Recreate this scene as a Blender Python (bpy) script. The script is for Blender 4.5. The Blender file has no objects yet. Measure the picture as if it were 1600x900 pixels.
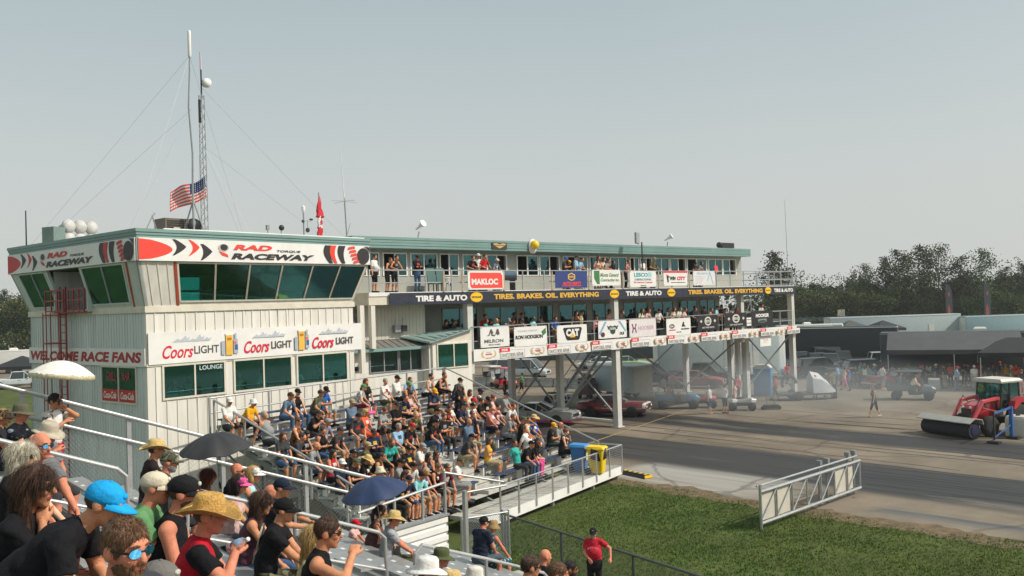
import bpy, bmesh, math, random
import numpy as np
from mathutils import Vector, Matrix
rng = random.Random(7)
R = math.radians
sc = bpy.context.scene
COL = sc.collection
# ---------------------------------------------------------------- camera
H = 7.4
FPX, PITCH, ROLL = 1404.87, R(1.108), R(-1.8545)
cd = bpy.data.cameras.new("camera"); cam = bpy.data.objects.new("camera", cd); COL.objects.link(cam)
cd.sensor_width = 36; cd.lens = 36 * FPX / 1600; cd.clip_end = 3000; cd.clip_start = .1
cF = np.array([0, math.cos(PITCH), math.sin(PITCH)]); cU0 = np.array([0, -math.sin(PITCH), math.cos(PITCH)]); cR0 = np.array([1., 0, 0])
cR = math.cos(ROLL) * cR0 + math.sin(ROLL) * cU0; cU = -math.sin(ROLL) * cR0 + math.cos(ROLL) * cU0
CP = np.array([0, 0, H])
mw = Matrix.Identity(4)
for i in range(3):
    mw[i][0], mw[i][1], mw[i][2], mw[i][3] = cR[i], cU[i], -cF[i], CP[i]
cam.matrix_world = mw; sc.camera = cam
def ray(x, y): return cF + cR * (x - 800) / FPX - cU * (y - 450) / FPX
def onz(x, y, z=0.):
    d = ray(x, y); return CP + d * ((z - H) / d[2])
def onpl(x, y, p, n):
    d = ray(x, y); return CP + d * (((np.array(p, float) - CP) @ n) / (d @ n))
def atd(x, y, d): return CP + ray(x, y) * d
# ---------------------------------------------------------------- sky, sun, exposure
SUNYAW, SUNEL = R(100), R(42)
sd = Vector((math.sin(SUNYAW) * math.cos(SUNEL), math.cos(SUNYAW) * math.cos(SUNEL), math.sin(SUNEL)))
wd = bpy.data.worlds.new("World"); sc.world = wd; wd.use_nodes = True
nt = wd.node_tree; bg = nt.nodes["Background"]
sky = nt.nodes.new("ShaderNodeTexSky"); sky.sky_type = 'NISHITA'; sky.sun_disc = False
sky.sun_elevation = SUNEL; sky.sun_rotation = SUNYAW; sky.air_density = 1.0; sky.dust_density = 7.0; sky.ozone_density = 1.5
hs = nt.nodes.new("ShaderNodeHueSaturation"); hs.inputs["Saturation"].default_value = .35
nt.links.new(sky.outputs[0], hs.inputs["Color"])
mxw = nt.nodes.new("ShaderNodeMix"); mxw.data_type = 'RGBA'; mxw.inputs[0].default_value = .75
wtc = nt.nodes.new("ShaderNodeTexCoord"); wsp = nt.nodes.new("ShaderNodeSeparateXYZ"); nt.links.new(wtc.outputs["Generated"], wsp.inputs[0])
wmr = nt.nodes.new("ShaderNodeMapRange"); wmr.interpolation_type = 'SMOOTHSTEP'; nt.links.new(wsp.outputs[2], wmr.inputs[0]); wmr.inputs[1].default_value = -.05; wmr.inputs[2].default_value = .42
wn = nt.nodes.new("ShaderNodeTexNoise"); wn.inputs["Scale"].default_value = 1.6; wn.inputs["Detail"].default_value = 4; nt.links.new(wtc.outputs["Generated"], wn.inputs["Vector"])
wad = nt.nodes.new("ShaderNodeMath"); wad.operation = 'MULTIPLY_ADD'; wad.inputs[1].default_value = .35; wad.inputs[2].default_value = -.17; nt.links.new(wn.outputs[0], wad.inputs[0])
wsm = nt.nodes.new("ShaderNodeMath"); wsm.operation = 'ADD'; nt.links.new(wmr.outputs[0], wsm.inputs[0]); nt.links.new(wad.outputs[0], wsm.inputs[1])
wcr = nt.nodes.new("ShaderNodeMix"); wcr.data_type = 'RGBA'; wcr.inputs[6].default_value = (6.2, 6.35, 6.05, 1); wcr.inputs[7].default_value = (3.55, 4.4, 4.65, 1)      # smoke veil: warm at the horizon, cooler above
nt.links.new(wsm.outputs[0], wcr.inputs[0]); nt.links.new(wcr.outputs[2], mxw.inputs[7])
nt.links.new(hs.outputs[0], mxw.inputs[6]); nt.links.new(mxw.outputs[2], bg.inputs["Color"])
bg.inputs["Strength"].default_value = .130
sl = bpy.data.lights.new("sun", 'SUN'); sun = bpy.data.objects.new("sun", sl); COL.objects.link(sun)
sl.energy = 3.75; sl.angle = R(.6); sl.color = (1, .93, .82); sun.rotation_euler = sd.to_track_quat('Z', 'Y').to_euler(); sun.location = (60, -10, 60)
vs_ = sc.view_settings; vs_.view_transform = 'Standard'; vs_.look = 'None'; vs_.exposure = 0; vs_.gamma = 1; vs_.use_curve_mapping = False
sc.cycles.use_denoising = True; sc.cycles.max_bounces = 6; sc.cycles.diffuse_bounces = 3; sc.cycles.glossy_bounces = 3
sc.cycles.transmission_bounces = 4; sc.cycles.transparent_max_bounces = 12; sc.cycles.volume_bounces = 0
sc.cycles.use_adaptive_sampling = True; sc.cycles.caustics_reflective = False; sc.cycles.caustics_refractive = False
sc.cycles.sample_clamp_indirect = 4
# ---------------------------------------------------------------- materials
MATS = {}
def hexc(h):
    h = h.lstrip('#'); v = [int(h[i:i + 2], 16) / 255 for i in (0, 2, 4)]
    return tuple(c / 12.92 if c <= .04045 else ((c + .055) / 1.055) ** 2.4 for c in v)
def mat(name, rgb, rough=.6, metal=0., var=.1, vs=2.0, bump=0., bs=40., spec=.5, detail=5, stretch=None):
    if name in MATS: return MATS[name]
    if isinstance(rgb, str): rgb = hexc(rgb)
    m = bpy.data.materials.new(name); m.use_nodes = True; MATS[name] = m
    n = m.node_tree.nodes; l = m.node_tree.links; b = n["Principled BSDF"]
    b.inputs["Roughness"].default_value = rough; b.inputs["Metallic"].default_value = metal; b.inputs["Specular IOR Level"].default_value = spec
    b.inputs["Base Color"].default_value = (*rgb, 1); m.diffuse_color = (*rgb, 1)
    tc = n.new("ShaderNodeTexCoord"); src = tc.outputs["Object"]
    if stretch:
        mp = n.new("ShaderNodeMapping"); mp.inputs["Scale"].default_value = stretch; l.new(src, mp.inputs[0]); src = mp.outputs[0]
    if var:
        t = n.new("ShaderNodeTexNoise"); t.inputs["Scale"].default_value = vs; t.inputs["Detail"].default_value = detail; t.inputs["Roughness"].default_value = .65
        l.new(src, t.inputs["Vector"])
        mr = n.new("ShaderNodeMapRange"); mr.inputs[1].default_value = .3; mr.inputs[2].default_value = .7; l.new(t.outputs[0], mr.inputs[0])
        mx = n.new("ShaderNodeMix"); mx.data_type = 'RGBA'
        mx.inputs[6].default_value = (*[c * (1 - var) for c in rgb], 1); mx.inputs[7].default_value = (*[min(1, c * (1 + var)) for c in rgb], 1)
        l.new(mr.outputs[0], mx.inputs[0]); l.new(mx.outputs[2], b.inputs["Base Color"])
    if bump:
        t2 = n.new("ShaderNodeTexNoise"); t2.inputs["Scale"].default_value = bs; t2.inputs["Detail"].default_value = 4; l.new(src, t2.inputs["Vector"])
        bp = n.new("ShaderNodeBump"); bp.inputs["Strength"].default_value = bump; bp.inputs["Distance"].default_value = .02; l.new(t2.outputs[0], bp.inputs["Height"]); l.new(bp.outputs[0], b.inputs["Normal"])
    return m
def cloth(h): return mat("cloth " + h, h, .85, 0, .16, 9, .5, 30, .2)
def print_mat(name, a, b_, c, scale):
    if name in MATS: return MATS[name]
    m = mat(name, a, .85, 0, 0, spec=.2); n = m.node_tree.nodes; l = m.node_tree.links; b = n["Principled BSDF"]
    tc = n.new("ShaderNodeTexCoord"); t = n.new("ShaderNodeTexNoise"); t.inputs["Scale"].default_value = scale; t.inputs["Detail"].default_value = 1; l.new(tc.outputs["Object"], t.inputs["Vector"])
    r = n.new("ShaderNodeValToRGB"); r.color_ramp.interpolation = 'CONSTANT'; e = r.color_ramp.elements
    e[0].color = (*hexc(a), 1); e[0].position = 0; e[1].color = (*hexc(b_), 1); e[1].position = .52; x = e.new(.6); x.color = (*hexc(c), 1)
    l.new(t.outputs[0], r.inputs[0]); l.new(r.outputs[0], b.inputs["Base Color"]); return m
def glassy(name, rgb, rough=.06, var=.5, vs=.9):
    m = mat(name, rgb, rough, 0, var, vs, spec=.9); m.node_tree.nodes["Principled BSDF"].inputs["IOR"].default_value = 1.6; return m
def clear_glass(name, rgb, a):
    m = mat(name, rgb, .05, 0, 0); m.node_tree.nodes["Principled BSDF"].inputs["Alpha"].default_value = a; return m
WHITE = mat("white siding", (.72, .685, .61), .5, 0, .13, 1.6, 0, 1, .5, 7, (2.2, 2.2, .22))
SIGNW = mat("sign white", (.78, .76, .72), .5, 0, .07, 1.5, .25, 2.2)
CREAM = mat("cream trim", (.66, .61, .5), .55, 0, .12, 2)
TEAL = mat("teal fascia", (.19, .31, .29), .45, 0, .1, .6)
GALV = mat("galvanised steel", (.52, .53, .53), .38, .75, .12, 6)
ALU = mat("aluminium", (.46, .46, .45), .45, .6, .12, 5)
PAINTST = mat("painted steel", (.58, .57, .53), .5, 0, .1, 2)
REDST = mat("red oxide steel", (.3, .035, .03), .5, 0, .15, 4)
RUSTRED = mat("red trim", (.45, .06, .03), .5)
DARKGL = glassy("tinted glass", (.012, .075, .075))
BLACK = mat("black paint", (.018, .018, .02), .45, 0, .2, 4)
RUBBER = mat("rubber", (.02, .02, .02), .85, 0, .2, 6)
CHROME = mat("chrome", (.75, .75, .76), .15, 1, 0)
GREYMET = mat("grey metal", (.3, .31, .31), .5, .4, .15, 4)
RED = mat("sign red", hexc('D8252F'), .5, 0, .05)
INK = mat("sign black", hexc('1D1B1E'), .5, 0, .1)
GOLD = mat("sign gold", hexc('D9A53A'), .5, 0, .1)
NAVY = mat("banner navy", hexc('232838'), .5, 0, .3, 2.4, 1.0, 2.6)
YEL = mat("sign yellow", hexc('F2C417'), .5, 0, .05)
BLUE = mat("sign blue", hexc('2B3C78'), .5, 0, .08)
CORAL = mat("sign coral red", hexc('EE4A3C'), .5, 0, .05)
def C(h): return mat("paint " + h, h, .5, 0, .08, 3)
# ---------------------------------------------------------------- frames and mesh builder
class Fr:
    def __init__(s, o, yaw):
        s.o = np.array(o, float); s.x = np.array([math.sin(yaw), math.cos(yaw), 0]); s.y = np.array([-math.cos(yaw), math.sin(yaw), 0]); s.rz = math.pi / 2 - yaw
    def p(s, x, y, z=0.): return s.o + s.x * x + s.y * y + np.array([0, 0, z])
    def inv(s, P):
        d = np.array(P) - s.o; return np.array([d @ s.x, d @ s.y, d[2]])
LB = Fr((6.17, 53.28, 0), R(47.29))          # timing building
TW = Fr((-12.78, 30.74, 0), R(39.63))        # control tower
ST = Fr((4.16, 37.47, 0), R(32.6))           # crowd grandstand
FG = Fr((0, 0, 0), R(-38))                   # near grandstand
def unit(v):
    v = np.array(v, float); return v / (np.linalg.norm(v) + 1e-12)
class MB:
    def __init__(s): s.v = []; s.f = []; s.m = []; s.mi = 0; s.T = None; s.n = 0
    def add(s, vs, fs):
        vs = np.array(vs, float).reshape(-1, 3)
        if s.T is not None: vs = vs @ s.T[:3, :3].T + s.T[:3, 3]
        o = s.n; s.v.append(vs); s.n += len(vs)
        for f in fs: s.f.append(tuple(i + o for i in f)); s.m.append(s.mi)
        return s
    def box(s, x0, x1, y0, y1, z0, z1):
        return s.add([(x0, y0, z0), (x1, y0, z0), (x1, y1, z0), (x0, y1, z0), (x0, y0, z1), (x1, y0, z1), (x1, y1, z1), (x0, y1, z1)],
                     [(3, 2, 1, 0), (4, 5, 6, 7), (0, 1, 5, 4), (1, 2, 6, 5), (2, 3, 7, 6), (3, 0, 4, 7)])
    def hexa(s, lo, hi):      # two quads of 4 points, joined
        return s.add(list(lo) + list(hi), [(3, 2, 1, 0), (4, 5, 6, 7), (0, 1, 5, 4), (1, 2, 6, 5), (2, 3, 7, 6), (3, 0, 4, 7)])
    def bar(s, p, q, w, h=None, up=(0, 0, 1)):
        h = h or w; p = np.array(p, float); q = np.array(q, float); d = unit(q - p); u = np.array(up, float)
        if abs(d @ u) > .98: u = np.array([0, 1., 0])
        a = unit(np.cross(d, u)) * w / 2; b = unit(np.cross(a, d)) * h / 2
        return s.hexa([p - a - b, p + a - b, p + a + b, p - a + b], [q - a - b, q + a - b, q + a + b, q - a + b])
    def tube(s, p, q, r0, r1=None, n=8): return s.sweep([p, q], [r0, r0 if r1 is None else r1], n)
    def sweep(s, pts, r, n=8):
        pts = [np.array(p, float) for p in pts]; m = len(pts); rs = r if isinstance(r, (list, tuple)) else [r] * m
        vs = []; pa = None
        for i, p in enumerate(pts):
            d = unit(pts[min(i + 1, m - 1)] - pts[max(i - 1, 0)])
            if pa is None: pa = np.array([0, 0, 1.]) if abs(d[2]) < .9 else np.array([1., 0, 0])
            a = unit(np.cross(d, np.cross(pa, d))); b = np.cross(d, a); pa = a
            for k in range(n):
                t = 2 * math.pi * k / n; vs.append(p + rs[i] * (math.cos(t) * a + math.sin(t) * b))
        fs = [(i * n + k, i * n + (k + 1) % n, (i + 1) * n + (k + 1) % n, (i + 1) * n + k) for i in range(m - 1) for k in range(n)]
        fs += [tuple(range(n - 1, -1, -1)), tuple(range((m - 1) * n, m * n))]
        return s.add(vs, fs)
    def loft(s, rings, caps=True):
        n = len(rings[0]); vs = [p for r in rings for p in r]
        fs = [(i * n + k, i * n + (k + 1) % n, (i + 1) * n + (k + 1) % n, (i + 1) * n + k) for i in range(len(rings) - 1) for k in range(n)]
        if caps: fs += [tuple(range(n - 1, -1, -1)), tuple(range((len(rings) - 1) * n, len(rings) * n))]
        return s.add(vs, fs)
    def lathe(s, prof, n=20, c=(0, 0, 0), ax='z', sx=1., sy=1.):
        rings = []
        for r, z in prof:
            ring = []
            for k in range(n):
                t = 2 * math.pi * k / n; x, y = r * math.cos(t) * sx, r * math.sin(t) * sy
                q = (x, y, z) if ax == 'z' else ((x, z, y) if ax == 'y' else (z, x, y)); ring.append(np.array(q) + np.array(c))
            rings.append(ring)
        return s.loft(rings)
    def ell(s, c, r, nu=14, nv=9):
        r = (r, r, r) if not hasattr(r, '__len__') else r
        prof = [(max(1e-3, math.sin(math.pi * i / nv)), -math.cos(math.pi * i / nv)) for i in range(nv + 1)]
        vs = []; 
        rings = [[(c[0] + r[0] * a * math.cos(2 * math.pi * k / nu), c[1] + r[1] * a * math.sin(2 * math.pi * k / nu), c[2] + r[2] * z) for k in range(nu)] for a, z in prof]
        return s.loft(rings)
    def prism(s, poly, y0, y1):      # polygon in x,z, extruded along y
        n = len(poly); vs = [(x, y0, z) for x, z in poly] + [(x, y1, z) for x, z in poly]
        return s.add(vs, [tuple(range(n)), tuple(range(2 * n - 1, n - 1, -1))] + [(k, k + n, (k + 1) % n + n, (k + 1) % n) for k in range(n)])
    def text(s, t, cx, cz, w, h, y=0., shear=0., bold=0., th=.004):
        cu = bpy.data.curves.new("t", 'FONT'); cu.body = t; cu.shear = shear; cu.offset = bold; cu.extrude = .02; cu.resolution_u = 3
        o = bpy.data.objects.new("t", cu); COL.objects.link(o); me = bpy.data.meshes.new_from_object(o)
        co = np.empty(len(me.vertices) * 3); me.vertices.foreach_get("co", co); co = co.reshape(-1, 3)
        lo, hi = co.min(0), co.max(0); v = np.zeros_like(co)
        v[:, 0] = cx + ((co[:, 0] - lo[0]) / (hi[0] - lo[0]) - .5) * w; v[:, 2] = cz + ((co[:, 1] - lo[1]) / (hi[1] - lo[1]) - .5) * h
        v[:, 1] = y - (co[:, 2] / .02) * th / 2
        s.add(v, [tuple(p.vertices) for p in me.polygons])
        bpy.data.objects.remove(o); bpy.data.curves.remove(cu); bpy.data.meshes.remove(me); return s
    def mesh(s, name, smooth=False, recalc=True):
        me = bpy.data.meshes.new(name); V = np.concatenate(s.v) if s.v else np.zeros((0, 3))
        me.from_pydata(V.tolist(), [], s.f); me.polygons.foreach_set("material_index", s.m)
        if smooth: me.polygons.foreach_set("use_smooth", [True] * len(s.f))
        me.update()
        if recalc and len(s.f) < 30000:
            q = bmesh.new(); q.from_mesh(me); bmesh.ops.recalc_face_normals(q, faces=q.faces); q.to_mesh(me); q.free()
        return me
    def build(s, name, mats, parent=None, smooth=False, loc=None, rz=0.):
        me = s.mesh(name, smooth)
        for m in (mats if isinstance(mats, (list, tuple)) else [mats]): me.materials.append(m)
        if smooth == 'auto':
            me.polygons.foreach_set("use_smooth", [True] * len(s.f)); me.set_sharp_from_angle(angle=R(35))
        return link(name, me, parent, loc, rz)
def link(name, me, parent=None, loc=None, rz=0.):
    o = bpy.data.objects.new(name, me); COL.objects.link(o)
    if parent is not None: o.parent = parent
    if loc is not None: o.location = tuple(loc)
    o.rotation_euler.z = rz; return o
def tag(o, label, cat, group=None, kind=None):
    o["label"] = label; o["category"] = cat
    if group: o["group"] = group
    if kind: o["kind"] = kind
    return o
def thing(name, label, cat, loc, rz=0., group=None):
    return tag(link(name, None, None, loc, rz), label, cat, group)
def copy_tree(o, parent=None):
    c = o.copy(); COL.objects.link(c)
    if parent is not None: c.parent = parent
    for ch in list(o.children): copy_tree(ch, c)
    return c
def circ(cx, cz, rx, rz, n=24, a0=0, a1=360): return [(cx + rx * math.cos(R(a0 + (a1 - a0) * k / n)), cz + rz * math.sin(R(a0 + (a1 - a0) * k / n))) for k in range(n)]
def sign(fr, x0, x1, z0, z1, y, name, label, group, panel, items, cat="banner", th=.03, extra=None):
    """panel standing at depth y of frame fr, facing -y; items in 0..1 panel coordinates"""
    w, h = x1 - x0, z1 - z0; t = thing(name, label, cat, fr.p(x0, y, z0), fr.rz, group)
    b = MB(); nx = max(1, int(w / .6))
    b.box(0, w, -th, 0, 0, h); b.build("panel", panel, t)
    if name == 'rail_banner':
        for sx in (.05, w - .05):
            q = MB(); q.box(sx - .012, sx + .012, -th - .006, .09, h - .06, h - .03); q.box(sx - .02, sx + .02, -th - .005, -th, h - .07, h - .03); q.box(sx - .02, sx + .02, -th - .005, -th, .03, .07); q.build('tie_strap', BLACK, t)
    by = {}
    for i, it in enumerate(items):
        k, m, part = it[0], it[1], it[2]; key = (part, m.name) + ((i,) if len(items) <= 60 else ())
        if key not in by: by[key] = (MB(), m, part)
        bb = by[key][0]; yy = -th - .004 - .0016 * i
        if k == 't':
            _, _, _, s, cx, cz, tw, thh = it[:8]; bb.text(s, cx * w, cz * h, tw * w, thh * h, yy, it[8] if len(it) > 8 else 0, it[9] if len(it) > 9 else .012)
        elif k == 'r': bb.box(it[3] * w, it[5] * w, yy - .001, yy + .002, it[4] * h, it[6] * h)
        elif k == 'e': bb.prism(circ(it[3] * w, it[4] * h, it[5] * w, it[6] * h), yy - .001, yy + .002)
        elif k == 'p': bb.prism([(a * w, c * h) for a, c in it[3]], yy - .001, yy + .002)
    for (bb, m, part) in by.values(): bb.build(part, m, t)
    return t
# ================================================================ ground
def ground_mat():
    m = bpy.data.materials.new("race pad asphalt"); m.use_nodes = True
    n = m.node_tree.nodes; l = m.node_tree.links; b = n["Principled BSDF"]; b.inputs["Roughness"].default_value = .82; b.inputs["Specular IOR Level"].default_value = .25
    tc = n.new("ShaderNodeTexCoord"); sp = n.new("ShaderNodeSeparateXYZ"); l.new(tc.outputs["Object"], sp.inputs[0])
    def noise(scale, det=6, st=None, rough=.6):
        t = n.new("ShaderNodeTexNoise"); t.inputs["Scale"].default_value = scale; t.inputs["Detail"].default_value = det; t.inputs["Roughness"].default_value = rough
        if st:
            mp = n.new("ShaderNodeMapping"); mp.inputs["Scale"].default_value = st; l.new(tc.outputs["Object"], mp.inputs[0]); l.new(mp.outputs[0], t.inputs["Vector"])
        else: l.new(tc.outputs["Object"], t.inputs["Vector"])
        return t.outputs[0]
    def mth(op, a, b_=None, c=None):
        k = n.new("ShaderNodeMath"); k.operation = op
        for i, v in enumerate((a, b_, c)):
            if v is None: continue
            if isinstance(v, (int, float)): k.inputs[i].default_value = v
            else: l.new(v, k.inputs[i])
        return k.outputs[0]
    def sst(v, a, b_):
        k = n.new("ShaderNodeMapRange"); k.interpolation_type = 'SMOOTHSTEP'; l.new(v, k.inputs[0]); k.inputs[1].default_value = a; k.inputs[2].default_value = b_; return k.outputs[0]
    def mix(f, a, b_):
        k = n.new("ShaderNodeMix"); k.data_type = 'RGBA'; l.new(f, k.inputs[0])
        for i, v in ((6, a), (7, b_)):
            if isinstance(v, tuple): k.inputs[i].default_value = (*v, 1)
            else: l.new(v, k.inputs[i])
        return k.outputs[2]
    base = mix(sst(noise(.22, 8), .35, .68), (.165, .131, .094), (.262, .213, .158))
    base = mix(mth('MULTIPLY', sst(noise(14, 5, None, .8), .42, .72), .4), base, (.13, .12, .105))
    streak = noise(1.0, 7, (1.3, .07, 1)); wob = mth('MULTIPLY', mth('SUBTRACT', noise(.5, 4, (1, .12, 1)), .5), 2.2)
    x = mth('ADD', sp.outputs[0], wob)
    def band(c, hw, soft): return mth('SUBTRACT', 1, sst(mth('ABSOLUTE', mth('SUBTRACT', x, c)), hw - soft, hw + soft))
    # pale concrete apron beside the near lane
    ap = mth('MULTIPLY', band(-9.9, 1.9, .25), mth('MULTIPLY', sst(sp.outputs[1], -19, -14), mth('SUBTRACT', 1, sst(sp.outputs[1], -9.2, -8.4))))
    base = mix(mth('MULTIPLY', ap, sst(streak, .3, .55)), base, (.33, .315, .285))
    # two lanes of laid rubber
    rb = mth('MAXIMUM', band(4.15, 1.95, .5), band(-5.5, 2.75, .6))
    rb = mth('MULTIPLY', rb, sst(streak, .12, .42)); rb = mth('MULTIPLY', rb, mth('SUBTRACT', 1, sst(sp.outputs[1], 22, 40)))
    base = mix(mth('MULTIPLY', rb, .93), base, (.032, .034, .037))
    tyre = mth('MULTIPLY', sst(noise(1.0, 4, (2.6, .02, 1)), .60, .68), sst(sp.outputs[1], 6, -2))
    base = mix(mth('MULTIPLY', tyre, .45), base, (.07, .068, .065))
    # wet, washed patch toward the near right
    wet = mth('MULTIPLY', band(-10.4, .55, .5), mth('SUBTRACT', 1, sst(sp.outputs[1], -21, -20)))
    base = mix(mth('MULTIPLY', wet, sst(streak, .35, .5)), base, (.10, .105, .11))
    v = n.new("ShaderNodeTexVoronoi"); v.feature = 'DISTANCE_TO_EDGE'; v.inputs["Scale"].default_value = .11
    wv = n.new("ShaderNodeVectorMath"); wv.operation = 'ADD'; nz = n.new("ShaderNodeTexNoise"); nz.inputs["Scale"].default_value = .6; l.new(tc.outputs["Object"], nz.inputs["Vector"]); l.new(tc.outputs["Object"], wv.inputs[0]); l.new(nz.outputs["Color"], wv.inputs[1]); l.new(wv.outputs[0], v.inputs["Vector"])
    crack = mth('SUBTRACT', 1, sst(v.outputs["Distance"], .004, .016))
    base = mix(mth('MULTIPLY', crack, .42), base, (.05, .047, .045))
    oil = mth('MULTIPLY', sst(noise(.9, 3, None, .4), .66, .72), sst(noise(7, 4), .35, .6)); base = mix(mth('MULTIPLY', oil, .55), base, (.06, .055, .05))
    dust = mth('MULTIPLY', sst(noise(.35, 5, (1, .3, 1)), .55, .75), .5); base = mix(dust, base, (.31, .265, .205))
    l.new(base, b.inputs["Base Color"])
    bp = n.new("ShaderNodeBump"); bp.inputs["Strength"].default_value = .35; bp.inputs["Distance"].default_value = .01; l.new(noise(60, 3), bp.inputs["Height"]); l.new(bp.outputs[0], b.inputs["Normal"])
    l.new(mth('SUBTRACT', .88, mth('MULTIPLY', rb, .25)), b.inputs["Roughness"])
    return m
GRASSG = mat("grass ground", (.078, .098, .03), .95, 0, .45, .35, .6, 25, .1, 8)
b = MB(); b.add([(-320, -190, 0), (320, -190, 0), (320, 320, 0), (-320, 320, 0)], [(0, 1, 2, 3)]); o = b.build("ground", GRASSG); o["kind"] = "structure"
b = MB(); e = []
yy = np.arange(-70, 160.01, .6)
left = [(-12.0 + .22 * math.sin(y * 1.7) + rng.uniform(-.16, .16) - (1.2 if y > 14 else 0), y) for y in yy]
vs = []; 
for x, y in left: vs += [(x, y, .006), (95, y, .006)]
b.add(vs, [(2 * i, 2 * i + 1, 2 * i + 3, 2 * i + 2) for i in range(len(yy) - 1)])
o = b.build("race_pad", ground_mat(), None, False, LB.p(0, 0, 0), LB.rz); o["kind"] = "structure"
YLINE = mat("worn yellow paint", (.34, .235, .09), .85, 0, .5, 7)
b = MB()
A_, B_ = LB.inv(onz(893, 702)), LB.inv(onz(1075, 640))
b.bar((A_[0], A_[1], .008), (B_[0], B_[1], .008), .11, .004); o = b.build("stage_line_marking", YLINE, None, False, LB.o, LB.rz); o["kind"] = "structure"
TAR = mat("tar seam", (.05, .047, .045), .9)
b = MB()
for (x0, y0, x1, y1) in ((8.2, 1.0, 7.2, -26), (7.6, -6, 8.9, -24), (.2, -3, .6, -26), (1.3, -12, 1.1, -30), (12, 3, 11.5, -24), (-1.6, -6, -2.0, -20)):
    n_ = 18; P = [(x0 + (x1 - x0) * i / n_ + rng.uniform(-.12, .12), y0 + (y1 - y0) * i / n_) for i in range(n_ + 1)]
    for i in range(n_): b.bar((*P[i], .009), (*P[i + 1], .009), rng.uniform(.05, .13), .004)
o = b.build("tar_seam_marking", TAR, None, False, LB.o, LB.rz); o["kind"] = "structure"
DIRT = mat("dirt edge", (.17, .125, .08), .95, 0, .4, 2.5, .8, 30, .1, 8)
b = MB(); vs = []; ys_ = np.arange(-40, -8, .35)
for y in ys_: vs += [(-12.95 + rng.uniform(-.2, .2), y, .009), (-11.75 + .25 * math.sin(y * 1.3) + rng.uniform(-.22, .22), y, .0095)]
b.add(vs, [(2 * i, 2 * i + 1, 2 * i + 3, 2 * i + 2) for i in range(len(ys_) - 1)]); o = b.build("dirt_path", DIRT, None, False, LB.o, LB.rz); o["kind"] = "structure"
SKID = mat("tyre rubber on asphalt", (.035, .035, .036), .75, 0, .5, 6, 0, 1, .3, 6, (3, .3, 1)); b = MB()
for i in range(26):
    x = rng.choice([4.1, 4.1, -5.5, -5.5, 0, 8.5]) + rng.uniform(-2.2, 2.2); y = rng.uniform(-30, 3); L = rng.uniform(4, 14); cv = rng.uniform(-.5, .5); wd = rng.uniform(.10, .22)
    for off in (0, 1.5) if rng.random() < .6 else (0,):
        vs = []
        for k in range(13): f = k / 12; w2 = wd * min(1, 4 * f + .2, 4 * (1 - f) + .2) / 2; xx = x + off + cv * f * f; vs += [(xx - w2 + rng.uniform(-.015, .015), y + L * f, .0075 + .0001 * i), (xx + w2 + rng.uniform(-.015, .015), y + L * f, .0075 + .0001 * i)]
        b.add(vs, [(2 * k, 2 * k + 1, 2 * k + 3, 2 * k + 2) for k in range(12)])
o = b.build("skid_marking", SKID, None, False, LB.o, LB.rz); o["kind"] = "structure"
# ---- near grass: individual blades, nobody could count them
GR = mat("grass blades", (.15, .205, .045), .8, 0, .5, .25, 0, 1, .2, 6)
for nd in GR.node_tree.nodes:
    if nd.bl_idname == 'ShaderNodeMix': nd.inputs[6].default_value = (.068, .140, .022, 1); nd.inputs[7].default_value = (.150, .190, .042, 1)
r_ = np.random.default_rng(3); V = []; F = []
N = 62000; tx_ = r_.uniform(-27, -12.0, N); ty_ = r_.uniform(-33, -7, N)
edge = -12.2 + .3 * np.sin(ty_ * 1.7) + .2 * np.sin(ty_ * 4.1) + r_.normal(0, .28, N); ok = tx_ < edge
tx_, ty_ = tx_[ok], ty_[ok]
wp = LB.o[None, :] + tx_[:, None] * LB.x + ty_[:, None] * LB.y
# not under the stand's walkway
sx_ = (wp - ST.o) @ ST.x; sy_ = (wp - ST.o) @ ST.y; ok = ~((sx_ < .3) & (sy_ > -.05)); wp = wp[ok]
clump = np.sin(wp[:, 0] * 1.3 + np.sin(wp[:, 1] * .9) * 2) * np.sin(wp[:, 1] * 1.1 + 1.7 * np.sin(wp[:, 0] * .6)); hgt = np.clip(.045 + .022 * clump + r_.normal(0, .016, len(wp)), .02, .16)
for k in range(3):
    a = r_.uniform(0, 6.283, len(wp)); dx = np.stack([np.cos(a), np.sin(a), 0 * a], 1); lean = r_.uniform(.2, .7, len(wp))
    base = wp + dx * r_.uniform(0, .06, len(wp))[:, None]; side = np.stack([-np.sin(a), np.cos(a), 0 * a], 1) * .013
    tip = base + dx * (hgt * lean)[:, None] + np.array([0, 0, 1.]) * hgt[:, None]
    V.append(np.stack([base - side, base + side, tip], 1).reshape(-1, 3))
V = np.concatenate(V); me = bpy.data.meshes.new("grass"); nf = len(V) // 3
me.vertices.add(len(V)); me.vertices.foreach_set("co", V.ravel()); me.loops.add(len(V)); me.loops.foreach_set("vertex_index", np.arange(len(V), dtype=np.int32))
me.polygons.add(nf); me.polygons.foreach_set("loop_start", np.arange(0, len(V), 3, dtype=np.int32)); me.update(calc_edges=True); me.validate(); me.materials.append(GR)
o = link("grass", me); tag(o, "rough green grass strip beside the burnout lanes", "grass", None, "stuff")

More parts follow.
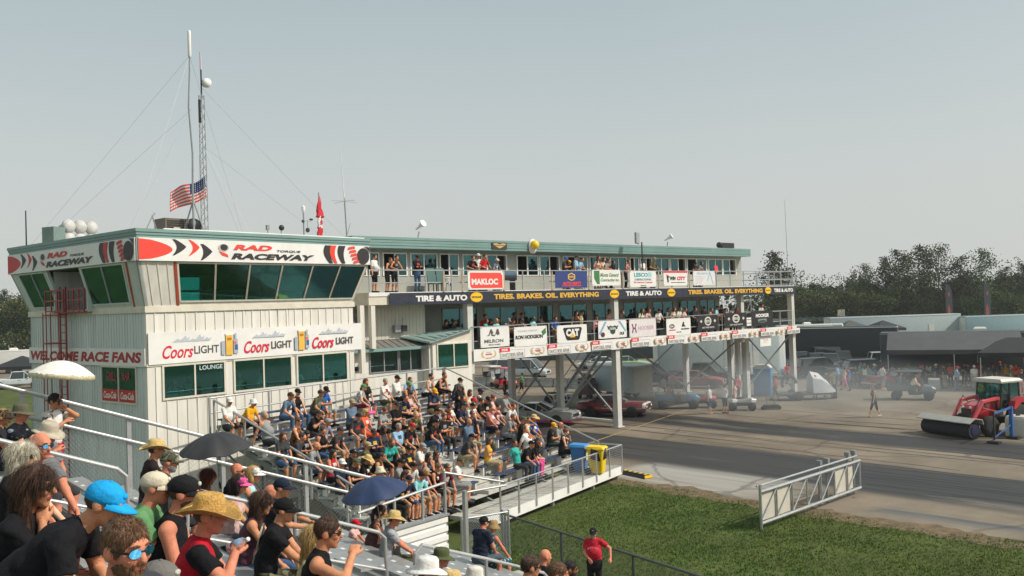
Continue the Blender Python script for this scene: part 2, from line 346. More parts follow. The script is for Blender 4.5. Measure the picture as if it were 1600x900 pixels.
# ================================================================ control tower
def tint_glass(name, tint, refl=.12, rough=.03):
    m = bpy.data.materials.new(name); m.use_nodes = True; n = m.node_tree.nodes; l = m.node_tree.links; n.remove(n["Principled BSDF"])
    t = n.new("ShaderNodeBsdfTransparent"); t.inputs[0].default_value = (*tint, 1); g = n.new("ShaderNodeBsdfGlossy"); g.inputs[0].default_value = (.5, .88, .92, 1); g.inputs["Roughness"].default_value = rough
    f = n.new("ShaderNodeFresnel"); f.inputs[0].default_value = 1.55; mr = n.new("ShaderNodeMath"); mr.operation = 'MULTIPLY_ADD'; mr.inputs[1].default_value = .8; mr.inputs[2].default_value = refl; l.new(f.outputs[0], mr.inputs[0])
    mx = n.new("ShaderNodeMixShader"); l.new(mr.outputs[0], mx.inputs[0]); l.new(t.outputs[0], mx.inputs[1]); l.new(g.outputs[0], mx.inputs[2]); l.new(mx.outputs[0], n["Material Output"].inputs[0]); m.diffuse_color = (*tint, .6)
    return m
GLT = tint_glass("teal tinted glass", (.26, .74, .70), .07)
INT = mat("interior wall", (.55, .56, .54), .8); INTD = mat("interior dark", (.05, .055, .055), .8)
SHADEW = mat("white siding shade tint", (.60, .64, .62), .5, 0, .14, 1.4, 0, 1, .5, 7, (2.2, 2.2, .22))  # cooler, darker copy of the white siding: the side's shade put into its colour
def holed(b, x0, x1, z0, z1, holes, y0, y1, swap=False):
    """wall in boxes round holes (hx0,hx1,hz0,hz1); swap: runs along y"""
    bx_ = (lambda a, c, e, f: b.box(y0, y1, a, c, e, f)) if swap else (lambda a, c, e, f: b.box(a, c, y0, y1, e, f))
    holes = sorted(holes); x = x0
    for a, c, e, f in holes:
        if a > x: bx_(x, a, z0, z1)
        bx_(a, c, z0, e); bx_(a, c, f, z1); x = c
    if x1 > x: bx_(x, x1, z0, z1)
def ribs(b, x0, x1, z0, z1, holes, y, step, w=.03, d=.028, swap=False):
    x = x0 + step * .5
    while x < x1:
        seg = [(z0, z1)]
        for a, c, e, f in holes:
            if a - .05 < x < c + .05: seg = [s for q in seg for s in ((q[0], min(q[1], e - .05)), (max(q[0], f + .05), q[1])) if s[1] - s[0] > .05]
        for e, f in seg:
            if swap: b.box(y - d, y, x, x + w, e, f)
            else: b.box(x, x + w, y - d, y, e, f)
        x += step
def window(par, x0, x1, z0, z1, y, mull=(), fw=.06, glass=None, frame=None, swap=False, name="window", d=.05):
    """frame with panes; frame stands d proud of y"""
    b = MB(); f = (lambda a, c, e, g: b.box(y - d, y + .02, a, c, e, g)) if swap else (lambda a, c, e, g: b.box(a, c, y - d, y + .02, e, g))
    f(x0 - fw, x1 + fw, z1, z1 + fw); f(x0 - fw, x1 + fw, z0 - fw, z0); f(x0 - fw, x0, z0, z1); f(x1, x1 + fw, z0, z1)
    for m_ in mull: f(m_ - .03, m_ + .03, z0, z1)
    w = b.build(name, frame or CREAM, par)
    g = MB(); (g.box(y - .012, y + .002, x0, x1, z0, z1) if swap else g.box(x0, x1, y - .012, y + .002, z0, z1)); g.build("pane", glass or GLT, w); return w
tower = thing("control_tower", "white ribbed control tower with a flared glass top storey and teal roof edge", "tower", TW.o, TW.rz)
W_, D_, I_ = 10.4, 10.5, .54
ZL, ZS, ZF, ZR = 7.68, 9.35, 10.145, 10.46
fh = [(1.15, 3.55, 4.5, 5.62), (4.03, 6.58, 4.5, 5.62), (6.93, 9.45, 4.5, 5.62)]
lh = [(1.3, 3.8, 4.36, 5.6)]
b = MB(); holed(b, I_, 9.9, 0, ZL, fh, I_, I_ + .15); ribs(b, I_ + .1, 9.85, 0, ZL - .12, fh, I_, .40); b.box(9.75, 9.9, I_ + .15, 10, 0, ZL); b.build("front_wall", WHITE, tower)
b = MB(); holed(b, I_ + .15, 10., 0, ZL, lh, I_, I_ + .15, True); ribs(b, I_ + .2, 10, 0, ZL - .12, lh, I_, .2, .025, .022, True); b.box(I_, 9.9, 9.85, 10, 0, ZL); b.build("side_wall", SHADEW, tower)
b = MB(); b.box(I_ - .06, 9.96, I_ - .06, I_ + .1, ZL - .12, ZL + .1); b.box(I_ - .06, I_ + .1, I_ + .1, 10.06, ZL - .12, ZL + .1); b.box(I_ - .035, 9.93, I_ - .035, I_ + .01, 5.66, 5.74); b.build("ledge_trim", CREAM, tower)
b = MB(); b.box(I_ + .15, 9.75, I_ + .15, 9.85, 3.2, 3.3); b.box(I_ + .15, 9.75, 5.2, 5.3, 3.3, 5.75); b.box(I_ + .15, 9.75, I_ + .15, 9.85, 5.75, 5.85); b.box(I_ + .15, 9.75, I_ + .15, 9.85, 7.58, 7.68); b.build("interior_partition", INT, tower)
RUSTS = mat("rust streak", (.40, .33, .24), .7, 0, .3, 8)
b = MB()
for i in range(16):
    x = rng.uniform(I_ + .2, 9.7); z = rng.choice([ZL - .14, ZL - .14, 4.4, 5.64]); L = rng.uniform(.2, .8); w = rng.uniform(.012, .035); b.hexa([(x, I_ - .004, z), (x + w, I_ - .004, z), (x + w, I_ + .01, z), (x, I_ + .01, z)], [(x + w * .4, I_ - .003, z - L), (x + w * .6, I_ - .003, z - L), (x + w * .6, I_ + .01, z - L), (x + w * .4, I_ + .01, z - L)])
b.build("rust_streaks", RUSTS, tower)
# flared control room
def fl(x, z, side='f'):
    t = (z - ZL) / (ZS - ZL); return I_ * (1 - t)
def slab(b, a0, a1, z0, z1, side, th=.12):
    k0, k1 = fl(0, z0), fl(0, z1)
    def P(a, z, k, off):
        # a: 0..1 fraction along side so corners stay mitred
        if side == 'f': return (k + (W_ - 2 * k) * a, k + off, z)
        if side == 'l': return (k + off, k + (D_ - 2 * k) * a, z)
        if side == 'r': return (W_ - k - off, k + (D_ - 2 * k) * a, z)
        return (k + (W_ - 2 * k) * a, D_ - k - off, z)
    b.hexa([P(a0, z0, k0, 0), P(a1, z0, k0, 0), P(a1, z0, k0, th), P(a0, z0, k0, th)], [P(a0, z1, k1, 0), P(a1, z1, k1, 0), P(a1, z1, k1, th), P(a0, z1, k1, th)])
WZ0, WZ1 = 7.95, 9.27
fx = [.141, .288, .43, .573, .716, .853, .986]
b = MB(); slab(b, 0, fx[0], ZL, ZS, 'f'); slab(b, fx[-1], 1, ZL, ZS, 'f'); slab(b, fx[0], fx[-1], ZL, WZ0, 'f'); slab(b, fx[0], fx[-1], WZ1, ZS, 'f')
for a in np.arange(.03, .14, .036): slab(b, a, a + .003, ZL + .15, ZS - .02, 'f', -.02)
for a0, a1 in ((0, .16), (.34, .66), (.84, 1)): slab(b, a0, a1, ZL, ZS, 'b')
slab(b, 0, 1, ZL, WZ0, 'b'); slab(b, 0, 1, WZ1, ZS, 'b')
slab(b, 0, 1, ZL, ZS, 'r')
b.build("flared_wall", WHITE, tower)
lx = [(.10, .40), (.70, .93)]
b = MB(); slab(b, 0, .10, ZL, ZS, 'l'); slab(b, .40, .42, ZL, ZS, 'l'); slab(b, .68, .70, ZL, ZS, 'l'); slab(b, .93, 1, ZL, ZS, 'l')
for a0, a1 in lx: slab(b, a0, a1, ZL, WZ0, 'l'); slab(b, a0, a1, WZ1, ZS, 'l')
b.box(1.9, 2.0, 4.2, 7.3, ZL, ZS); b.box(.3, 1.9, 4.35, 4.45, ZL, ZS); b.box(.3, 1.9, 7.1, 7.2, ZL, ZS); b.build("flared_side_wall", SHADEW, tower)
b = MB(); b.box(1.86, 1.9, 5.2, 6.1, ZL, ZL + 1.55); b.build("door", mat("brown door", (.16, .13, .11), .6), tower)
b = MB(); b.box(.3, 10.1, .3, 10.2, ZS - .04, ZS); b.box(9.4, 9.5, .8, 9.6, ZL, ZS - .04); b.box(1.0, 9.4, .7, 9.7, ZL + .001, ZL + .02); b.box(3.2, 3.3, 3.5, 7, ZL, ZS - .04); b.box(7.0, 7.1, 3.0, 7.0, ZL, ZS - .04); b.box(1.6, 9.5, 1.3, 1.9, ZL + .62, ZL + .68); b.build("control_room_interior", INTD, tower)  # dark liners on right wall and floor added so the room looks unlit
for side, spans in (('f', list(zip(fx, fx[1:]))), ('l', [(.10, .25), (.25, .40)]), ('l', [(.70, .815), (.815, .93)]), ('b', [(.16, .34), (.66, .84)])):
    b = MB()
    for a0, a1 in spans:
        for q in (a0, a1): slab(b, q - .0035, q + .0035, WZ0, WZ1, side, -.035)
    lo, hi = min(s[0] for s in spans), max(s[1] for s in spans)
    if side in 'f': slab(b, lo, hi, WZ0 - .06, WZ0, side, -.04); slab(b, lo, hi, WZ1, WZ1 + .05, side, -.04)
    else:
        for a0, a1 in spans: slab(b, a0, a1, WZ0 - .06, WZ0, side, -.04); slab(b, a0, a1, WZ1, WZ1 + .05, side, -.04)
    w = b.build("window", CREAM if side == 'f' else SHADEW, tower)
    for a0, a1 in spans:
        g = MB(); slab(g, a0 + .002, a1 - .002, WZ0, WZ1, side, .012); g.build("pane", GLT, w)
b = MB(); slab(b, .128, .136, ZL + .05, ZS - .02, 'f', -.03); slab(b, .072, .08, ZL + .05, ZS - .02, 'l', -.03); b.build("corner_trim", RUSTRED, tower)
GLL = tint_glass("lounge glass", (.34, .80, .78), .06)
for a0, a1, m0, m1 in ((1.15, 3.55, 2.35, 0), (4.03, 6.58, 5.3, 0), (6.93, 9.45, 8.2, 0)): window(tower, a0, a1, 4.5, 5.62, I_, (m0,), .07, GLL)
wl = window(tower, 1.3, 3.8, 4.36, 5.6, I_, (2.55,), .07, swap=True)
b = MB()      # roof: stepped teal fascia, slab, pale cap
for k, (d, z0, z1) in enumerate(((.03, ZF, ZF + .1), (.06, ZF + .1, ZF + .2), (.09, ZF + .2, ZR))):
    b.box(-d, W_ + d, -d, .05, z0, z1); b.box(-d, .05, .05, D_ + d, z0, z1); b.box(W_ - .05, W_ + d, .05, D_ + d, z0, z1); b.box(.05, W_ - .05, D_ - .05, D_ + d, z0, z1)
roof = b.build("roof_fascia", TEAL, tower)
b = MB(); b.box(-.05, W_ + .05, -.05, D_ + .05, ZS, ZF); b.box(.05, W_ - .05, .05, D_ - .05, ZF, ZR - .03); b.build("roof", mat("roof membrane", (.4, .4, .38), .8), tower)
b = MB(); b.box(1.0, 10.2, .0, .09, ZR + .002, ZR + .05); b.build("roof_flashing", SIGNW, tower)
# lettering on the lounge glass
b = MB(); b.text("LOUNGE", 3.02, 5.48, .95, .16, I_ - .03, 0, .01); b.build("lettering", mat("pale vinyl", (.55, .68, .66), .5), tower)
b = MB(); b.box(I_ - .035, I_ - .016, 1.33, 2.5, 4.38, 4.80); b.box(I_ - .035, I_ - .016, 2.6, 3.77, 4.38, 4.80); b.build("window_sticker", mat("cola red", hexc('C01722'), .4, 0, .05), tower)
def side_text(b, t, yc, zc, w, h, x, shear=0, bold=.01):     # on a face looking toward -x, read along -y
    q = MB(); q.text(t, 0, 0, w, h, 0, shear, bold); vs = np.concatenate(q.v); b.add(np.stack([x + vs[:, 1], yc - vs[:, 0], zc + vs[:, 2]], 1), q.f)
b = MB(); side_text(b, "Coca-Cola", 1.92, 4.59, .95, .26, I_ - .04, .3, .02); side_text(b, "Coca-Cola", 3.2, 4.59, .95, .26, I_ - .04, .3, .02); b.build("lettering", SIGNW, tower)
b = MB(); side_text(b, "GRILL", 3.1, 5.28, .7, .34, I_ - .03, 0, .03); side_text(b, "BAR", 2.0, 5.3, .55, .3, I_ - .03, .2, .03); b.build("lettering", mat("dark red vinyl", (.3, .03, .04), .5), tower)
# caged red ladder with platform on the shaded side
lad = thing("caged_ladder", "red steel caged ladder climbing the shaded side of the tower", "ladder", TW.p(I_ - .45, 6.4, 0), TW.rz)
b = MB()
for y in (-.25, .25): b.bar((.2, y, 0), (.2, y, 8.7), .05)
for k in range(28): b.tube((.2, -.25, .3 + k * .3), (.2, .25, .3 + k * .3), .015, n=6)
b.build("ladder_rail", REDST, lad)
b = MB()
for z in (3.2, 4.3, 5.4, 6.5, 7.6):
    b.sweep([(.2, -.3, z), (-.15, -.4, z), (-.4, 0.1, z), (-.35, .5, z), (.15, .7, z), (.25, .4, z)], .025, 6)
for x, y in ((-.15, -.4), (-.4, .1), (-.35, .5), (.0, .65)): b.bar((x, y, 3.2), (x, y, 7.7), .03)
b.build("cage", REDST, lad)
b = MB()
for y0, y1 in ((-.3, 1.3), (-2.0, -.7)):
    for z in (7.75, 8.15, 8.55): b.bar((.1, y0, z), (.1, y1, z), .05)
    for y in np.linspace(y0, y1, 4): b.bar((.1, y, 7.7), (.1, y, 8.58), .045)
b.box(.12, 2.2, -2.0, .75, 7.66, 7.70); b.build("balcony_rail", REDST, lad)
# ---------------- big signs on the tower
def swoosh_left(col1, col2):
    def cres(cx, rx, ry, dx, w):      # crescent opening left
        o_ = circ(cx, .5, rx, ry, 14, 70, -70); i_ = circ(cx - dx, .5, rx * w, ry, 14, -70, 70); return o_ + i_
    return cres
def race_sign(fr, L, name_, label, y, red_):
    dk = C('2A2527'); bits = []
    half = [(0, 0), (0, 1)] + [(.0 + .12 * math.sin(math.pi * t), 1 - t) for t in np.linspace(0, 1, 14)][1:-1]
    bits.append(('p', red_, "graphic", [(0, .04), (0, .96)] + [(.02 + .1 * math.sin(math.pi * t) ** .8, .96 - .92 * t) for t in np.linspace(.05, .95, 14)]))
    def cr(x, w, sw, m, lo=.05, hi=.95):
        t = np.linspace(0, 1, 12); a = [(x + sw * math.sin(math.pi * (.15 + .7 * k)), hi - (hi - lo) * k) for k in t]; c = [(x + w + (sw * 1.05) * math.sin(math.pi * (.15 + .7 * k)) - (w * 1.5) * abs(k - .45), hi - (hi - lo) * k) for k in t[::-1]]
        bits.append(('p', m, "graphic", a + c))
    cr(.105, .035, .03, dk, .25, .97); cr(.165, .025, .03, red_, .25, .97); cr(.215, .035, .02, dk, .06, .8)
    bits.append(('e', C('B8AFA9'), "emblem", .315, .66, .022, .17)); bits.append(('e', dk, "emblem", .317, .68, .015, .15))
    bits.append(('p', red_, "emblem", [(.295, .5), (.31, .3), (.335, .22), (.33, .36), (.315, .44)]))
    bits.append(('t', red_, "lettering", "RAD", .437, .70, .165, .26, .25, .05)); bits.append(('t', dk, "lettering", "TORQUE", .595, .57, .11, .12, .2, .02)); bits.append(('t', dk, "lettering", "RACEWAY", .53, .28, .37, .29, .25, .05))
    for x, w, sw, m in ((.80, .03, -.04, dk), (.825, .022, -.035, red_), (.86, .03, -.03, dk)):
        t = np.linspace(0, 1, 12); bits.append(('p', m, "graphic", [(x + sw * math.sin(math.pi * (.3 + .6 * k)), .96 - .92 * k) for k in t] + [(x + w - w * .5 * k + sw * .8 * math.sin(math.pi * (.3 + .6 * k)), .96 - .92 * k) for k in t[::-1]]))
    for k in range(5): bits.append(('p', red_, "graphic", [(.885 + .007 * k, .9 - k * .18), (.915 + .004 * k, .97 - k * .18), (.922 + .006 * k, .86 - k * .18), (.882 + .007 * k, .76 - k * .18)] if k < 5 else []))
    bits.append(('e', dk, "graphic", .962, .45, .032, .43))
    for k in range(4): bits.append(('p', dk, "graphic", [(.965 + .009 * k, .97), (.97 + .009 * k, .97), (.992, .72 - .09 * k + .2), (.996, .62 - .09 * k + .2)]))
    return sign(fr, 0, L, ZS, ZF, y, name_, label, None, SIGNW, bits, "sign", .04)
REDS, REDSH = mat("race red", hexc('E8402F'), .5, 0, .06), mat("race red shaded", hexc('C8282B'), .5, 0, .06)  # second red is the first darkened, shade of the tower side painted in
race_sign(Fr(TW.p(0, 0, 0), R(39.63)), W_, "fascia_sign", "long raceway fascia sign with red and black swooshes above the sunlit control room windows", -.055, REDS)
LSIDE = Fr(TW.p(0, D_, 0), R(39.63) + math.pi / 2)      # faces the tower's shaded side
race_sign(LSIDE, D_, "fascia_sign", "raceway fascia sign with swooshes above the ladder on the shaded tower side", -.055, REDSH)
sign(LSIDE, .5, D_ - I_ - .02, 5.66, 6.3, I_ - .04, "welcome_sign", "white sign reading WELCOME RACE FANS in dark red on the shaded tower wall", None, SIGNW,
     [('t', mat("welcome red", hexc('A8212B'), .5, 0, .06), "lettering", "WELCOME RACE FANS", .495, .5, .96, .6, .15, .045)], "sign")
crr = C('D5203A'); lg = C('55504F'); gm = C('B9BCC4'); gl = C('E6B54A'); bl = C('3B5B93'); sv = C('A9B0B8')
it = []
for x, s in ((.165, 1.), (.505, .95), (.835, .92)):
    it += [('t', crr, "lettering", "Coors", x - .05, .36, .125 * s, .42, .38, .02), ('t', lg, "lettering", "LIGHT", x + .068, .38, .105 * s, .26, 0, .02)]
    for k in range(5): 
        px = x - .05 + .03 * k; hh = (.12, .2, .1, .22, .12)[k]; it.append(('p', gm, "graphic", [(px - .022, .66), (px, .66 + hh), (px + .008, .68 + hh * .4), (px + .02, .7 + hh * .6), (px + .012, .66)]))
for x in (.33, .672):
    it += [('r', gl, "graphic", x - .016, .14, x + .014, .82), ('r', C('F1EBDD'), "graphic", x - .017, .8, x + .015, .88), ('r', sv, "graphic", x - .036, .16, x - .02, .62), ('r', sv, "graphic", x + .018, .18, x + .036, .66), ('r', bl, "graphic", x + .022, .3, x + .036, .48), ('r', CORAL, "graphic", x + .02, .5, x + .03, .58), ('r', C('B7732E'), "graphic", x - .01, .64, x + .008, .72), ('r', sv, "graphic", x + .022, .66, x + .03, .86)]
sign(Fr(TW.p(0, 0, 0), R(39.63)), .57, 10.28, 5.72, 6.85, I_ - .04, "beer_banner", "long white beer banner with red script and glasses across the sunlit tower front", None, SIGNW, it, "banner")
# ================================================================ timing building over the lanes
tb = thing("timing_building", "long two-storey timing building on steel legs spanning the burnout lanes", "building", LB.o, LB.rz)
DZ1, DZ2 = 5.0, 8.2           # deck floors
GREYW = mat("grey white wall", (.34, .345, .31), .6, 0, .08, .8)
b = MB(); b.box(-17.2, 17.0, 1.6, 9.2, 10.42, 10.97); 
for k in range(4): b.box(-17.2, 17.03, 1.585 - .012 * (k % 2), 1.6, 10.42 + .14 * k, 10.53 + .14 * k)
b.build("roof_fascia", TEAL, tb)
b = MB(); b.box(-17.1, 16.9, 1.7, 9.1, 10.97, 10.99); b.build("roof", mat("roof grey", (.35, .35, .34), .8), tb)
b = MB(); b.box(-17.4, 20.15, .02, 8.9, 7.62, DZ2); b.build("upper_deck", CREAM, tb)
b = MB(); b.box(-17.4, 20.2, -.02, .02, 8.02, 8.2); b.build("deck_edge", SIGNW, tb)
b = MB(); b.box(-13.3, 20.1, .02, 8.9, 4.66, DZ1); b.build("lower_deck", CREAM, tb)
doors = [(-16.6, -15.2, 0), (-14.87, -13.5, 0), (-13.16, -11.54, 1), (-11.26, -10.1, 0), (-9.7, -8.44, 1), (-7.97, -6.6, 2), (-5.71, -4.13, 0), (-3.9, -2.36, 2), (-1.9, .1, 0), (.42, 2.05, 1), (2.33, 3.81, 1), (4.26, 5.03, 0), (5.3, 6.4, 2), (6.68, 8.23, 1), (8.48, 10.1, 2), (10.36, 12.5, 0), (12.87, 14.46, 1), (14.65, 16.2, 2)]
hl = [(a, c, DZ2 + .92, 10.2) for a, c, _ in doors]
b = MB(); holed(b, -17.1, 17.0, DZ2, 10.42, hl, 2.4, 2.55); b.box(16.85, 17.0, 2.55, 9, DZ2, 10.42); b.box(-17.1, 16.85, 5.4, 5.5, DZ2, 10.42); b.build("upper_wall", GREYW, tb)
b = MB()
for i in range(11): b.box(-16.9 + i * 3.2, -16.82 + i * 3.2, 2.55, 5.4, DZ2, 10.42)
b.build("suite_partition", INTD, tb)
GLU = tint_glass("suite glass", (.30, .50, .48), .06)
for a, c, k in doors:
    m_ = (a + c) / 2; d = MB()
    for q0, q1, y in ((a - .07, a, 2.36), (c, c + .07, 2.36)): d.box(q0, q1, y, 2.42, DZ2 + .88, 10.26)
    d.box(a, c, 2.36, 2.42, 10.2, 10.26); d.box(m_ - .04, m_ + .04, 2.37, 2.42, DZ2 + .92, 10.2); d.box(a, c, 2.36, 2.42, DZ2 + .88, DZ2 + .92)
    dr = d.build("sliding_window", SIGNW, tb); g = MB()
    if k == 0: g.box(m_ + .04, c, 2.39, 2.4, DZ2 + .92, 10.2)
    elif k == 1: g.box(a, m_ - .04, 2.39, 2.4, DZ2 + .92, 10.2); g.box(m_ + .04, c, 2.41, 2.42, DZ2 + .92, 10.2)
    else: g.box(a, m_ - .04, 2.39, 2.4, DZ2 + .92, 10.2)
    g.build("pane", GLU, dr)
b = MB(); wins = [(-10.6, -8.2, 5.4, 7.3), (-7.6, -5.2, 5.4, 7.3), (-4.6, -2.2, 5.4, 7.3), (-1.6, .8, 5.4, 7.3), (1.4, 3.8, 5.4, 7.3), (4.4, 6.8, 5.4, 7.3), (7.4, 9.6, 5.4, 7.3), (10.2, 12.4, 5.4, 7.3), (12.8, 14.6, 5.4, 7.3)]
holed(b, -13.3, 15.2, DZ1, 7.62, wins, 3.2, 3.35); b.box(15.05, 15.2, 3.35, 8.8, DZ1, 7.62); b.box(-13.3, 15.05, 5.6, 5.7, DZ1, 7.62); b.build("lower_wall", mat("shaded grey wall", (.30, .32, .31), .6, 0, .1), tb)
for a, c, e, f in wins: window(tb, a, c, e, f, 3.2, ((a + c) / 2,), .05, GLU, GREYMET)
b = MB(); b.box(-17.15, -13.3, 1.2, 1.35, 5.95, 7.62); ribs(b, -17.1, -13.35, 5.97, 7.6, [], 1.2, .21, .02, .015); b.box(-13.45, -13.3, 1.35, 3.2, 5.0, 7.62); b.build("end_wall", mat("beige wall", (.56, .54, .46), .6, 0, .05), tb)
b = MB()
for x, z0 in ((-17.15, 5.6), (-17.75, 4.5)): b.box(x - .11, x + .11, .05, .3, z0, 7.62)
b.build("column", WHITE, tb)
def hbeam(b, x, y, z0, z1, w=.36):
    b.box(x - w / 2, x + w / 2, y - w / 2, y - w / 2 + .05, z0, z1); b.box(x - w / 2, x + w / 2, y + w / 2 - .05, y + w / 2, z0, z1); b.box(x - .03, x + .03, y - w / 2 + .05, y + w / 2 - .05, z0, z1); b.box(x - w / 2 + .001, x - w / 2 + .03, y - w / 2 + .05, y + w / 2 - .05, z0, z1)
cols = [(0, .22, 7.62), (20.0, .22, 7.62), (13.75, .5, 7.62), (-11.3, .22, 7.62), (0, 4.9, 4.66), (0, 9.4, 4.66), (18.9, 4.9, 4.66), (18.7, 9, 4.66), (10.5, 9, 4.66), (-7, 9, 4.66)]
for x, y, z in cols:
    b = MB(); z0 = 0 if x != -11.3 else 4.0
    if x == 13.75: z0 = 4.3
    hbeam(b, x, y, z0, z); 
    if z0 == 0: b.box(x - .28, x + .28, y - .28, y + .28, .006, .05)
    b.build("column", PAINTST, tb)
b = MB(); hbeam(b, 16.95, 2.3, 0, 4.66, .4); hbeam(b, 16.4, 2.6, 0, 4.66, .3); b.box(16.6, 17.3, 2.0, 2.6, .006, .06); b.build("column", PAINTST, tb)
def brace(p, q, p2, q2):
    b = MB(); b.bar(p, q, .09); b.bar(p2, q2, .09); b.build("brace", GREYMET, tb)
brace((0, .3, .6), (0, 4.8, 4.6), (0, .3, 4.6), (0, 4.8, .6)); brace((0, 5, .6), (0, 9.3, 4.6), (0, 5, 4.6), (0, 9.3, .6))
brace((16.95, 2.5, .6), (18.7, 8.9, 4.6), (16.95, 2.5, 4.6), (18.7, 8.9, .6)); brace((19.95, .3, .6), (17.1, 2.3, 4.6), (19.95, .3, 4.6), (17.1, 2.3, .8)); brace((10.7, 9, .5), (18.5, 9, 4.6), (10.7, 9, 4.6), (18.5, 9, .5))
b = MB(); b.tube((0, .42, .3), (0, 4.7, .3), .11, n=10); b.tube((0, 5.1, .3), (0, 9.2, .3), .11, n=10); b.build("guard_pipe", SIGNW, tb)
RUST = mat("rusty rail", (.42, .33, .25), .7, .2, .35, 3)
def railing(par, x0, x1, y, z, h, step, name="railing", m_=None, mids=(.5,), r=.028):
    b = MB(); n_ = max(1, round((x1 - x0) / step))
    for i in range(n_ + 1): x = x0 + (x1 - x0) * i / n_; b.box(x - r, x + r, y - r, y + r, z, z + h)
    for f in (1.0,) + tuple(mids): b.tube((x0 - .03, y, z + h * f), (x1 + .03, y, z + h * f), r, n=6)
    return b.build(name, m_ or GALV, par)
railing(tb, -17.3, 20.1, .06, DZ2 - .15, 1.2, 1.6, m_=GALV)
for x in (-13.0, -11.8, -9.0, -5.4, -2.4, .6, 4.0, 7.2): b = MB(); b.box(x - .05, x + .05, -.06, -.025, DZ2 - .35, DZ2 + 1.0); b.build("rail_post", RUST, tb)
railing(tb, -11.2, 20.0, .06, DZ1 - .1, 1.45, 1.85, m_=GALV)
b = MB()
for z in (DZ2 + .1, DZ2 + .55): b.tube((20.05, .1, z), (20.05, 8.8, z), .03, n=6)
for y in np.linspace(.1, 8.8, 7): b.tube((20.05, y, DZ2), (20.05, y, DZ2 + 1.05), .03, n=6)
b.tube((20.05, .1, DZ2 + 1.05), (20.05, 8.8, DZ2 + 1.05), .03, n=6); b.tube((20.05, .1, DZ1 + 1.35), (20.05, 8.8, DZ1 + 1.35), .03, n=6); b.tube((20.05, .1, DZ1 + .7), (20.05, 8.8, DZ1 + .7), .03, n=6)
b.build("end_railing", GALV, tb)
b = MB()       # steel stair up to the lower deck, under the far side
for k in range(18): b.box(5.2 + k * .28, 5.5 + k * .28, 9.4, 10.6, .25 + k * .25, .29 + k * .25)
for y in (9.4, 10.6): b.bar((5.1, y, .1), (10.3, y, 4.8), .08, .22); b.bar((5.1, y, 1.1), (10.3, y, 5.8), .05)
b.build("stair", GREYMET, tb)
# ---- annex between tower and deck
ann = thing("lounge_annex", "low cream annex with a lean-to teal metal roof between tower and upper decks", "building", LB.o, LB.rz)
ah = [(-17.04, -15.5, 4.47, 5.4), (-15.35, -14.1, 4.44, 5.4)]
b = MB(); holed(b, -18.2, -13.8, 0, 5.62, ah, .6, .72); b.box(-13.95, -13.8, .1, .6, 0, 5.62); holed(b, -13.8, -11.32, 0, 5.72, [(-13.5, -11.6, 4.45, 5.58)], 0, .12); b.box(-11.44, -11.32, .12, 5, 0, 5.9); b.box(-18.2, -11.5, 3.3, 3.4, 3.3, 5.6); b.build("wall", WHITE, ann)
for a, c, e, f in ah: window(ann, a, c, e, f, .6, ((a + c) / 2,), .05, tint_glass("annex glass", (.2, .26, .26), .05), GREYMET)
window(ann, -13.5, -11.6, 4.45, 5.58, 0, (-12.5,), .06)
b = MB(); b.hexa([(-18.4, .25, 5.52), (-13.9, .25, 5.52), (-13.9, 1.25, 5.9), (-18.4, 1.25, 5.9)], [(-18.4, .25, 5.56), (-13.9, .25, 5.56), (-13.9, 1.25, 5.94), (-18.4, 1.25, 5.94)])
for k in range(12): b.bar((-18.3 + k * .4, .24, 5.57), (-18.3 + k * .4, 1.24, 5.95), .05, .03)
b.build("roof", mat("brown grey metal roof", (.2, .19, .17), .6, .2, .2, 3), ann)
b = MB(); b.box(-18.42, -13.85, .18, .25, 5.44, 5.58); b.build("gutter", TEAL, ann)
b = MB(); lo = [(-14.1, -.2, 5.68), (-11.3, -.2, 6.28), (-11.3, 1.3, 6.28), (-14.9, 1.3, 6.0)]; b.hexa(lo, [(x, y, z + .06) for x, y, z in lo])
for k in range(9): f = k / 8; b.bar((-14.1 + 2.8 * f, -.21, 5.75 + .6 * f), (-14.7 + 3.4 * f, 1.3, 6.07 + .28 * f), .04, .03)
b.build("roof", mat("teal metal roof", (.27, .37, .35), .45, .2, .12, 1.5), ann)
b = MB(); b.prism([(-13.8, 5.72), (-11.32, 5.72), (-11.32, 6.22), (-13.8, 5.74)], .0, .1); b.build("gable", CREAM, ann)
b = MB(); b.box(-17.9, -17.6, .5, .6, 4.6, 4.8); b.tube((-17.4, .55, 5.4), (-17.75, .55, 4.8), .012); b.build("cable_box", BLACK, ann)
b = MB(); b.box(-15.3, -14.95, .95, 1.2, 6.28, 6.62); b.build("junction_box", GREYMET, tb); b = MB(); b.box(-14.92, -14.62, .9, 1.2, 6.3, 6.6); b.build("junction_box", BLACK, tb)
for x in (-15.2, -14.75):
    b = MB(); b.tube((x, 1.1, 6.6), (x + .04, 1.12, 6.95), .012); b.build("conduit", GREYMET, tb)
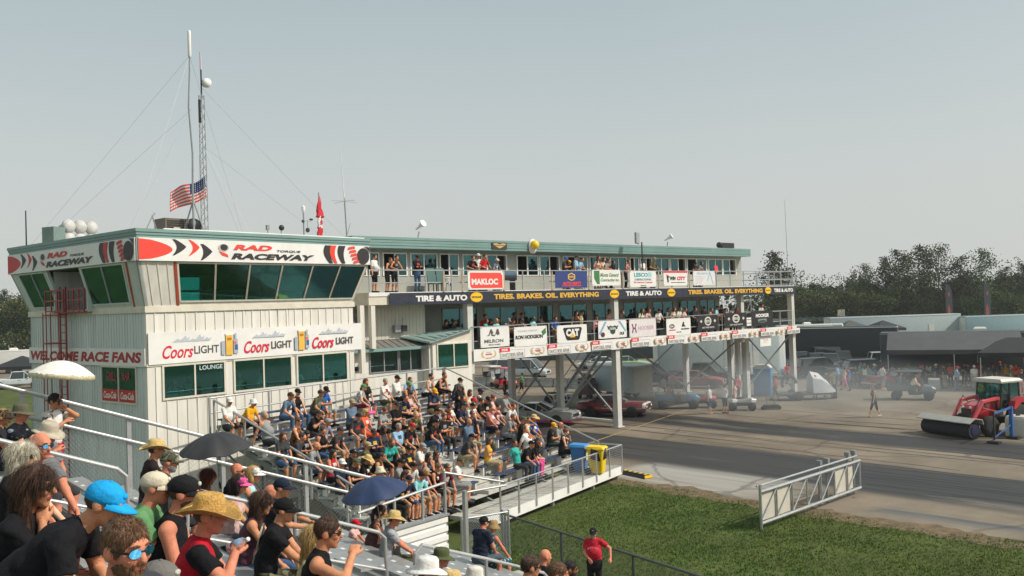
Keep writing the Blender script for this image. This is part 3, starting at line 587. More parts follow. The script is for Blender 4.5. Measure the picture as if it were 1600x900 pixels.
# ---- sponsor signs
UG, LG_, = "sponsor banners on the upper deck rail", "sponsor banners on the lower deck rail"
def ub(x0, x1, z0, z1, label, panel, items, g=UG): return sign(LB, x0, x1, z0, z1, -.07, "rail_banner", label, g, panel, items)
ub(-11.5, -9.08, 8.26, 9.22, "white rail banner with a coral red clipped-corner panel, first on the upper deck", SIGNW, [('p', CORAL, "graphic", [(.06, .2), (.1, .08), (.97, .08), (.97, .75), (.92, .9), (.06, .9)]), ('t', SIGNW, "lettering", "MAKLOC", .47, .42, .74, .33, 0, .05)])
ub(-5.2, -2.62, 8.28, 9.22, "blue rail banner with a yellow hexagon badge on the upper deck", BLUE, [('p', YEL, "emblem", [(.5 + .13 * math.cos(R(60 * k + 30)), .66 + .24 * math.sin(R(60 * k + 30))) for k in range(6)]), ('p', BLUE, "emblem", [(.5 + .10 * math.cos(R(60 * k + 30)), .66 + .185 * math.sin(R(60 * k + 30))) for k in range(6)]), ('t', YEL, "lettering", "NAPA", .5, .66, .15, .12, 0, .03), ('t', CORAL, "lettering", "AUTO PARTS", .5, .27, .58, .18, .15, .04), ('r', CORAL, "graphic", .2, .1, .8, .14)])
gg, dg = C('3C7A45'), C('5D7F3F')
ub(-2.2, .31, 8.38, 9.3, "white rail banner with a green province map and green script", SIGNW, [('p', gg, "emblem", [(.07, .95), (.26, .95), (.26, .1), (.17, .1), (.07, .45)]), ('t', dg, "lettering", "Monte General", .61, .68, .66, .25, .3, .02), ('t', dg, "lettering", "Contracting Inc.", .62, .33, .66, .25, .3, .02)])
tq = C('3C9CA6')
ub(1.16, 3.69, 8.27, 9.23, "white rail banner with teal capitals over red small print", SIGNW, [('t', tq, "lettering", "LESCO", .42, .77, .52, .26, 0, .04), ('r', C('9CCFD3'), "graphic", .7, .62, .82, .92), ('t', tq, "lettering", "CONSTRUCTION INC.", .5, .47, .66, .13, 0, .02), ('t', CORAL, "lettering", "The Contractor's Contractor", .5, .3, .72, .12), ('t', lg, "lettering", "lesco.ca", .5, .1, .2, .1)])
ub(4.43, 6.9, 8.32, 9.24, "white rail banner with a red top stripe and black and red capitals", SIGNW, [('r', RED, "graphic", 0, .88, 1, 1), ('p', RED, "emblem", [(.08, .78), (.22, .7), (.17, .62), (.14, .68)]), ('p', INK, "emblem", [(.12, .66), (.3, .62), (.2, .55), (.21, .25), (.16, .2)]), ('t', INK, "lettering", "WIN", .38, .5, .24, .26, .2, .04), ('t', RED, "lettering", "CITY", .74, .5, .38, .26, .2, .05), ('r', lg, "graphic", .3, .2, .9, .24)])
pb, pr = C('9FB6C9'), C('D9A7A2')
ub(7.53, 9.96, 8.32, 9.24, "sun-bleached pale rail banner with faint blue strokes and lines", C('DADBDA'), [('t', pb, "lettering", "PRECISION", .42, .84, .5, .16, .1, .02), ('p', pb, "graphic", [(.62, .3), (.74, .95), (.78, .95), (.66, .3)]), ('p', pb, "graphic", [(.74, .95), (.88, .1), (.92, .1), (.78, .95)])] + [('r', pr, "graphic", .1, .6 - .15 * k, .56 - .06 * k, .62 - .15 * k) for k in range(4)])
ub(-10.78, -8.79, 5.28, 6.33, "white rail banner with a twin-peaked black mark, first on the lower deck", SIGNW, [('p', lg, "emblem", [(.2, .55), (.28, .62), (.33, .86), (.38, .9), (.44, .7), (.4, .62), (.5, .6), (.56, .88), (.62, .88), (.66, .62), (.58, .56), (.54, .64), (.47, .52), (.37, .56), (.34, .72), (.3, .56)]), ('t', lg, "lettering", "MILRON", .45, .3, .66, .17, 0, .03), ('t', lg, "lettering", "METAL WORKS", .47, .12, .4, .07)], LG_)
ub(-8.44, -6.0, 5.2, 6.24, "white rail banner with bold black capitals and a small green leaf", SIGNW, [('t', gm, "lettering", "HONOURED TO SUPPORT", .4, .78, .6, .1), ('t', INK, "lettering", "RON HODGSON", .45, .47, .84, .2, .1, .05), ('p', gg, "emblem", [(.82, .7), (.96, .9), (.97, .62), (.88, .5)])], LG_)
ub(-5.22, -2.79, 5.2, 6.2, "white rail banner with a black rounded badge and yellow triangle", SIGNW, [('p', INK, "emblem", [(.22, .86), (.8, .86), (.83, .78), (.74, .2), (.7, .14), (.34, .14), (.3, .2), (.2, .78)]), ('t', SIGNW, "lettering", "CAT", .515, .57, .44, .42, 0, .07), ('p', mat("cat yellow", hexc('F0B323'), .5, 0, .05), "emblem", [(.42, .3), (.51, .56), (.6, .3)])], LG_)
ub(-1.81, .7, 5.3, 6.32, "white rail banner with blue corner stripes around a dark green skull mark", SIGNW, [('p', C('7FA6C9'), "graphic", [(.02, .3), (.22, .95), (.3, .95), (.06, .2)]), ('p', C('7FA6C9'), "graphic", [(.7, .95), (.78, .95), (.98, .4), (.95, .3)]), ('p', C('24443F'), "emblem", [(.3, .74), (.36, .66), (.42, .72), (.5, .66), (.58, .72), (.64, .66), (.7, .74), (.66, .5), (.6, .48), (.58, .28), (.5, .2), (.42, .28), (.4, .48), (.34, .5)]), ('t', SIGNW, "lettering", "TILDEN", .5, .54, .22, .12, .2, .03), ('e', C('5B2A28'), "emblem", .15, .22, .07, .14), ('t', INK, "lettering", "DLB", .82, .24, .16, .16, .2, .04)], LG_)
pu = C('7B3B68'); pk = C('C99AB0')
ub(.97, 3.51, 5.24, 6.32, "pale rail banner with a purple monogram and thin mauve capitals", C('DCD5D3'), [('p', pu, "emblem", [(.08, .75), (.13, .75), (.15, .55), (.21, .55), (.22, .75), (.27, .75), (.23, .5), (.27, .25), (.22, .25), (.2, .45), (.15, .45), (.13, .25), (.08, .25), (.12, .5)]), ('t', pk, "lettering", "HOOSIER", .62, .5, .58, .22)], LG_)
ub(4.55, 7.06, 5.16, 6.24, "white rail banner with two small black car dealer marks", SIGNW, [('e', INK, "emblem", .22, .55, .11, .13), ('t', SIGNW, "lettering", "KIA", .22, .55, .14, .13, 0, .04), ('r', RED, "graphic", .1, .3, .36, .36), ('p', INK, "emblem", [(.62, .5), (.68, .78), (.72, .78), (.73, .6), (.8, .5)]), ('t', INK, "lettering", "WEST EDMONTON", .76, .36, .34, .09, 0, .02), ('t', INK, "lettering", "KIA", .5, .2, .2, .07)], LG_)
for x0, x1, z0, lab in ((7.86, 10.1, 5.36, "torn black rail banner with white cross ornaments, tied at a slant"), (10.98, 13.54, 5.42, "taut black rail banner with white cross ornaments and a base line")):
    ub(x0, x1, z0, z0 + .98, lab, INK, [('e', C('CFCBC2'), "emblem", .5, .6, .17, .3), ('e', INK, "emblem", .5, .6, .12, .2), ('t', C('CFCBC2'), "lettering", "SPEED SHOP", .5, .6, .3, .2, 0, .05), ('t', C('CFCBC2'), "lettering", "HOT ROD PARTS", .5, .18, .6, .1, 0, .03)] + [('p', C('CFCBC2'), "emblem", [(x - .06, .6), (x, .72), (x + .06, .6), (x, .48)]) for x in (.16, .84)], LG_)
ub(14.17, 16.92, 5.4, 6.46, "black rail banner with white outlined capitals and green ring at the far end", INK, [('t', SIGNW, "lettering", "HOOKER", .5, .68, .62, .24, .15, .05), ('t', C('9DB5A8'), "lettering", "HEADERS", .5, .38, .4, .14, .1, .03), ('e', C('7C978A'), "emblem", .5, .3, .2, .09), ('e', INK, "emblem", .5, .3, .17, .06)], LG_)
# long tyre-shop banner
L_ = 36.5; it = [('t', SIGNW, "lettering", "TIRE & AUTO", .085, .5, .088, .5, 0, .05)]
def rnd(x): return [('e', YEL, "emblem", x, .52, .0112, .43), ('e', CORAL, "emblem", x, .52, .0102, .39), ('e', YEL, "emblem", x, .52, .0096, .37), ('r', INK, "emblem", x - .008, .43, x + .008, .6), ('t', YEL, "lettering", "AUTO", x, .515, .0125, .12, 0, .02)]
it += rnd(.146) + [('t', mat("banner gold", hexc('E0AE3F'), .5, 0, .06), "lettering", "TIRES. BRAKES. OIL. EVERYTHING", .289, .52, .222, .48, 0, .045)] + rnd(.438) + [('t', SIGNW, "lettering", "TIRE & AUTO", .513, .52, .094, .5, 0, .05)] + rnd(.587)
it += [('t', MATS["banner gold"], "lettering", "TIRES. BRAKES. OIL. EVERYTHING", .755, .52, .24, .5, 0, .045)] + rnd(.895) + [('t', SIGNW, "lettering", "TIRE & AUTO", .952, .5, .072, .46, 0, .05)]
sign(LB, -16.3, 20.2, 7.58, 8.16, -.08, "tyre_banner", "very long dark navy tyre shop banner along the edge of the upper deck", None, NAVY, it)
it = []; n_ = 9
rc, wr = C('CF6A5A'), C('CDB48C')
for k in range(n_):
    x = .032 + k * .1115
    it += [('e', wr, "emblem", x - .011, .52, .0055, .3), ('e', SIGNW, "emblem", x - .008, .56, .0045, .24), ('e', wr, "emblem", x + .011, .52, .0055, .3), ('e', SIGNW, "emblem", x + .008, .56, .0045, .24), ('r', rc, "emblem", x - .007, .46, x + .007, .58), ('r', C('B9C4CE'), "emblem", x - .006, .68, x + .006, .74), ('e', wr, "emblem", x, .22, .007, .07)]
    if k < n_ - 1 or True:
        x += .0525
        if x < .99: it += [('r', lg, "graphic", x - .028, .09, x + .028, .74), ('r', SIGNW, "graphic", x - .0275, .11, x + .0275, .72), ('r', RED, "graphic", x - .029, .6, x - .006, .96), ('t', SIGNW, "lettering", "DDR", x - .0175, .78, .014, .2, .1, .04), ('t', lg, "lettering", "DAVE'S DIESEL REPAIR", x, .33, .05, .32, 0, .005)]
sign(LB, -11.25, 20.2, 4.61, 5.22, -.05, "skirt_banner", "long white skirt banner of repeated diesel repair panels and wreath crests under the lower deck", None, SIGNW, it)
sign(LB, 15.23, 16.65, 3.92, 4.6, -.02, "hanging_banner", "small white banner with a faint wreath hanging below the lower deck", None, SIGNW, [('e', rc, "emblem", .5, .7, .2, .1), ('e', SIGNW, "emblem", .5, .72, .15, .08), ('r', wr, "graphic", .3, .4, .7, .44)])
sign(LB, -8.35, -7.25, 10.5, 10.86, 1.56, "plaque", "dark bronze winged plaque fixed to the teal roof edge", None, C('3A342B'), [('p', C('C9A86B'), "emblem", [(.05, .8), (.3, .9), (.5, .7), (.7, .9), (.95, .8), (.75, .4), (.5, .1), (.25, .4)]), ('t', C('3A342B'), "lettering", "Legends", .5, .55, .55, .3, .2, .02)], "plaque")
# ---- things on the roofs
t = thing("yellow_dome_lamp", "yellow dome on a white oval plate at the roof edge", "lamp", LB.p(-5.31, 1.5, 10.7), LB.rz)
b = MB(); b.prism(circ(0, 0, .3, .42), -.02, .05); b.build("plate", SIGNW, t, True); b = MB(); b.ell((0.05, -.1, .08), .26); b.build("dome", YEL, t, True)
def horn(P, rz, label, s=1.):
    t = thing("horn_loudspeaker", label, "loudspeaker", P, rz, "horn loudspeakers on the roofs")
    b = MB(); b.bar((0, .1, 0), (.1, .1, .3 * s), .05); b.build("bracket", GREYMET, t)
    b = MB(); b.lathe([(.03, -.3), (.05, -.28), (.07, -.05), (.11, .12), (.2, .28), (.2, .3), (.16, .29)], 14, (0, 0, 0), 'z'); o = b.build("horn", SIGNW, t, True); o.location = (.1, .05, .55 * s); o.rotation_euler = (R(60), R(18), 0); return t
horn(LB.p(-13.1, 1.75, 10.98), LB.rz, "white horn loudspeaker at the tower end of the long roof", 1.1); horn(LB.p(7.5, 1.75, 10.98), LB.rz + .3, "white horn loudspeaker past the tall lamp on the long roof")
t = thing("floodlight_pole", "tall dark floodlight pole rising past the upper deck rail", "floodlight", LB.p(2.9, .3, DZ2), LB.rz)
b = MB(); b.tube((0, 0, 0), (0, 0, 2.85), .04); b.build("pole", BLACK, t); b = MB(); b.box(-.16, .16, -.08, .06, 2.8, 3.5)
o = b.build("lamp_head", GREYMET, t); o.rotation_euler = (R(-8), R(10), 0); o.location = (-.45, 0, .05)
t = thing("roof_speaker_box", "black box loudspeaker lying on the far end of the roof", "loudspeaker", LB.p(13.6, 1.9, 10.99), LB.rz)
b = MB(); b.box(0, 1.5, -.2, .2, .02, .38); b.build("cabinet", BLACK, t); b = MB(); b.lathe([(.05, -.06), (.2, 0), (.22, .12)], 14, (-.15, 0, .22), 'x'); b.build("horn", BLACK, t, True)
t = thing("whip_antenna", "thin tall whip antenna at the far end of the decks", "antenna", LB.p(20.1, .4, 8.2), LB.rz); b = MB(); b.tube((0, 0, 0), (-.1, 0, 6.4), .025, .01, 6); b.build("whip", GREYMET, t)
b = MB(); b.lathe([(.06, 0), (.06, .3), (.02, .35)], 8); b.build("mount", BLACK, t)
t = thing("whip_antenna", "white whip antenna clamped to the tower's roof corner", "antenna", TW.p(10.25, 1.2, ZR), TW.rz); b = MB(); b.tube((0, 0, 0), (-.08, 0, 1.9), .03); b.tube((0, .1, 0), (.3, .1, .8), .015); b.build("mast", GREYMET, t); b = MB(); b.tube((-.08, 0, 1.7), (-.25, 0, 4.3), .025, .008); b.build("whip", SIGNW, t); b = MB()
for a in range(4): b.tube((-.08, 0, 1.75), (-.08 + .7 * math.cos(a * 1.57), .7 * math.sin(a * 1.57), 1.72), .007, n=4)
b.build("ground_radial", GREYMET, t)
# loudspeaker stack
t = thing("loudspeaker_cluster", "cluster of six white horn loudspeakers on the tower's rear roof corner", "loudspeaker", TW.p(1.9, 9.0, ZR), TW.rz + .25)
b = MB(); b.box(-1.05, -.5, -.2, .5, .1, .8); b.build("cabinet", C('6F827C'), t); b = MB(); b.bar((0, .3, 0), (0, .3, 1.2), .06); b.bar((-.6, .3, .05), (1.4, .3, .05), .06); b.build("frame", GREYMET, t)
for i in range(3):
    for k in range(2):
        b = MB(); b.lathe([(.05, .5), (.12, .3), (.2, .12), (.29, 0), (.30, -.1), (.25, -.19), (.14, -.25), (.02, -.27)], 18, (-.15 + i * .56, .1, .33 + k * .55), 'y'); b.build("horn", mat("weathered white", (.5, .49, .46), .6, 0, .2, 4), t, True)
t = thing("tall_pole", "slim dark pole on the tower roof's far corner", "pole", TW.p(.45, 10.0, ZR), 0); b = MB(); b.tube((0, 0, 0), (0, 0, 1.55), .03, .025); b.build("shaft", BLACK, t); b = MB(); b.box(-.2, .2, -.2, .2, 0, .05); b.build("base_plate", GREYMET, t)
# masts
mp = TW.p(3.36, 2.0, ZR)
t = thing("antenna_pole", "tall bowed antenna pole with a fat white tip on the tower roof", "antenna", mp, TW.rz)
b = MB(); b.sweep([(0, 0, 0), (-.02, 0, 1.5), (.02, 0, 3.2), (-.1, 0, 5), (-.02, 0, 6.4), (0, 0, 7.4)], [.04, .04, .035, .032, .028, .028], 8); b.build("pole", GREYMET, t); b = MB(); b.lathe([(.04, 6.9), (.065, 7.0), (.065, 7.9), (.05, 7.98), (.01, 8.0)], 10); b.build("antenna_tip", SIGNW, t, True)
b = MB()
for a in range(3): b.bar((.5 * math.cos(a * 2.1), .5 * math.sin(a * 2.1), 0), (0, 0, 1.4), .04)
b.build("tripod", GREYMET, t)
lp = TW.p(3.95, 2.2, ZR)
t = thing("lattice_mast", "triangular lattice mast with a white drum antenna on the tower roof", "mast", lp, TW.rz)
b = MB(); P3 = [(.15 * math.cos(a), .15 * math.sin(a)) for a in (0, 2.09, 4.19)]
for x, y in P3: b.tube((x, y, 0), (x * .75, y * .75, 5.6), .018, n=6)
for k in range(28):
    for i in range(3):
        p, q = P3[i], P3[(i + 1) % 3]; s0, s1 = 1 - .25 * k / 28, 1 - .25 * (k + 1) / 28
        if k % 2: p, q = q, p
        b.tube((p[0] * s0, p[1] * s0, k * .2), (q[0] * s1, q[1] * s1, k * .2 + .2), .009, n=4)
b.build("lattice", GREYMET, t); b = MB(); b.tube((0, 0, 5.5), (0, 0, 6.7), .03); b.tube((-.1, 0, 4.5), (-.1, 0, 5.4), .05); b.build("mast_head", BLACK, t); b = MB(); b.tube((0, 0, 6.6), (-.01, 0, 7.3), .04, .03); b.build("antenna_tip", C('C9B9C6'), t)
b = MB(); b.lathe([(.01, -.14), (.17, -.1), (.19, 0), (.17, .1), (.01, .13)], 16, (.2, -.05, 6.1), 'y'); b.build("drum_antenna", SIGNW, t, True)
WIRE = mat("guy wire", (.33, .34, .34), .5, .3, 0)
for (top, pts, frm) in ((mp + np.array([0, 0, 7.0]), [(.3, .8, "front corner"), (.2, 9, "horn loudspeakers"), (9.8, 8, "rear roof corner")], "the top of the bowed pole"), (mp + np.array([0, 0, 4.9]), [(.3, 1.2, "front corner"), (.4, 8.4, "horn loudspeakers")], "midway up the bowed pole"),
                        (lp + np.array([0, 0, 5.9]), [(10.1, 1.0, "limp flag"), (8, 9.5, "rear roof edge")], "the drum antenna"), (lp + np.array([0, 0, 3.6]), [(9.3, 1.4, "weather mast"), (5.2, .9, "roof's front edge"), (5.6, 2.2, "small roof cameras")], "midway up the lattice mast")):
    for x, y, to in pts: b = MB(); b.tube(top, TW.p(x, y, ZR), .004, n=4); tag(b.build("guy_wire", WIRE), "thin guy wire from %s down toward the %s" % (frm, to), "guy wire", "guy wires on the tower roof")
# flags
def flag(name, label, P, yawx, w, h, faces, parent_items, droop):
    t = thing(name, label, "flag", P, 0); return t
def us_flag():
    t = thing("striped_flag", "red and white striped flag with blue starred canton tugging in the wind", "flag", lp + np.array([.08, -.1, 2.4]), 0)
    nx, nz = 26, 26; w, h = 1.5, .8
    def pt(u, v): return np.array([-w * u * .92 + .04 * v, .10 * math.sin(u * 9 + v * 2) * (.3 + u), -h * v - .62 * u - .08 * math.sin(u * 6)])
    col = {0: (MB(), CORAL, "red_stripes"), 1: (MB(), SIGNW, "white_stripes"), 2: (MB(), BLUE, "canton")}
    for i in range(nx):
        for k in range(nz):
            c = 2 if (i < nx * .4 and k < nz * 7 / 13) else ((k * 13 // nz) % 2)
            u0, u1, v0, v1 = i / nx, (i + 1) / nx, k / nz, (k + 1) / nz; P = [pt(u0, v0), pt(u1, v0), pt(u1, v1), pt(u0, v1)]
            col[c][0].hexa([p + np.array([0, -.003, 0]) for p in P], [p + np.array([0, .003, 0]) for p in P])
    for bb, m, n in col.values(): bb.build(n, m, t, True)
    s = MB()
    for i in range(6):
        for k in range(5):
            p = pt(.05 + i * .058, .06 + k * .095); s.ell(tuple(p + np.array([0, -.012, 0])), (.018, .008, .018), 6, 4)
    s.build("stars", SIGNW, t)
us_flag()
t = thing("maple_flag", "limp red and white flag hanging down its pole on the tower roof", "flag", TW.p(9.4, 2.0, ZR), TW.rz)
b = MB(); b.tube((0, 0, 0), (0, 0, 2.15), .025); b.build("flagpole", GREYMET, t)
def drape(z0, z1, w0, w1, m, nm, off):
    b = MB(); n_ = 10; rr = []
    for i in range(n_ + 1):
        f = i / n_; z = z0 + (z1 - z0) * f; w = w0 + (w1 - w0) * f; rr.append([(off + w * math.cos(a) * (1 + .35 * math.sin(3 * a + i)), .35 * w * math.sin(a) * (1 + .4 * math.cos(4 * a + i)), z) for a in np.linspace(0, 6.28, 13)[:-1]])
    b.loft(rr); b.build(nm, m, t, True)
FR = mat("flag red", hexc('C3182B'), .7, 0, .08); drape(2.02, 1.05, .03, .2, FR, "red_field", .02); drape(1.12, .58, .13, .1, SIGNW, "white_field", .03); drape(.66, .02, .12, .15, FR, "red_field", .02)
b = MB(); b.prism([(.0, .75), (.04, .82), (.0, .87), (.05, .9), (.07, 1.0), (.09, .9), (.14, .87), (.1, .82), (.14, .75)], -.075, -.06); b.build("leaf", FR, t)
t = thing("cooling_unit", "boxy brown cooling unit with coiled hoses on the tower roof", "air conditioner", TW.p(2.4, 2.4, ZR), TW.rz)
BRN = mat("brown metal", (.14, .11, .08), .5, .2, .15)
b = MB(); b.box(0, 1.0, 0, .8, .05, .7); b.build("cabinet", BRN, t); b = MB()
for k in range(7): b.box(.08, .92, -.02, 0, .1 + k * .08, .14 + k * .08)
b.build("louvre_grille", BLACK, t); b = MB(); b.lathe([(.3, -.12), (.34, 0), (.3, .12)], 18, (1.25, .1, .42), 'y'); b.build("hose_coil", BLACK, t, True); b = MB(); b.box(.3, .55, -.1, -.02, .1, .35); b.build("control_box", C('B9B4A8'), t)
t = thing("weather_mast", "short weather mast with side arm and sensors on the roof", "mast", TW.p(8.4, 1.8, ZR), TW.rz)
b = MB(); b.tube((0, 0, 0), (0, 0, 1.3), .03); b.tube((0, 0, .85), (.4, 0, .85), .015); b.tube((.2, 0, .5), (.2, 0, .9), .012); b.build("mast", GREYMET, t); b = MB(); b.lathe([(.05, 1.2), (.08, 1.3), (.08, 1.45), (.02, 1.5)], 10); b.build("sensor", SIGNW, t); b = MB(); b.ell((.4, 0, .92), (.1, .05, .05)); b.ell((-.03, 0, .82), (.07, .06, .07)); b.lathe([(.1, -.02), (.1, .02)], 12, (.2, 0, .45), 'y'); b.build("wind_vane", BLACK, t)
for x, lab in ((6.15, "small square roof camera on a thin stalk"), (6.8, "small round roof camera beside the square one")):
    t = thing("roof_camera", lab, "camera", TW.p(x, 1.2, ZR), TW.rz); b = MB(); b.tube((0, 0, 0), (0, 0, .32), .018); b.build("stalk", GREYMET, t); b = MB()
    (b.box(-.06, .06, -.05, .05, .3, .5) if x < 6.5 else b.ell((0, -.03, .42), (.12, .1, .12))); b.build("housing", BLACK if x > 6.5 else C('8C8F88'), t)
t = thing("ridge_vent", "small wire vent frame on the tower roof corner", "vent", TW.p(.9, .5, ZR), TW.rz); b = MB(); b.tube((-.3, 0, 0), (-.05, 0, .5), .02); b.tube((.1, 0, 0), (-.05, 0, .5), .02); b.tube((-.05, 0, .5), (.05, 0, .62), .03); b.build("frame", GREYMET, t)
# furniture on the upper deck
GREYC = C('6D6A63')
for x, lab in ((-12.6, "dark green covered chair behind the deck rail near the red man"), (-12.0, "teal folded chair behind the deck rail")):
    t = thing("deck_chair", lab, "chair", LB.p(x, 1.2, DZ2), LB.rz); b = MB(); b.box(-.28, .28, -.25, .25, .4, .46); b.build("seat", C('2F5A55'), t); b = MB(); b.hexa([(-.28, .2, .45), (.28, .2, .45), (.28, .26, .45), (-.28, .26, .45)], [(-.26, .36, 1.25), (.26, .36, 1.25), (.26, .42, 1.25), (-.26, .42, 1.25)]); b.build("backrest", C('2F5A55'), t)
    for sx in (-.25, .25):
        for sy in (-.2, .2): b = MB(); b.bar((sx, sy, 0), (sx, sy, .4), .04); b.build("leg", BLACK, t)
t = thing("bar_stool", "white bar stool behind the first red-panel banner's rail bay", "stool", LB.p(-12.2, .7, DZ2), LB.rz); b = MB(); b.lathe([(.01, .68), (.17, .68), (.17, .72), (.01, .74)], 12); b.build("seat", SIGNW, t)
for a in range(4): b = MB(); b.bar((.2 * math.cos(a * 1.57), .2 * math.sin(a * 1.57), 0), (.1 * math.cos(a * 1.57), .1 * math.sin(a * 1.57), .68), .03); b.build("leg", SIGNW, t)
t = thing("barbecue", "black barbecue grill behind the upper rail past the red-panel banner", "barbecue", LB.p(-8.2, .7, DZ2), LB.rz); b = MB(); b.box(-.6, .6, -.25, .25, .55, .8); b.build("firebox", BLACK, t); b = MB(); b.lathe([(.01, -.6), (.27, -.58), (.27, .58), (.01, .6)], 14, (0, 0, .82), 'x'); b.build("hood", mat("blue cover", (.03, .07, .12), .6), t)
for sx in (-.5, .5): b = MB(); b.box(sx - .03, sx + .03, -.2, .2, 0, .55); b.build("leg", BLACK, t)
t = thing("red_cooler_lid", "small red square board propped on the upper deck rail", "board", LB.p(10.6, .3, DZ2 + .95), LB.rz); b = MB(); b.hexa([(0, 0, 0), (.4, 0, .05), (.4, .03, .05), (0, .03, 0)], [(.05, .1, .5), (.42, .1, .5), (.42, .13, .5), (.05, .13, .5)]); b.build("board", RED, t); b = MB(); b.bar((.2, .02, 0), (.2, .3, .1), .03); b.build("stay", GREYMET, t)
# ================================================================ grandstands
SEATB = mat("blue bench", (.03, .048, .11), .55, 0, .35, 3); PLANK = mat("weathered plank", (.48, .46, .41), .7, 0, .25, 3, .3, 20)
DECKM = mat("pale deck", (.46, .44, .38), .75, 0, .22, 1.3, .3, 15, .3)
DARKST = mat("understructure", (.22, .23, .22), .6, .3, .2, 3)
def chain(par, pts, zb, h, pitch=.075, r=.0035, m_=None, name="chain_link"):
    """woven wire mesh between 2 points (top edge may slope); pts=(p,q) at the bottom edge"""
    p, q = np.array(pts[0], float), np.array(pts[1], float); L = np.linalg.norm((q - p)[:2]); b = MB(); d = (q - p) / L
    n_ = int((L + h) / pitch)
    for sgn in (1, -1):
        for i in range(n_ + 1):
            u0 = i * pitch - (h if sgn > 0 else 0); a = []
            t0, t1 = u0, u0 + h
            if sgn < 0: t0, t1 = u0 , u0 - h
            # clip to 0..L
            z0, z1 = 0., h
            def cl(t0, t1, z0, z1):
                if t0 == t1: return None
                lo, hi = 0., 1.
                for s_, e_ in ((0, L),):
                    f0, f1 = (s_ - t0) / (t1 - t0), (e_ - t0) / (t1 - t0)
                    lo = max(lo, min(f0, f1)); hi = min(hi, max(f0, f1))
                return (lo, hi) if hi - lo > .02 else None
            c = cl(t0, t1, z0, z1)
            if c is None: continue
            A = p + d * (t0 + (t1 - t0) * c[0]) + np.array([0, 0, h * c[0]]); B_ = p + d * (t0 + (t1 - t0) * c[1]) + np.array([0, 0, h * c[1]]); b.tube(A, B_, r, n=3)
    return b.build(name, m_ or GREYMET, par)
gs = thing("grandstand", "aluminium grandstand with blue bench seats in front of the tower", "grandstand", ST.o, ST.rz)
ROW0, PITCH_, SZ0, RISE, NR = 1.9, .68, 1.2, .26, 11
XL, XR, AX0, AX1 = -13.1, .1, -7.55, -6.35
def row(k): return ROW0 + PITCH_ * k, SZ0 + RISE * k
for k in range(NR):
    y, z = row(k); t_ = z - .45
    b = MB(); b.box(XL, XR, y - .46, y - .17, t_ - .04, t_); b.box(XL, XR, y - .15, y + .2, t_ - .05, t_ - .01); b.box(XL, XR, y + .165, y + .185, t_ + .02, t_ + .22); b.build("tread", PLANK, gs)
    for x0, x1 in ((XL, AX0), (AX1, XR)):
        b = MB(); b.box(x0, x1, y - .12, y + .13, z - .05, z); s = b.build("bench_seat", SEATB, gs)
        b = MB(); n_ = int((x1 - x0) / 1.5)
        for i in range(n_ + 1): x = x0 + .15 + (x1 - x0 - .3) * i / n_; b.box(x - .025, x + .025, y - .1, y + .1, t_, z - .05)
        b.build("bracket", SIGNW, s)
    b = MB(); b.box(AX0 + .05, AX1 - .05, y - .5, y + .05, t_ - .02, t_ + .13); b.build("aisle_step", PLANK, gs)
b = MB()
for x in np.linspace(XL + .1, XR - .1, 8): b.bar((x, 1.3, .45), (x, 9.1, 3.3), .1, .2); b.bar((x, 5, 0), (x, 5, 1.8), .1); b.bar((x, 8.9, 0), (x, 8.9, 3.2), .1); b.bar((x, 5, .2), (x, 8.9, 2.9), .06)
b.build("frame", DARKST, gs)
def slope_rail(par, x, y0, y1, zf, name="handrail", mids=(.5,), posts=None, h=1.0, r=.035, m_=None):
    """handrail running up the slope; zf(y)= top height"""
    b = MB(); b.tube((x, y0, zf(y0)), (x, y1, zf(y1)), r)
    for mfr in mids: b.tube((x, y0, zf(y0) - h * mfr), (x, y1, zf(y1) - h * mfr), r * .8)
    for y in posts: b.bar((x, y, zf(y) - h), (x, y, zf(y)), .06)
    return b.build(name, m_ or ALU, par)
zr = lambda y: 1.52 + (y - 1.0) * .381
slope_rail(gs, .22, 1.0, 9.0, zr, "side_rail", (), np.linspace(1.0, 9.0, 5), 1.15)
zr2 = lambda y: 1.86 + (y - 2.0) * .384
slope_rail(gs, -13.25, 1.2, 8.8, zr2, "side_rail", (), np.linspace(1.2, 8.8, 6), 1.25, .04)
b = MB(); b.tube((XL - .1, 9.1, 4.52), (.22, 9.1, 4.56), .035); b.tube((XL - .1, 9.1, 4.0), (.22, 9.1, 4.05), .03)
for x in np.linspace(XL - .1, .22, 6): b.bar((x, 9.1, 2.8), (x, 9.1, 4.55), .06)
b.build("back_rail", ALU, gs)
b = MB(); b.box(-9.8, .35, .04, 1.42, .38, .5)
for k in range(34): b.box(-9.8 + k * .3, -9.52 + k * .3, .05, 1.41, .5, .508)
b.build("walkway_deck", DECKM, gs)
b = MB(); b.box(-9.8, .38, 0, .04, .2, .53); b.box(.35, .39, .04, 1.42, .2, .53); b.build("deck_fascia", SIGNW, gs)
b = MB()
for x in (-8.5, -5.2, -2, .2): b.box(x - .06, x + .06, .1, .22, 0, .38)
b.build("deck_leg", GALV, gs)
b = MB()
for x in np.linspace(-8.9, .34, 9): b.box(x - .03, x + .03, -.045, -.005, .3, 1.42)
b.tube((-8.9, -.02, 1.42), (.34, -.02, 1.42), .03); b.tube((.34, -.02, 1.42), (.34, 1.5, 1.42), .03); b.bar((.34, 1.45, .5), (.34, 1.45, 1.42), .05); b.build("walkway_rail", GALV, gs)
b = MB()
for z in np.linspace(.6, 1.35, 9): b.tube((-8.9, -.02, z), (.34, -.02, z), .003, n=3)
for x in np.linspace(-8.9, .34, 110): b.tube((x, -.02, .55), (x, -.02, 1.4), .0025, n=3)
b.build("wire_mesh", GALV, gs)
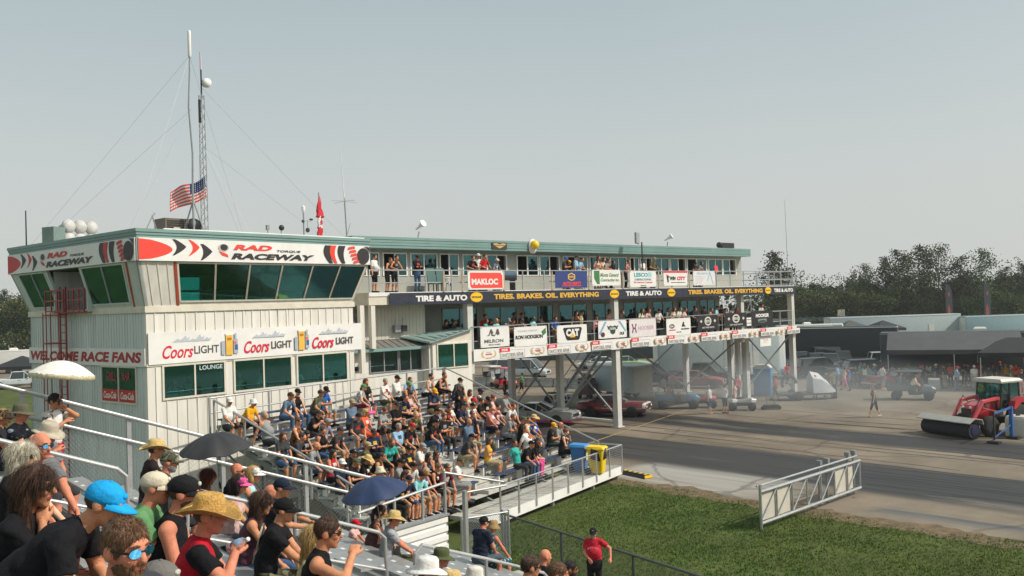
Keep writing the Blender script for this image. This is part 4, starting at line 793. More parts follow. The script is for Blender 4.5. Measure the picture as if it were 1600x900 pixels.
# ---- near grandstand
NGZ = lambda s: 5.5 - .36 * s
fs = thing("near_grandstand", "aluminium grandstand in the foreground descending toward the lanes", "grandstand", FG.o, FG.rz)
FX0, FX1, FA0, FA1 = -5, 17.0, 10.5, 11.7
STK = mat("white number sticker", (.75, .75, .73), .5)
for k in range(0, 17):
    s_ = .7 * k + .05; t_ = NGZ(s_)
    b = MB(); b.box(FX0, FX1, -s_ - .62, -s_ - .22, t_ - .05, t_); b.box(FX0, FX1, -s_ - .2, -s_ + .06, t_ - .05, t_ - .01); b.build("tread", ALU, fs)
    for x0, x1 in ((FX0, FA0), (FA1, FX1)):
        b = MB(); b.box(x0, x1, -s_ - .14, -s_ + .14, t_ + .41, t_ + .45); s = b.build("bench_seat", ALU, fs)
        if x1 > 8:
            b = MB()
            for x in np.arange(max(x0, 7) + .25, x1, .46): b.box(x - .06, x + .06, -s_ + .03, -s_ + .09, t_ + .451, t_ + .453)
            b.build("seat_number", STK, s)
    b = MB(); b.box(FA0 + .05, FA1 - .05, -s_ - .25, -s_ + .3, t_, t_ + .12); b.build("aisle_step", ALU, fs)
b = MB()
for x in np.linspace(FX0, FX1, 8): b.bar((x, 0, 5.2), (x, -11.8, 1.0), .1, .25); b.bar((x, -4, 0), (x, -4, 3.8), .1); b.bar((x, -9, 0), (x, -9, 2.), .1)
b.build("frame", DARKST, fs)
b = MB(); b.box(FX0, FX1, -13.2, -11.5, 1.0, 1.1); b.build("walkway_deck", DECKM, fs)
zt = lambda y: 7.25 + .366 * y
b = MB(); b.tube((17.07, .8, zt(.8)), (17.07, -9.6, zt(-9.6)), .035, n=10); b.tube((17.07, .8, zt(.8) - .42), (17.07, -9.6, zt(-9.6) - .42), .032, n=10)
for y in np.arange(.6, -9.7, -1.7): b.bar((17.12, y, zt(y) - 1.9), (17.12, y, zt(y)), .075)
b.build("end_rail", ALU, fs)
for y in np.arange(.6, -9.0, -1.7):
    z0 = zt(y) - 1.7; p, q = (17.1, y, z0), (17.1, y - 1.7, z0 - .366 * 1.7); chain(fs, (p, q), 0, 1.25, .085, .0022, GREYMET)
def hrail(y0, y1, x=11.1, hh=1.08):
    z = lambda y: NGZ(-y) + hh; b = MB()
    b.sweep([(x, y0 + .05, z(y0) - .75), (x, y0 + .02, z(y0) - .12), (x, y0 - .1, z(y0) - .02), (x, (y0 + y1) / 2, z((y0 + y1) / 2)), (x, y1 + .12, z(y1)), (x, y1 + .02, z(y1) - .1), (x, y1, z(y1) - 1.0)], .026, 10)
    m_ = (y0 + y1) / 2; b.tube((x, m_, z(m_) - 1.0), (x, m_, z(m_)), .026); b.tube((x, y0, z(y0) - .55), (x, y1, z(y1) - .55), .02); b.build("aisle_handrail", ALU, fs)
hrail(-.2, -2.9, 11.1, 1.2); hrail(-3.6, -6.3, 11.1, 1.08); hrail(-6.9, -9.4, 11.3, .95)
# ---- ribbed white ramp wall and its rails beyond the near stand
p, q = atd(573, 838, 20.2), atd(699, 822, 22.2); yw = math.atan2(q[0] - p[0], q[1] - p[1]); RW = Fr((p[0], p[1], 0), yw); Lr = math.hypot(q[0] - p[0], q[1] - p[1]); zt_ = p[2]
t = thing("ramp_wall", "white ribbed ramp wall with a steel handrail between the two grandstands", "ramp", RW.o, RW.rz)
b = MB(); b.box(0, Lr, .02, .1, 0, zt_ - .05)
for k in range(9): b.box(0, Lr, -.03, .02, zt_ - .2 - k * .22, zt_ - .08 - k * .22)
b.build("siding", SIGNW, t); b = MB(); b.box(-.05, Lr + .05, -.05, .14, zt_ - .05, zt_); b.build("cap", ALU, t)
b = MB(); b.tube((-.2, .05, zt_ + .55), (Lr, .05, zt_ + .75), .035); b.tube((Lr, .05, zt_ - 1), (Lr, .05, zt_ + 1.0), .04); b.tube((Lr, .05, zt_ + 1.0), (Lr + 1.6, -.5, zt_ + .55), .03); b.bar((Lr + .45, -.2, -.2 + zt_ - 1.6), (Lr + .45, -.2, zt_ + .5), .10); b.tube((Lr + .45, -.2, zt_ + .45), (Lr + 1.7, -.5, zt_ + .45), .03)
for f in (.35, .7): b.bar((Lr * f, .05, zt_), (Lr * f, .05, zt_ + .7), .05)
b.build("handrail", ALU, t)
# ---- chain link fence across the grass
P0, P1 = onz(786, 856), onz(1130, 985)
CF = Fr(P0, math.atan2(P1[0] - P0[0], P1[1] - P0[1])); Lc = np.linalg.norm(P1 - P0)
t = thing("chain_fence", "low dark chain link fence across the grass in front of the near stand", "fence", CF.o, CF.rz)
DK = mat("dark galvanised", (.12, .13, .13), .5, .5, .15, 4)
b = MB(); b.tube((-.1, 0, 1.05), (Lc, 0, 1.05), .035); b.build("top_rail", DK, t)
for x in [0, .16] + list(np.arange(3, Lc, 3)): b = MB(); b.tube((x, 0, 0), (x, 0, 1.15 if x < .5 else 1.05), .04); b.build("post", DK, t)
chain(t, ((0, 0, .03), (Lc, 0, .03)), 0, 1.0, .08, .004, DK)
t = thing("chain_gate", "short chain link gate panel at the walkway corner", "fence", atd(722, 850, 25) * np.array([1, 1, 0]), CF.rz + 1.5)
b = MB(); b.tube((0, 0, 0), (0, 0, 1.55), .035); b.tube((1.5, 0, 0), (1.5, 0, 1.55), .035); b.tube((0, 0, 1.5), (1.5, 0, 1.5), .03); b.build("gate_frame", GALV, t); chain(t, ((0, 0, .1), (1.5, 0, .1)), 0, 1.38, .08, .004)
# ---- wheelie bins on the walkway
def bin_(px, py, body, lid, label, bag):
    P = onz(px, py, .508); t = thing("wheelie_bin", label, "bin", P, ST.rz + .15, "wheelie bins at the end of the walkway")
    b = MB(); rr = []
    for z, w, d in ((.08, .22, .25), (.5, .25, .29), (.98, .29, .33), (1.0, .31, .35), (1.04, .31, .35)):
        rr.append([(sx * w * c, sy * d * e, z) for sx, sy, c, e in ((-1, -1, .85, 1), (1, -1, .85, 1), (1, -1, 1, .85), (1, 1, 1, .85), (1, 1, .85, 1), (-1, 1, .85, 1), (-1, 1, 1, .85), (-1, -1, 1, .85))])
    b.loft(rr); b.build("body", body, t)
    b = MB(); b.hexa([(-.33, -.37, 1.045), (.33, -.37, 1.045), (.33, .37, 1.045), (-.33, .37, 1.045)], [(-.28, -.3, 1.12), (.28, -.3, 1.12), (.3, .36, 1.14), (-.3, .36, 1.14)]); b.box(-.3, .3, .37, .43, 1.05, 1.09); b.build("lid", lid, t)
    for x in (-.27, .27): b = MB(); b.lathe([(.02, -.04), (.14, -.04), (.14, .04), (.02, .04)], 14, (x, .32, .15), 'x'); b.build("wheel", RUBBER, t)
    if bag:
        b = MB(); b.loft([[(.335 * math.cos(a) * (1 + .06 * math.sin(5 * a)), .37 * math.sin(a) * (1 + .06 * math.cos(4 * a)), z + .05 * math.sin(3 * a)) for a in np.linspace(0, 6.28, 17)[:-1]] for z in (.62, .8, 1.03)]); b.build("bin_bag", mat("black plastic", (.02, .018, .018), .3, 0, .2, 5), t, True)
    else:
        b = MB(); b.box(-.13, .13, -.315, -.3, .5, .82); b.build("sticker", C('D9D3A0'), t)
bin_(907, 737, mat("bin blue", hexc('2E6EA8'), .45, 0, .08), mat("bin lid blue", hexc('3C8CCB'), .45, 0, .08), "blue wheelie bin with a pale sticker at the end of the walkway", False)
bin_(934, 741, mat("bin yellow", hexc('E8C312'), .45, 0, .06), mat("bin lid yellow", hexc('EFC61B'), .45, 0, .06), "yellow wheelie bin with a black bag hanging out under its lid", True)
# ================================================================ people: implicit bodies meshed by surface nets
def A3(*v): return np.array(v, float)
def sd(P, pr):
    if pr[0] == 'c':
        _, a, b_, ra, rb, lab, fl = pr[:7]; p = P - a; ab = b_ - a
        if fl is not None:
            n_, s = fl; p = p + np.outer(p @ n_, n_) * (s - 1); ab = ab + n_ * (ab @ n_) * (s - 1)
        t = np.clip(p @ ab / (ab @ ab + 1e-12), 0, 1); d = np.linalg.norm(p - t[:, None] * ab, axis=1) - (ra + (rb - ra) * t)
        if fl is not None: d = d / (1 + (fl[1] - 1) * .5)
        if len(pr) > 7:
            for q, nn in pr[7]: d = np.maximum(d, (P - q) @ nn)
        return d
    _, c, r, lab, M = pr[:5]; p = P - c
    if M is not None: p = p @ M.T
    k = np.linalg.norm(p / r, axis=1) + 1e-9; k2 = np.linalg.norm(p / r ** 2, axis=1) + 1e-9; d = k * (k - 1) / k2
    if len(pr) > 5:
        for q, nn in pr[5]: d = np.maximum(d, (P - q) @ nn)
    return d
def field(P, prims, k):
    d = None
    for pr in prims:
        e = sd(P, pr)
        if d is None: d = e
        else: h = np.clip(.5 + .5 * (d - e) / k, 0, 1); d = d * (1 - h) + e * h - k * h * (1 - h)
    return d
def surf(prims, vox, k=.025, noise=None):
    lo, hi = [], []
    for pr in prims:
        if pr[0] == 'c': r = max(pr[3], pr[4]); lo += [np.minimum(pr[1], pr[2]) - r]; hi += [np.maximum(pr[1], pr[2]) + r]
        else: r = max(pr[2]); lo += [pr[1] - r]; hi += [pr[1] + r]
    lo = np.min(lo, 0) - 3 * vox; hi = np.max(hi, 0) + 3 * vox; cs = 4; n_ = (np.ceil((hi - lo) / (vox * cs)).astype(int))
    ax = [lo[i] + (np.arange(n_[i]) + .5) * vox * cs for i in range(3)]; Q = np.stack(np.meshgrid(*ax, indexing='ij'), -1).reshape(-1, 3)
    cd_ = field(Q, prims, k).reshape(n_); G = np.repeat(np.repeat(np.repeat(cd_, cs, 0), cs, 1), cs, 2)
    act = np.abs(cd_) < vox * cs * 1.5 + k * .3; am = np.repeat(np.repeat(np.repeat(act, cs, 0), cs, 1), cs, 2); idx = np.argwhere(am)
    P = lo + (idx + .5) * vox; d = np.concatenate([field(P[i:i + 60000], prims, k) for i in range(0, len(P), 60000)])
    if noise is not None: d = d + noise(P)
    G[am] = d; s = G < 0; N = np.array(G.shape); c = s[:-1, :-1, :-1].astype(np.int8)
    cnt = sum(s[i:N[0] - 1 + i, j:N[1] - 1 + j, l:N[2] - 1 + l].astype(np.int8) for i in (0, 1) for j in (0, 1) for l in (0, 1)); cell = np.argwhere((cnt > 0) & (cnt < 8))
    ids = -np.ones(N - 1, int); ids[tuple(cell.T)] = np.arange(len(cell)); acc = np.zeros((len(cell), 3)); num = np.zeros(len(cell)); cor = [A3(i, j, l).astype(int) for i in (0, 1) for j in (0, 1) for l in (0, 1)]
    for a in range(8):
        for b_ in range(a + 1, 8):
            if np.abs(cor[a] - cor[b_]).sum() != 1: continue
            ga = G[tuple((cell + cor[a]).T)]; gb = G[tuple((cell + cor[b_]).T)]; m = (ga < 0) != (gb < 0); t = ga / (ga - gb + 1e-12)
            acc[m] += (cor[a] + (cor[b_] - cor[a]) * t[:, None])[m]; num[m] += 1
    V = lo + (cell + acc / num[:, None] + .5) * vox; F = []
    for ax_ in range(3):
        u, w = (ax_ + 1) % 3, (ax_ + 2) % 3; sl0 = [slice(None)] * 3; sl1 = [slice(None)] * 3; sl0[ax_] = slice(0, -1); sl1[ax_] = slice(1, None)
        e = np.argwhere(s[tuple(sl0)] != s[tuple(sl1)]); ok = (e[:, u] > 0) & (e[:, w] > 0) & (e[:, u] < N[u] - 1) & (e[:, w] < N[w] - 1); e = e[ok]
        du = np.zeros(3, int); du[u] = 1; dw = np.zeros(3, int); dw[w] = 1; q = np.stack([ids[tuple((e - o).T)] for o in (du + dw, dw, 0 * du, du)], 1)
        flip = ~s[tuple(e.T)]; q[flip] = q[flip][:, ::-1]; F.append(q)
    F = np.concatenate(F); F = F[(F >= 0).all(1)]; return V, F
def labels(V, F, prims):
    c = V[F].mean(1); best = None
    for pr in prims:
        d = sd(c, pr); lab = pr[5] if pr[0] == 'c' else pr[3]
        if best is None: best = d.copy(); L = np.full(len(c), lab)
        else: m = d < best; best[m] = d[m]; L[m] = lab
    return L
def to_mesh(name, V, F, L=None):
    me = bpy.data.meshes.new(name); nf = len(F); me.vertices.add(len(V)); me.vertices.foreach_set("co", V.ravel()); me.loops.add(nf * 4); me.loops.foreach_set("vertex_index", F.ravel().astype(np.int32))
    me.polygons.add(nf); me.polygons.foreach_set("loop_start", np.arange(0, nf * 4, 4, dtype=np.int32)); me.polygons.foreach_set("use_smooth", [True] * nf)
    if L is not None: me.polygons.foreach_set("material_index", L.astype(np.int32))
    me.update(calc_edges=True); return me
def rot(ax, deg):
    m = Matrix.Rotation(R(deg), 3, ax); return np.array(m)
def ik(a, b_, l1, l2, pole):
    d = b_ - a; L = np.linalg.norm(d); mx = (l1 + l2) * .995
    if L > mx: b_ = a + d / L * mx; d = b_ - a; L = mx
    x = (l1 * l1 - l2 * l2 + L * L) / (2 * L); h = math.sqrt(max(0, l1 * l1 - x * x)); u_ = d / L; pl = np.array(pole, float); pl = pl - u_ * (pl @ u_); return a + u_ * x + unit(pl) * h, b_
def figure(sit=True, lean=8, hy=0, hp=-5, arms=('lap', 'lap'), fat=1., sex='m', sleeve='s', short=True, foot=0., spread=.14, step=0., twist=0, hand_obj=None, head=True, legs=True):
    """joint layout and primitives of one figure; origin on the floor, facing +y; labels 0 skin 1 shirt 2 trousers 3 shoes 4 lips"""
    pr = []; c = lambda a, b_, ra, rb, lab, fl=None: pr.append(('c', np.array(a, float), np.array(b_, float), ra, rb, lab, fl))
    pel = A3(0, 0, .56) if sit else A3(0, 0, .95); RT = rot('Z', twist) @ rot('X', -lean); up = RT @ A3(0, 0, 1); fw_ = RT @ A3(0, 1, 0); rt = RT @ A3(1, 0, 0)
    sw = .178 if sex == 'm' else .155; hw = .095
    waist = pel + A3(0, 0, .1) + up * .08; chest = pel + A3(0, 0, .06) + up * .32; shc = pel + A3(0, 0, .04) + up * .46; nb = pel + A3(0, 0, .04) + up * .51
    S = [shc - rt * sw, shc + rt * sw]; fl = (fw_, 1.42)
    ff_ = (fw_, 1.25 if fat > 1.05 else 1.38); c(pel + A3(0, 0, -.03), pel + up * .05, .158 * fat, .152 * fat, 2, ff_)
    if not sit: c(pel + A3(0, 0, -.07), pel, .15 * fat, .158 * fat, 2, ff_)
    c(pel + up * .09, waist, .158 * fat, .146 * fat, 1, ff_); c(waist, chest, .146 * fat, .166 * (.5 + .5 * fat), 1, fl); c(chest, shc + up * -.02, .155 * (.6 + .4 * fat), .125, 1, fl)
    c(S[0] + rt * .03, S[1] - rt * .03, .074 if sleeve != 'n' else .066, .074 if sleeve != 'n' else .066, 1 if sleeve != 'n' else 0, (fw_, 1.15))
    if sleeve == 'n':
        for s in (-1, 1): c(chest + rt * s * .08, nb - up * .035 + rt * s * .095, .075, .058, 1, (fw_, 1.2))
    if sex == 'f':
        for s in (-1, 1): pr.append(('e', chest + rt * s * .075 + fw_ * .085 + up * .0, A3(.075, .07, .075), 1, None))
    elif fat > 1.05: pr.append(('e', waist + fw_ * .07 + up * .06, A3(.16, .12, .15) * fat, 1, None))
    # neck and head
    HM = rot('Z', hy) @ rot('Z', twist * .3) @ rot('X', hp - lean * .25); hu, hf, hr = HM @ A3(0, 0, 1), HM @ A3(0, 1, 0), HM @ A3(1, 0, 0)
    hc = nb + up * .105 + fw_ * .02 + hu * .075 + hf * .02
    c(nb - up * .05, hc - hu * .06 - hf * .015, .06 if sex == 'm' else .05, .052 if sex == 'm' else .045, 0)
    def hp_(x, y, z): return hc + hr * x + hf * y + hu * z
    if head:
        Mx = np.stack([hr, hf, hu]); w = 1. if sex == 'm' else .94
        pr.append(('e', hp_(0, -.008, .028), A3(.076, .098, .095) * w, 0, Mx)); pr.append(('e', hp_(0, .03, -.035), A3(.062, .066, .085) * w, 0, Mx))
        c(hp_(0, .058, -.088), hp_(0, .066, -.098), .030 * w, .026 * w, 0); c(hp_(0, .090, .022), hp_(0, .112, -.022), .010, .0155, 0); c(hp_(-.03, .082, .034), hp_(.03, .082, .034), .014, .014, 0)
        for s in (-1, 1): pr.append(('e', hp_(s * .076, -.012, -.005), A3(.013, .024, .033), 0, Mx)); pr.append(('e', hp_(s * .042, .07, -.015), A3(.024, .024, .024), 0, Mx))
        c(hp_(-.017, .088, -.058), hp_(.017, .088, -.058), .0095, .0095, 4)
    # arms
    H_ = []; mode = {'lap': A3(.10, .36, .64 - .56), 'knee': A3(.16, .45, .58 - .56), 'cross': A3(-.10, .20, .26), 'phone': A3(.05, .30, .30), 'face': A3(.03, .20, .56), 'brow': A3(.06, .18, .66), 'side': A3(.24, .06, -.10), 'back': A3(.30, -.28, -.02), 'clasp': A3(.02, .48, .10), 'hip': A3(.18, .03, .04), 'fwd': A3(.12, .50, .22), 'up': A3(.12, .30, .66), 'rail': A3(.20, .36, .16), 'down': A3(.23, .05, -.16)}
    for i, s in enumerate((-1, 1)):
        m = arms[i]; off = mode[m] if isinstance(m, str) else np.array(m, float); tgt = pel + rt * (off[0] * s) + (fw_ if (isinstance(m, str) and m in ('cross', 'phone', 'face', 'brow', 'up')) else A3(math.sin(-R(twist)), math.cos(R(twist)), 0)) * off[1] + (up if (isinstance(m, str) and m in ('cross', 'face', 'brow', 'up', 'phone')) else A3(0, 0, 1)) * off[2]
        pole = rt * s * .9 - A3(0, 0, 1) * .7 - fw_ * (.5 if m not in ('brow', 'up', 'face') else -.3)
        el, hd = ik(S[i], tgt, .285, .26, pole); ar = 1. if sex == 'm' else .84
        sl = {'s': .62, 'n': 0, 'l': 1.}[sleeve]; mid = S[i] + (el - S[i]) * max(sl, .08)
        if sl: c(S[i], mid, .064 * ar, .056 * ar, 1)
        if sl < 1: c(S[i] if not sl else mid - (el - S[i]) * .1, el, .050 * ar, .042 * ar, 0); c(el, hd, .042 * ar, .029 * ar, 0)
        else: c(mid, el, .054 * ar, .046 * ar, 1); c(el, hd, .046 * ar, .036 * ar, 1)
        hd_dir = unit(hd - el); c(hd, hd + hd_dir * .055, .033 * ar, .036 * ar, 0); c(hd + hd_dir * .06, hd + hd_dir * .11, .030 * ar, .02 * ar, 0); H_.append((hd, hd_dir, el))
    # legs
    if legs:
        for i, s in enumerate((-1, 1)):
            hip = pel + A3(s * hw, 0, -.02)
            if sit: kn = A3(s * spread, .45, .52); an = A3(s * (spread - .02), .42 + foot, .09); toe = an + A3(s * .02, .17, -.045)
            else: kn = A3(s * .105, .03 + step * s * .45, .5); an = A3(s * .11, -.03 + step * s, .085 + (.05 if step * s < 0 else 0)); toe = an + A3(s * .03, .17, -.045)
            c(hip, kn, .092 * (.6 + .4 * fat), .064, 2); f_ = .45 if short else 1.0
            if short: c(kn, kn + (an - kn) * .1, .062, .058, 2 if not sit else 0); c(kn, kn + (an - kn) * .35, .052, .056, 0); c(kn + (an - kn) * .35, an, .056, .036, 0)
            else: c(kn, an, .066, .052, 2)
            c(an + A3(0, -.03, -.03), toe, .045, .036, 3)
    return dict(pr=pr, hc=hc, HM=HM, hands=H_, S=S, nb=nb, up=up, fw=fw_, rt=rt, pel=pel, chest=chest)
# ---- head wear and hair, in head space (origin = head centre, +y = face)
HATS = {}
E3 = lambda c, r, clip=None: ('e', A3(*c), A3(*r), 0, None) + ((clip,) if clip else ())
def sdf_hat(name, prims, vox=.011, k=.012, noise=None):
    if name not in HATS:
        V, F = surf(prims, vox, k, noise); HATS[name] = to_mesh(name, V, F)
    return HATS[name]
def hn(P):
    az = np.arctan2(P[:, 0], P[:, 1] + .01); return .0022 * np.sin(az * 34 + 2.5 * np.sin(P[:, 2] * 22 + az * 3)) + .0018 * np.sin(az * 71 + 4 * np.sin(P[:, 2] * 35)) + .003 * np.sin(P[:, 2] * 30 + az * 5)
FACE = [(A3(0, .045, .0), unit(A3(0, 1, -.75)))]
NAPE = [(A3(0, 0, -.045), A3(0, .35, -1))]
def hair(kind):
    if kind == 'short': return sdf_hat('hair_short', [E3((0, -.012, .036), (.085, .104, .10), FACE + NAPE)], .009, .01, hn)
    if kind == 'buzz': return sdf_hat('hair_buzz', [E3((0, -.01, .032), (.08, .101, .097), FACE + NAPE)], .009)
    if kind == 'long': return sdf_hat('hair_long', [E3((0, -.012, .036), (.088, .106, .10), FACE), ('c', A3(0, -.06, .02), A3(0, -.075, -.26), .085, .075, 0, (A3(0, 1, 0), 1.4)), ('c', A3(-.065, -.02, .0), A3(-.085, .0, -.24), .034, .03, 0, None), ('c', A3(.065, -.02, .0), A3(.085, .0, -.24), .034, .03, 0, None)], .011, .02, hn)
    if kind == 'bob': return sdf_hat('hair_bob', [E3((0, -.012, .036), (.088, .106, .10), FACE), ('c', A3(0, -.05, .02), A3(0, -.06, -.10), .088, .08, 0, (A3(0, 1, 0), 1.3)), ('c', A3(-.068, -.015, 0), A3(-.075, .005, -.09), .03, .028, 0, None), ('c', A3(.068, -.015, 0), A3(.075, .005, -.09), .03, .028, 0, None)], .011, .02, hn)
    if kind == 'bun': return sdf_hat('hair_bun', [E3((0, -.012, .036), (.084, .104, .10), FACE + NAPE), E3((0, -.075, .115), (.045, .045, .04))], .011, .02, hn)
    if kind == 'tail': return sdf_hat('hair_tail', [E3((0, -.012, .034), (.082, .102, .098), FACE + NAPE), ('c', A3(0, -.11, .03), A3(0, -.14, -.06), .03, .035, 0, None), ('c', A3(0, -.14, -.06), A3(0, -.12, -.2), .035, .018, 0, None)], .011, .015, hn)
    if kind == 'under': return sdf_hat('hair_under_cap', [E3((0, -.014, .026), (.080, .101, .09), FACE + [(A3(0, 0, -.05), A3(0, .4, -1)), (A3(0, 0, .05), A3(0, 0, 1))])], .011)
def hatmesh(kind):
    n = 'hat_' + kind
    if n in HATS: return HATS[n]
    b = MB()
    def dome(rx, ry, rz_, cz, z0, y0=-.008, n1=8, nn=22, flat=0.):
        rr = []
        for i in range(n1 + 1):
            t = i / n1 * math.pi / 2; f = math.cos(t); h = math.sin(t); rr.append([(rx * max(f, .02) * math.cos(a), y0 + ry * max(f, .02) * math.sin(a), z0 + (cz - z0) + rz_ * h) for a in np.linspace(0, 2 * math.pi, nn + 1)[:-1]])
        rr = [[(x * 1.0, y, z0) for x, y, z in rr[0]]] + rr; b.loft(rr)
    if kind == 'cap' or kind == 'capback':
        dome(.087, .110, .082, .045, .016); sg = 1 if kind == 'cap' else -1; P_, Q_ = [], []
        top = [[], []]
        for j, r_ in enumerate((.0, .055, .095)):
            ring = []
            for a in np.linspace(-1.15, 1.15, 11): ring.append((math.sin(a) * (.086 + r_ * .12), sg * (math.cos(a) * (.103 + r_) - .012 - (.02 if abs(a) > 1 else 0) * j), .034 - r_ * .22 - .05 * abs(math.sin(a)) ** 2 * r_ * 2.2))
            top[0].append(ring)
        g = top[0]; vs = [p for r_ in g for p in r_] + [(x, y, z - .008) for r_ in g for x, y, z in r_]; m = 11; o = 33; fs = []
        for j in range(2):
            for i in range(10): fs += [(j * m + i, j * m + i + 1, (j + 1) * m + i + 1, (j + 1) * m + i), (o + j * m + i, o + (j + 1) * m + i, o + (j + 1) * m + i + 1, o + j * m + i + 1)]
        for i in range(10): fs += [(2 * m + i, 2 * m + i + 1, o + 2 * m + i + 1, o + 2 * m + i)]
        b.add(vs, fs); b.ell((0, -.008, .127), (.012, .012, .007), 8, 5)
        if kind == 'cap': b.mi = 1; b.ell((0, .092, .074), (.027, .014, .018), 10, 6); b.mi = 0
    elif kind == 'visor':
        b.lathe([(.092, .03), (.096, .03), (.094, .075), (.088, .075)], 22, (0, -.008, 0), 'z', .92, 1.13); vs = []
        for a in np.linspace(-1.15, 1.15, 11): vs += [(math.sin(a) * .088, math.cos(a) * .1 - .01, .035), (math.sin(a) * .1, math.cos(a) * .19 - .03, .012)]
        b.add(vs + [(x, y, z + .008) for x, y, z in vs], [(2 * i, 2 * i + 1, 2 * i + 3, 2 * i + 2) for i in range(10)] + [(22 + 2 * i, 22 + 2 * i + 2, 22 + 2 * i + 3, 22 + 2 * i + 1) for i in range(10)])
    else:
        def brim(w, dz, wave, crown):
            prof = crown; nn = 32; rr = []
            for (r_, z, k) in prof: rr.append([(r_ * .93 * math.cos(a) * (1 + 0 * k), -.008 + r_ * 1.08 * math.sin(a), z + wave * k * math.cos(2 * a)) for a in np.linspace(0, 2 * math.pi, nn + 1)[:-1]])
            b.loft(rr)
        if kind == 'bucket': brim(0, 0, .0, [(.155, -.03, 1), (.158, -.026, 1), (.108, .026, 0), (.103, .045, 0), (.095, .11, 0), (.08, .132, 0), (.01, .137, 0)])
        elif kind == 'boonie': brim(0, 0, .018, [(.185, .0, 1), (.187, .005, 1), (.14, .02, .4), (.106, .03, 0), (.104, .05, 0), (.098, .115, 0), (.082, .137, 0), (.01, .14, 0)])
        elif kind == 'straw': brim(0, 0, .03, [(.21, .015, 1), (.212, .022, 1), (.15, .012, .5), (.107, .03, 0), (.105, .055, 0), (.095, .115, 0), (.075, .145, 0), (.035, .14, 0), (.01, .13, 0)])
        elif kind == 'cowboy': brim(0, 0, .045, [(.215, .035, 1), (.218, .043, 1), (.15, .02, .5), (.107, .03, 0), (.103, .06, 0), (.096, .125, 0), (.08, .155, 0), (.04, .14, 0), (.01, .13, 0)])
    HATS[n] = b.mesh(n, True); return HATS[n]
def shades_mesh():
    if 'shades' not in HATS:
        b = MB()
        for s in (-1, 1):
            b.loft([[(s * (.034 + .029 * math.cos(a)), .101 - .012 * abs(math.cos(a) * .5 + .5) * 1.0 + dy, .010 + .019 * math.sin(a) * (1 if math.sin(a) > 0 else 1.1)) for a in np.linspace(0, 2 * math.pi, 13)[:-1]] for dy in (0, .008)])
        b.mi = 1; b.bar((-.012, .108, .016), (.012, .108, .016), .006)
        for s in (-1, 1): b.bar((s * .062, .096, .016), (s * .078, .06, .016), .005, .01); b.bar((s * .078, .06, .016), (s * .080, -.02, .012), .005, .01)
        HATS['shades'] = b.mesh('sunglasses', False)
    return HATS['shades']
SKINS = ['D9A07E', 'C98A66', 'E0AE90', 'B9744F', 'D49272', 'A86848', '7A4B34', 'CF8468']
def skin(i): return mat("skin %d" % i, SKINS[i], .58, 0, .18, 11, .35, 120, .25, 7)
LIP = mat("lip", hexc('A8564A'), .5, 0, 0)
HAIRC = {'k': '1E1713', 'b': '4A3122', 'l': '6B4A30', 'y': 'C2A067', 'g': '9A948B', 'r': '6A3018', 'w': 'D8CFB8'}
def hairmat(c): return mat("hair " + c, HAIRC[c], .42, 0, .45, 70, .8, 130, .5, 3, (1, 1, .12))
def setmats(o, mats):
    me = o.data
    while len(me.materials) < len(mats): me.materials.append(mats[len(me.materials)])
    for i, m in enumerate(mats):
        if o.material_slots[i].material is not m: o.material_slots[i].link = 'OBJECT'; o.material_slots[i].material = m
BODY = {}
def body(key, vox=.024, **kw):
    if key not in BODY:
        f = figure(**kw); V, F = surf(f['pr'], vox, .022); L = labels(V, F, f['pr']); q = V[F].mean(1) - f['chest']; L[(L == 1) & (np.abs(q @ f['rt']) < .075) & (np.abs(q @ f['up'] - .02) < .055) & (q @ f['fw'] > .05)] = 5; me = to_mesh("body", V, F, L); BODY[key] = (me, f)
    return BODY[key]
def headpiece(par, f, mesh, m, name, dz=0., scale=1.):
    o = link(name, mesh, par); M = Matrix([list(r) + [0] for r in f['HM']] + [[0, 0, 0, 1]]); hc = f['hc'] + f['HM'] @ A3(0, 0, dz); M.translation = Vector(hc)
    o.matrix_local = M @ Matrix.Scale(scale, 4); setmats(o, m if isinstance(m, list) else [m]); return o
def person(P, rz, bodykey, kw, shirt, legs, skin_i, hat, label, group=None, scale=1., shoes='2A2A2C', shades=False, hairc='b'):
    me, f = body(bodykey, **kw)
    o = link("person", me, None, P, rz); o.scale = (scale,) * 3; tag(o, label, "person", group)
    cl = lambda h: h if not isinstance(h, str) else cloth(h)
    pm_ = cl(rng.choice(['C9C6BE', '8E9094', 'A83A34', 'C9A64A', '3A4A60', 'D8D4CC'])) if isinstance(shirt, str) and rng.random() < .5 else cl(shirt)
    setmats(o, [skin(skin_i), cl(shirt), cl(legs), cl(shoes), LIP, pm_])
    kind, col = hat
    if kind in ('short', 'buzz', 'long', 'bob', 'bun', 'tail'): headpiece(o, f, hair(kind), hairmat(col), "hair")
    elif kind in ('cap', 'capback', 'bucket', 'boonie', 'straw', 'cowboy', 'visor'):
        headpiece(o, f, hatmesh(kind), [cl(col), cl(rng.choice(['D8D4CC', 'B9B4A8', 'B8322E', '2A2A2C', 'C9A64A']))] if kind == 'cap' else cl(col), "cap" if 'cap' in kind else ("visor" if kind == 'visor' else "hat"))
        if hairc: headpiece(o, f, hair('under' if hairc[0] != 'L' else 'long'), hairmat(hairc[-1]), "hair", 0, .99)
    if shades: headpiece(o, f, shades_mesh(), [mat("lens dark", (.01, .012, .014), .08, 0, 0), BLACK], "sunglasses")
    return o
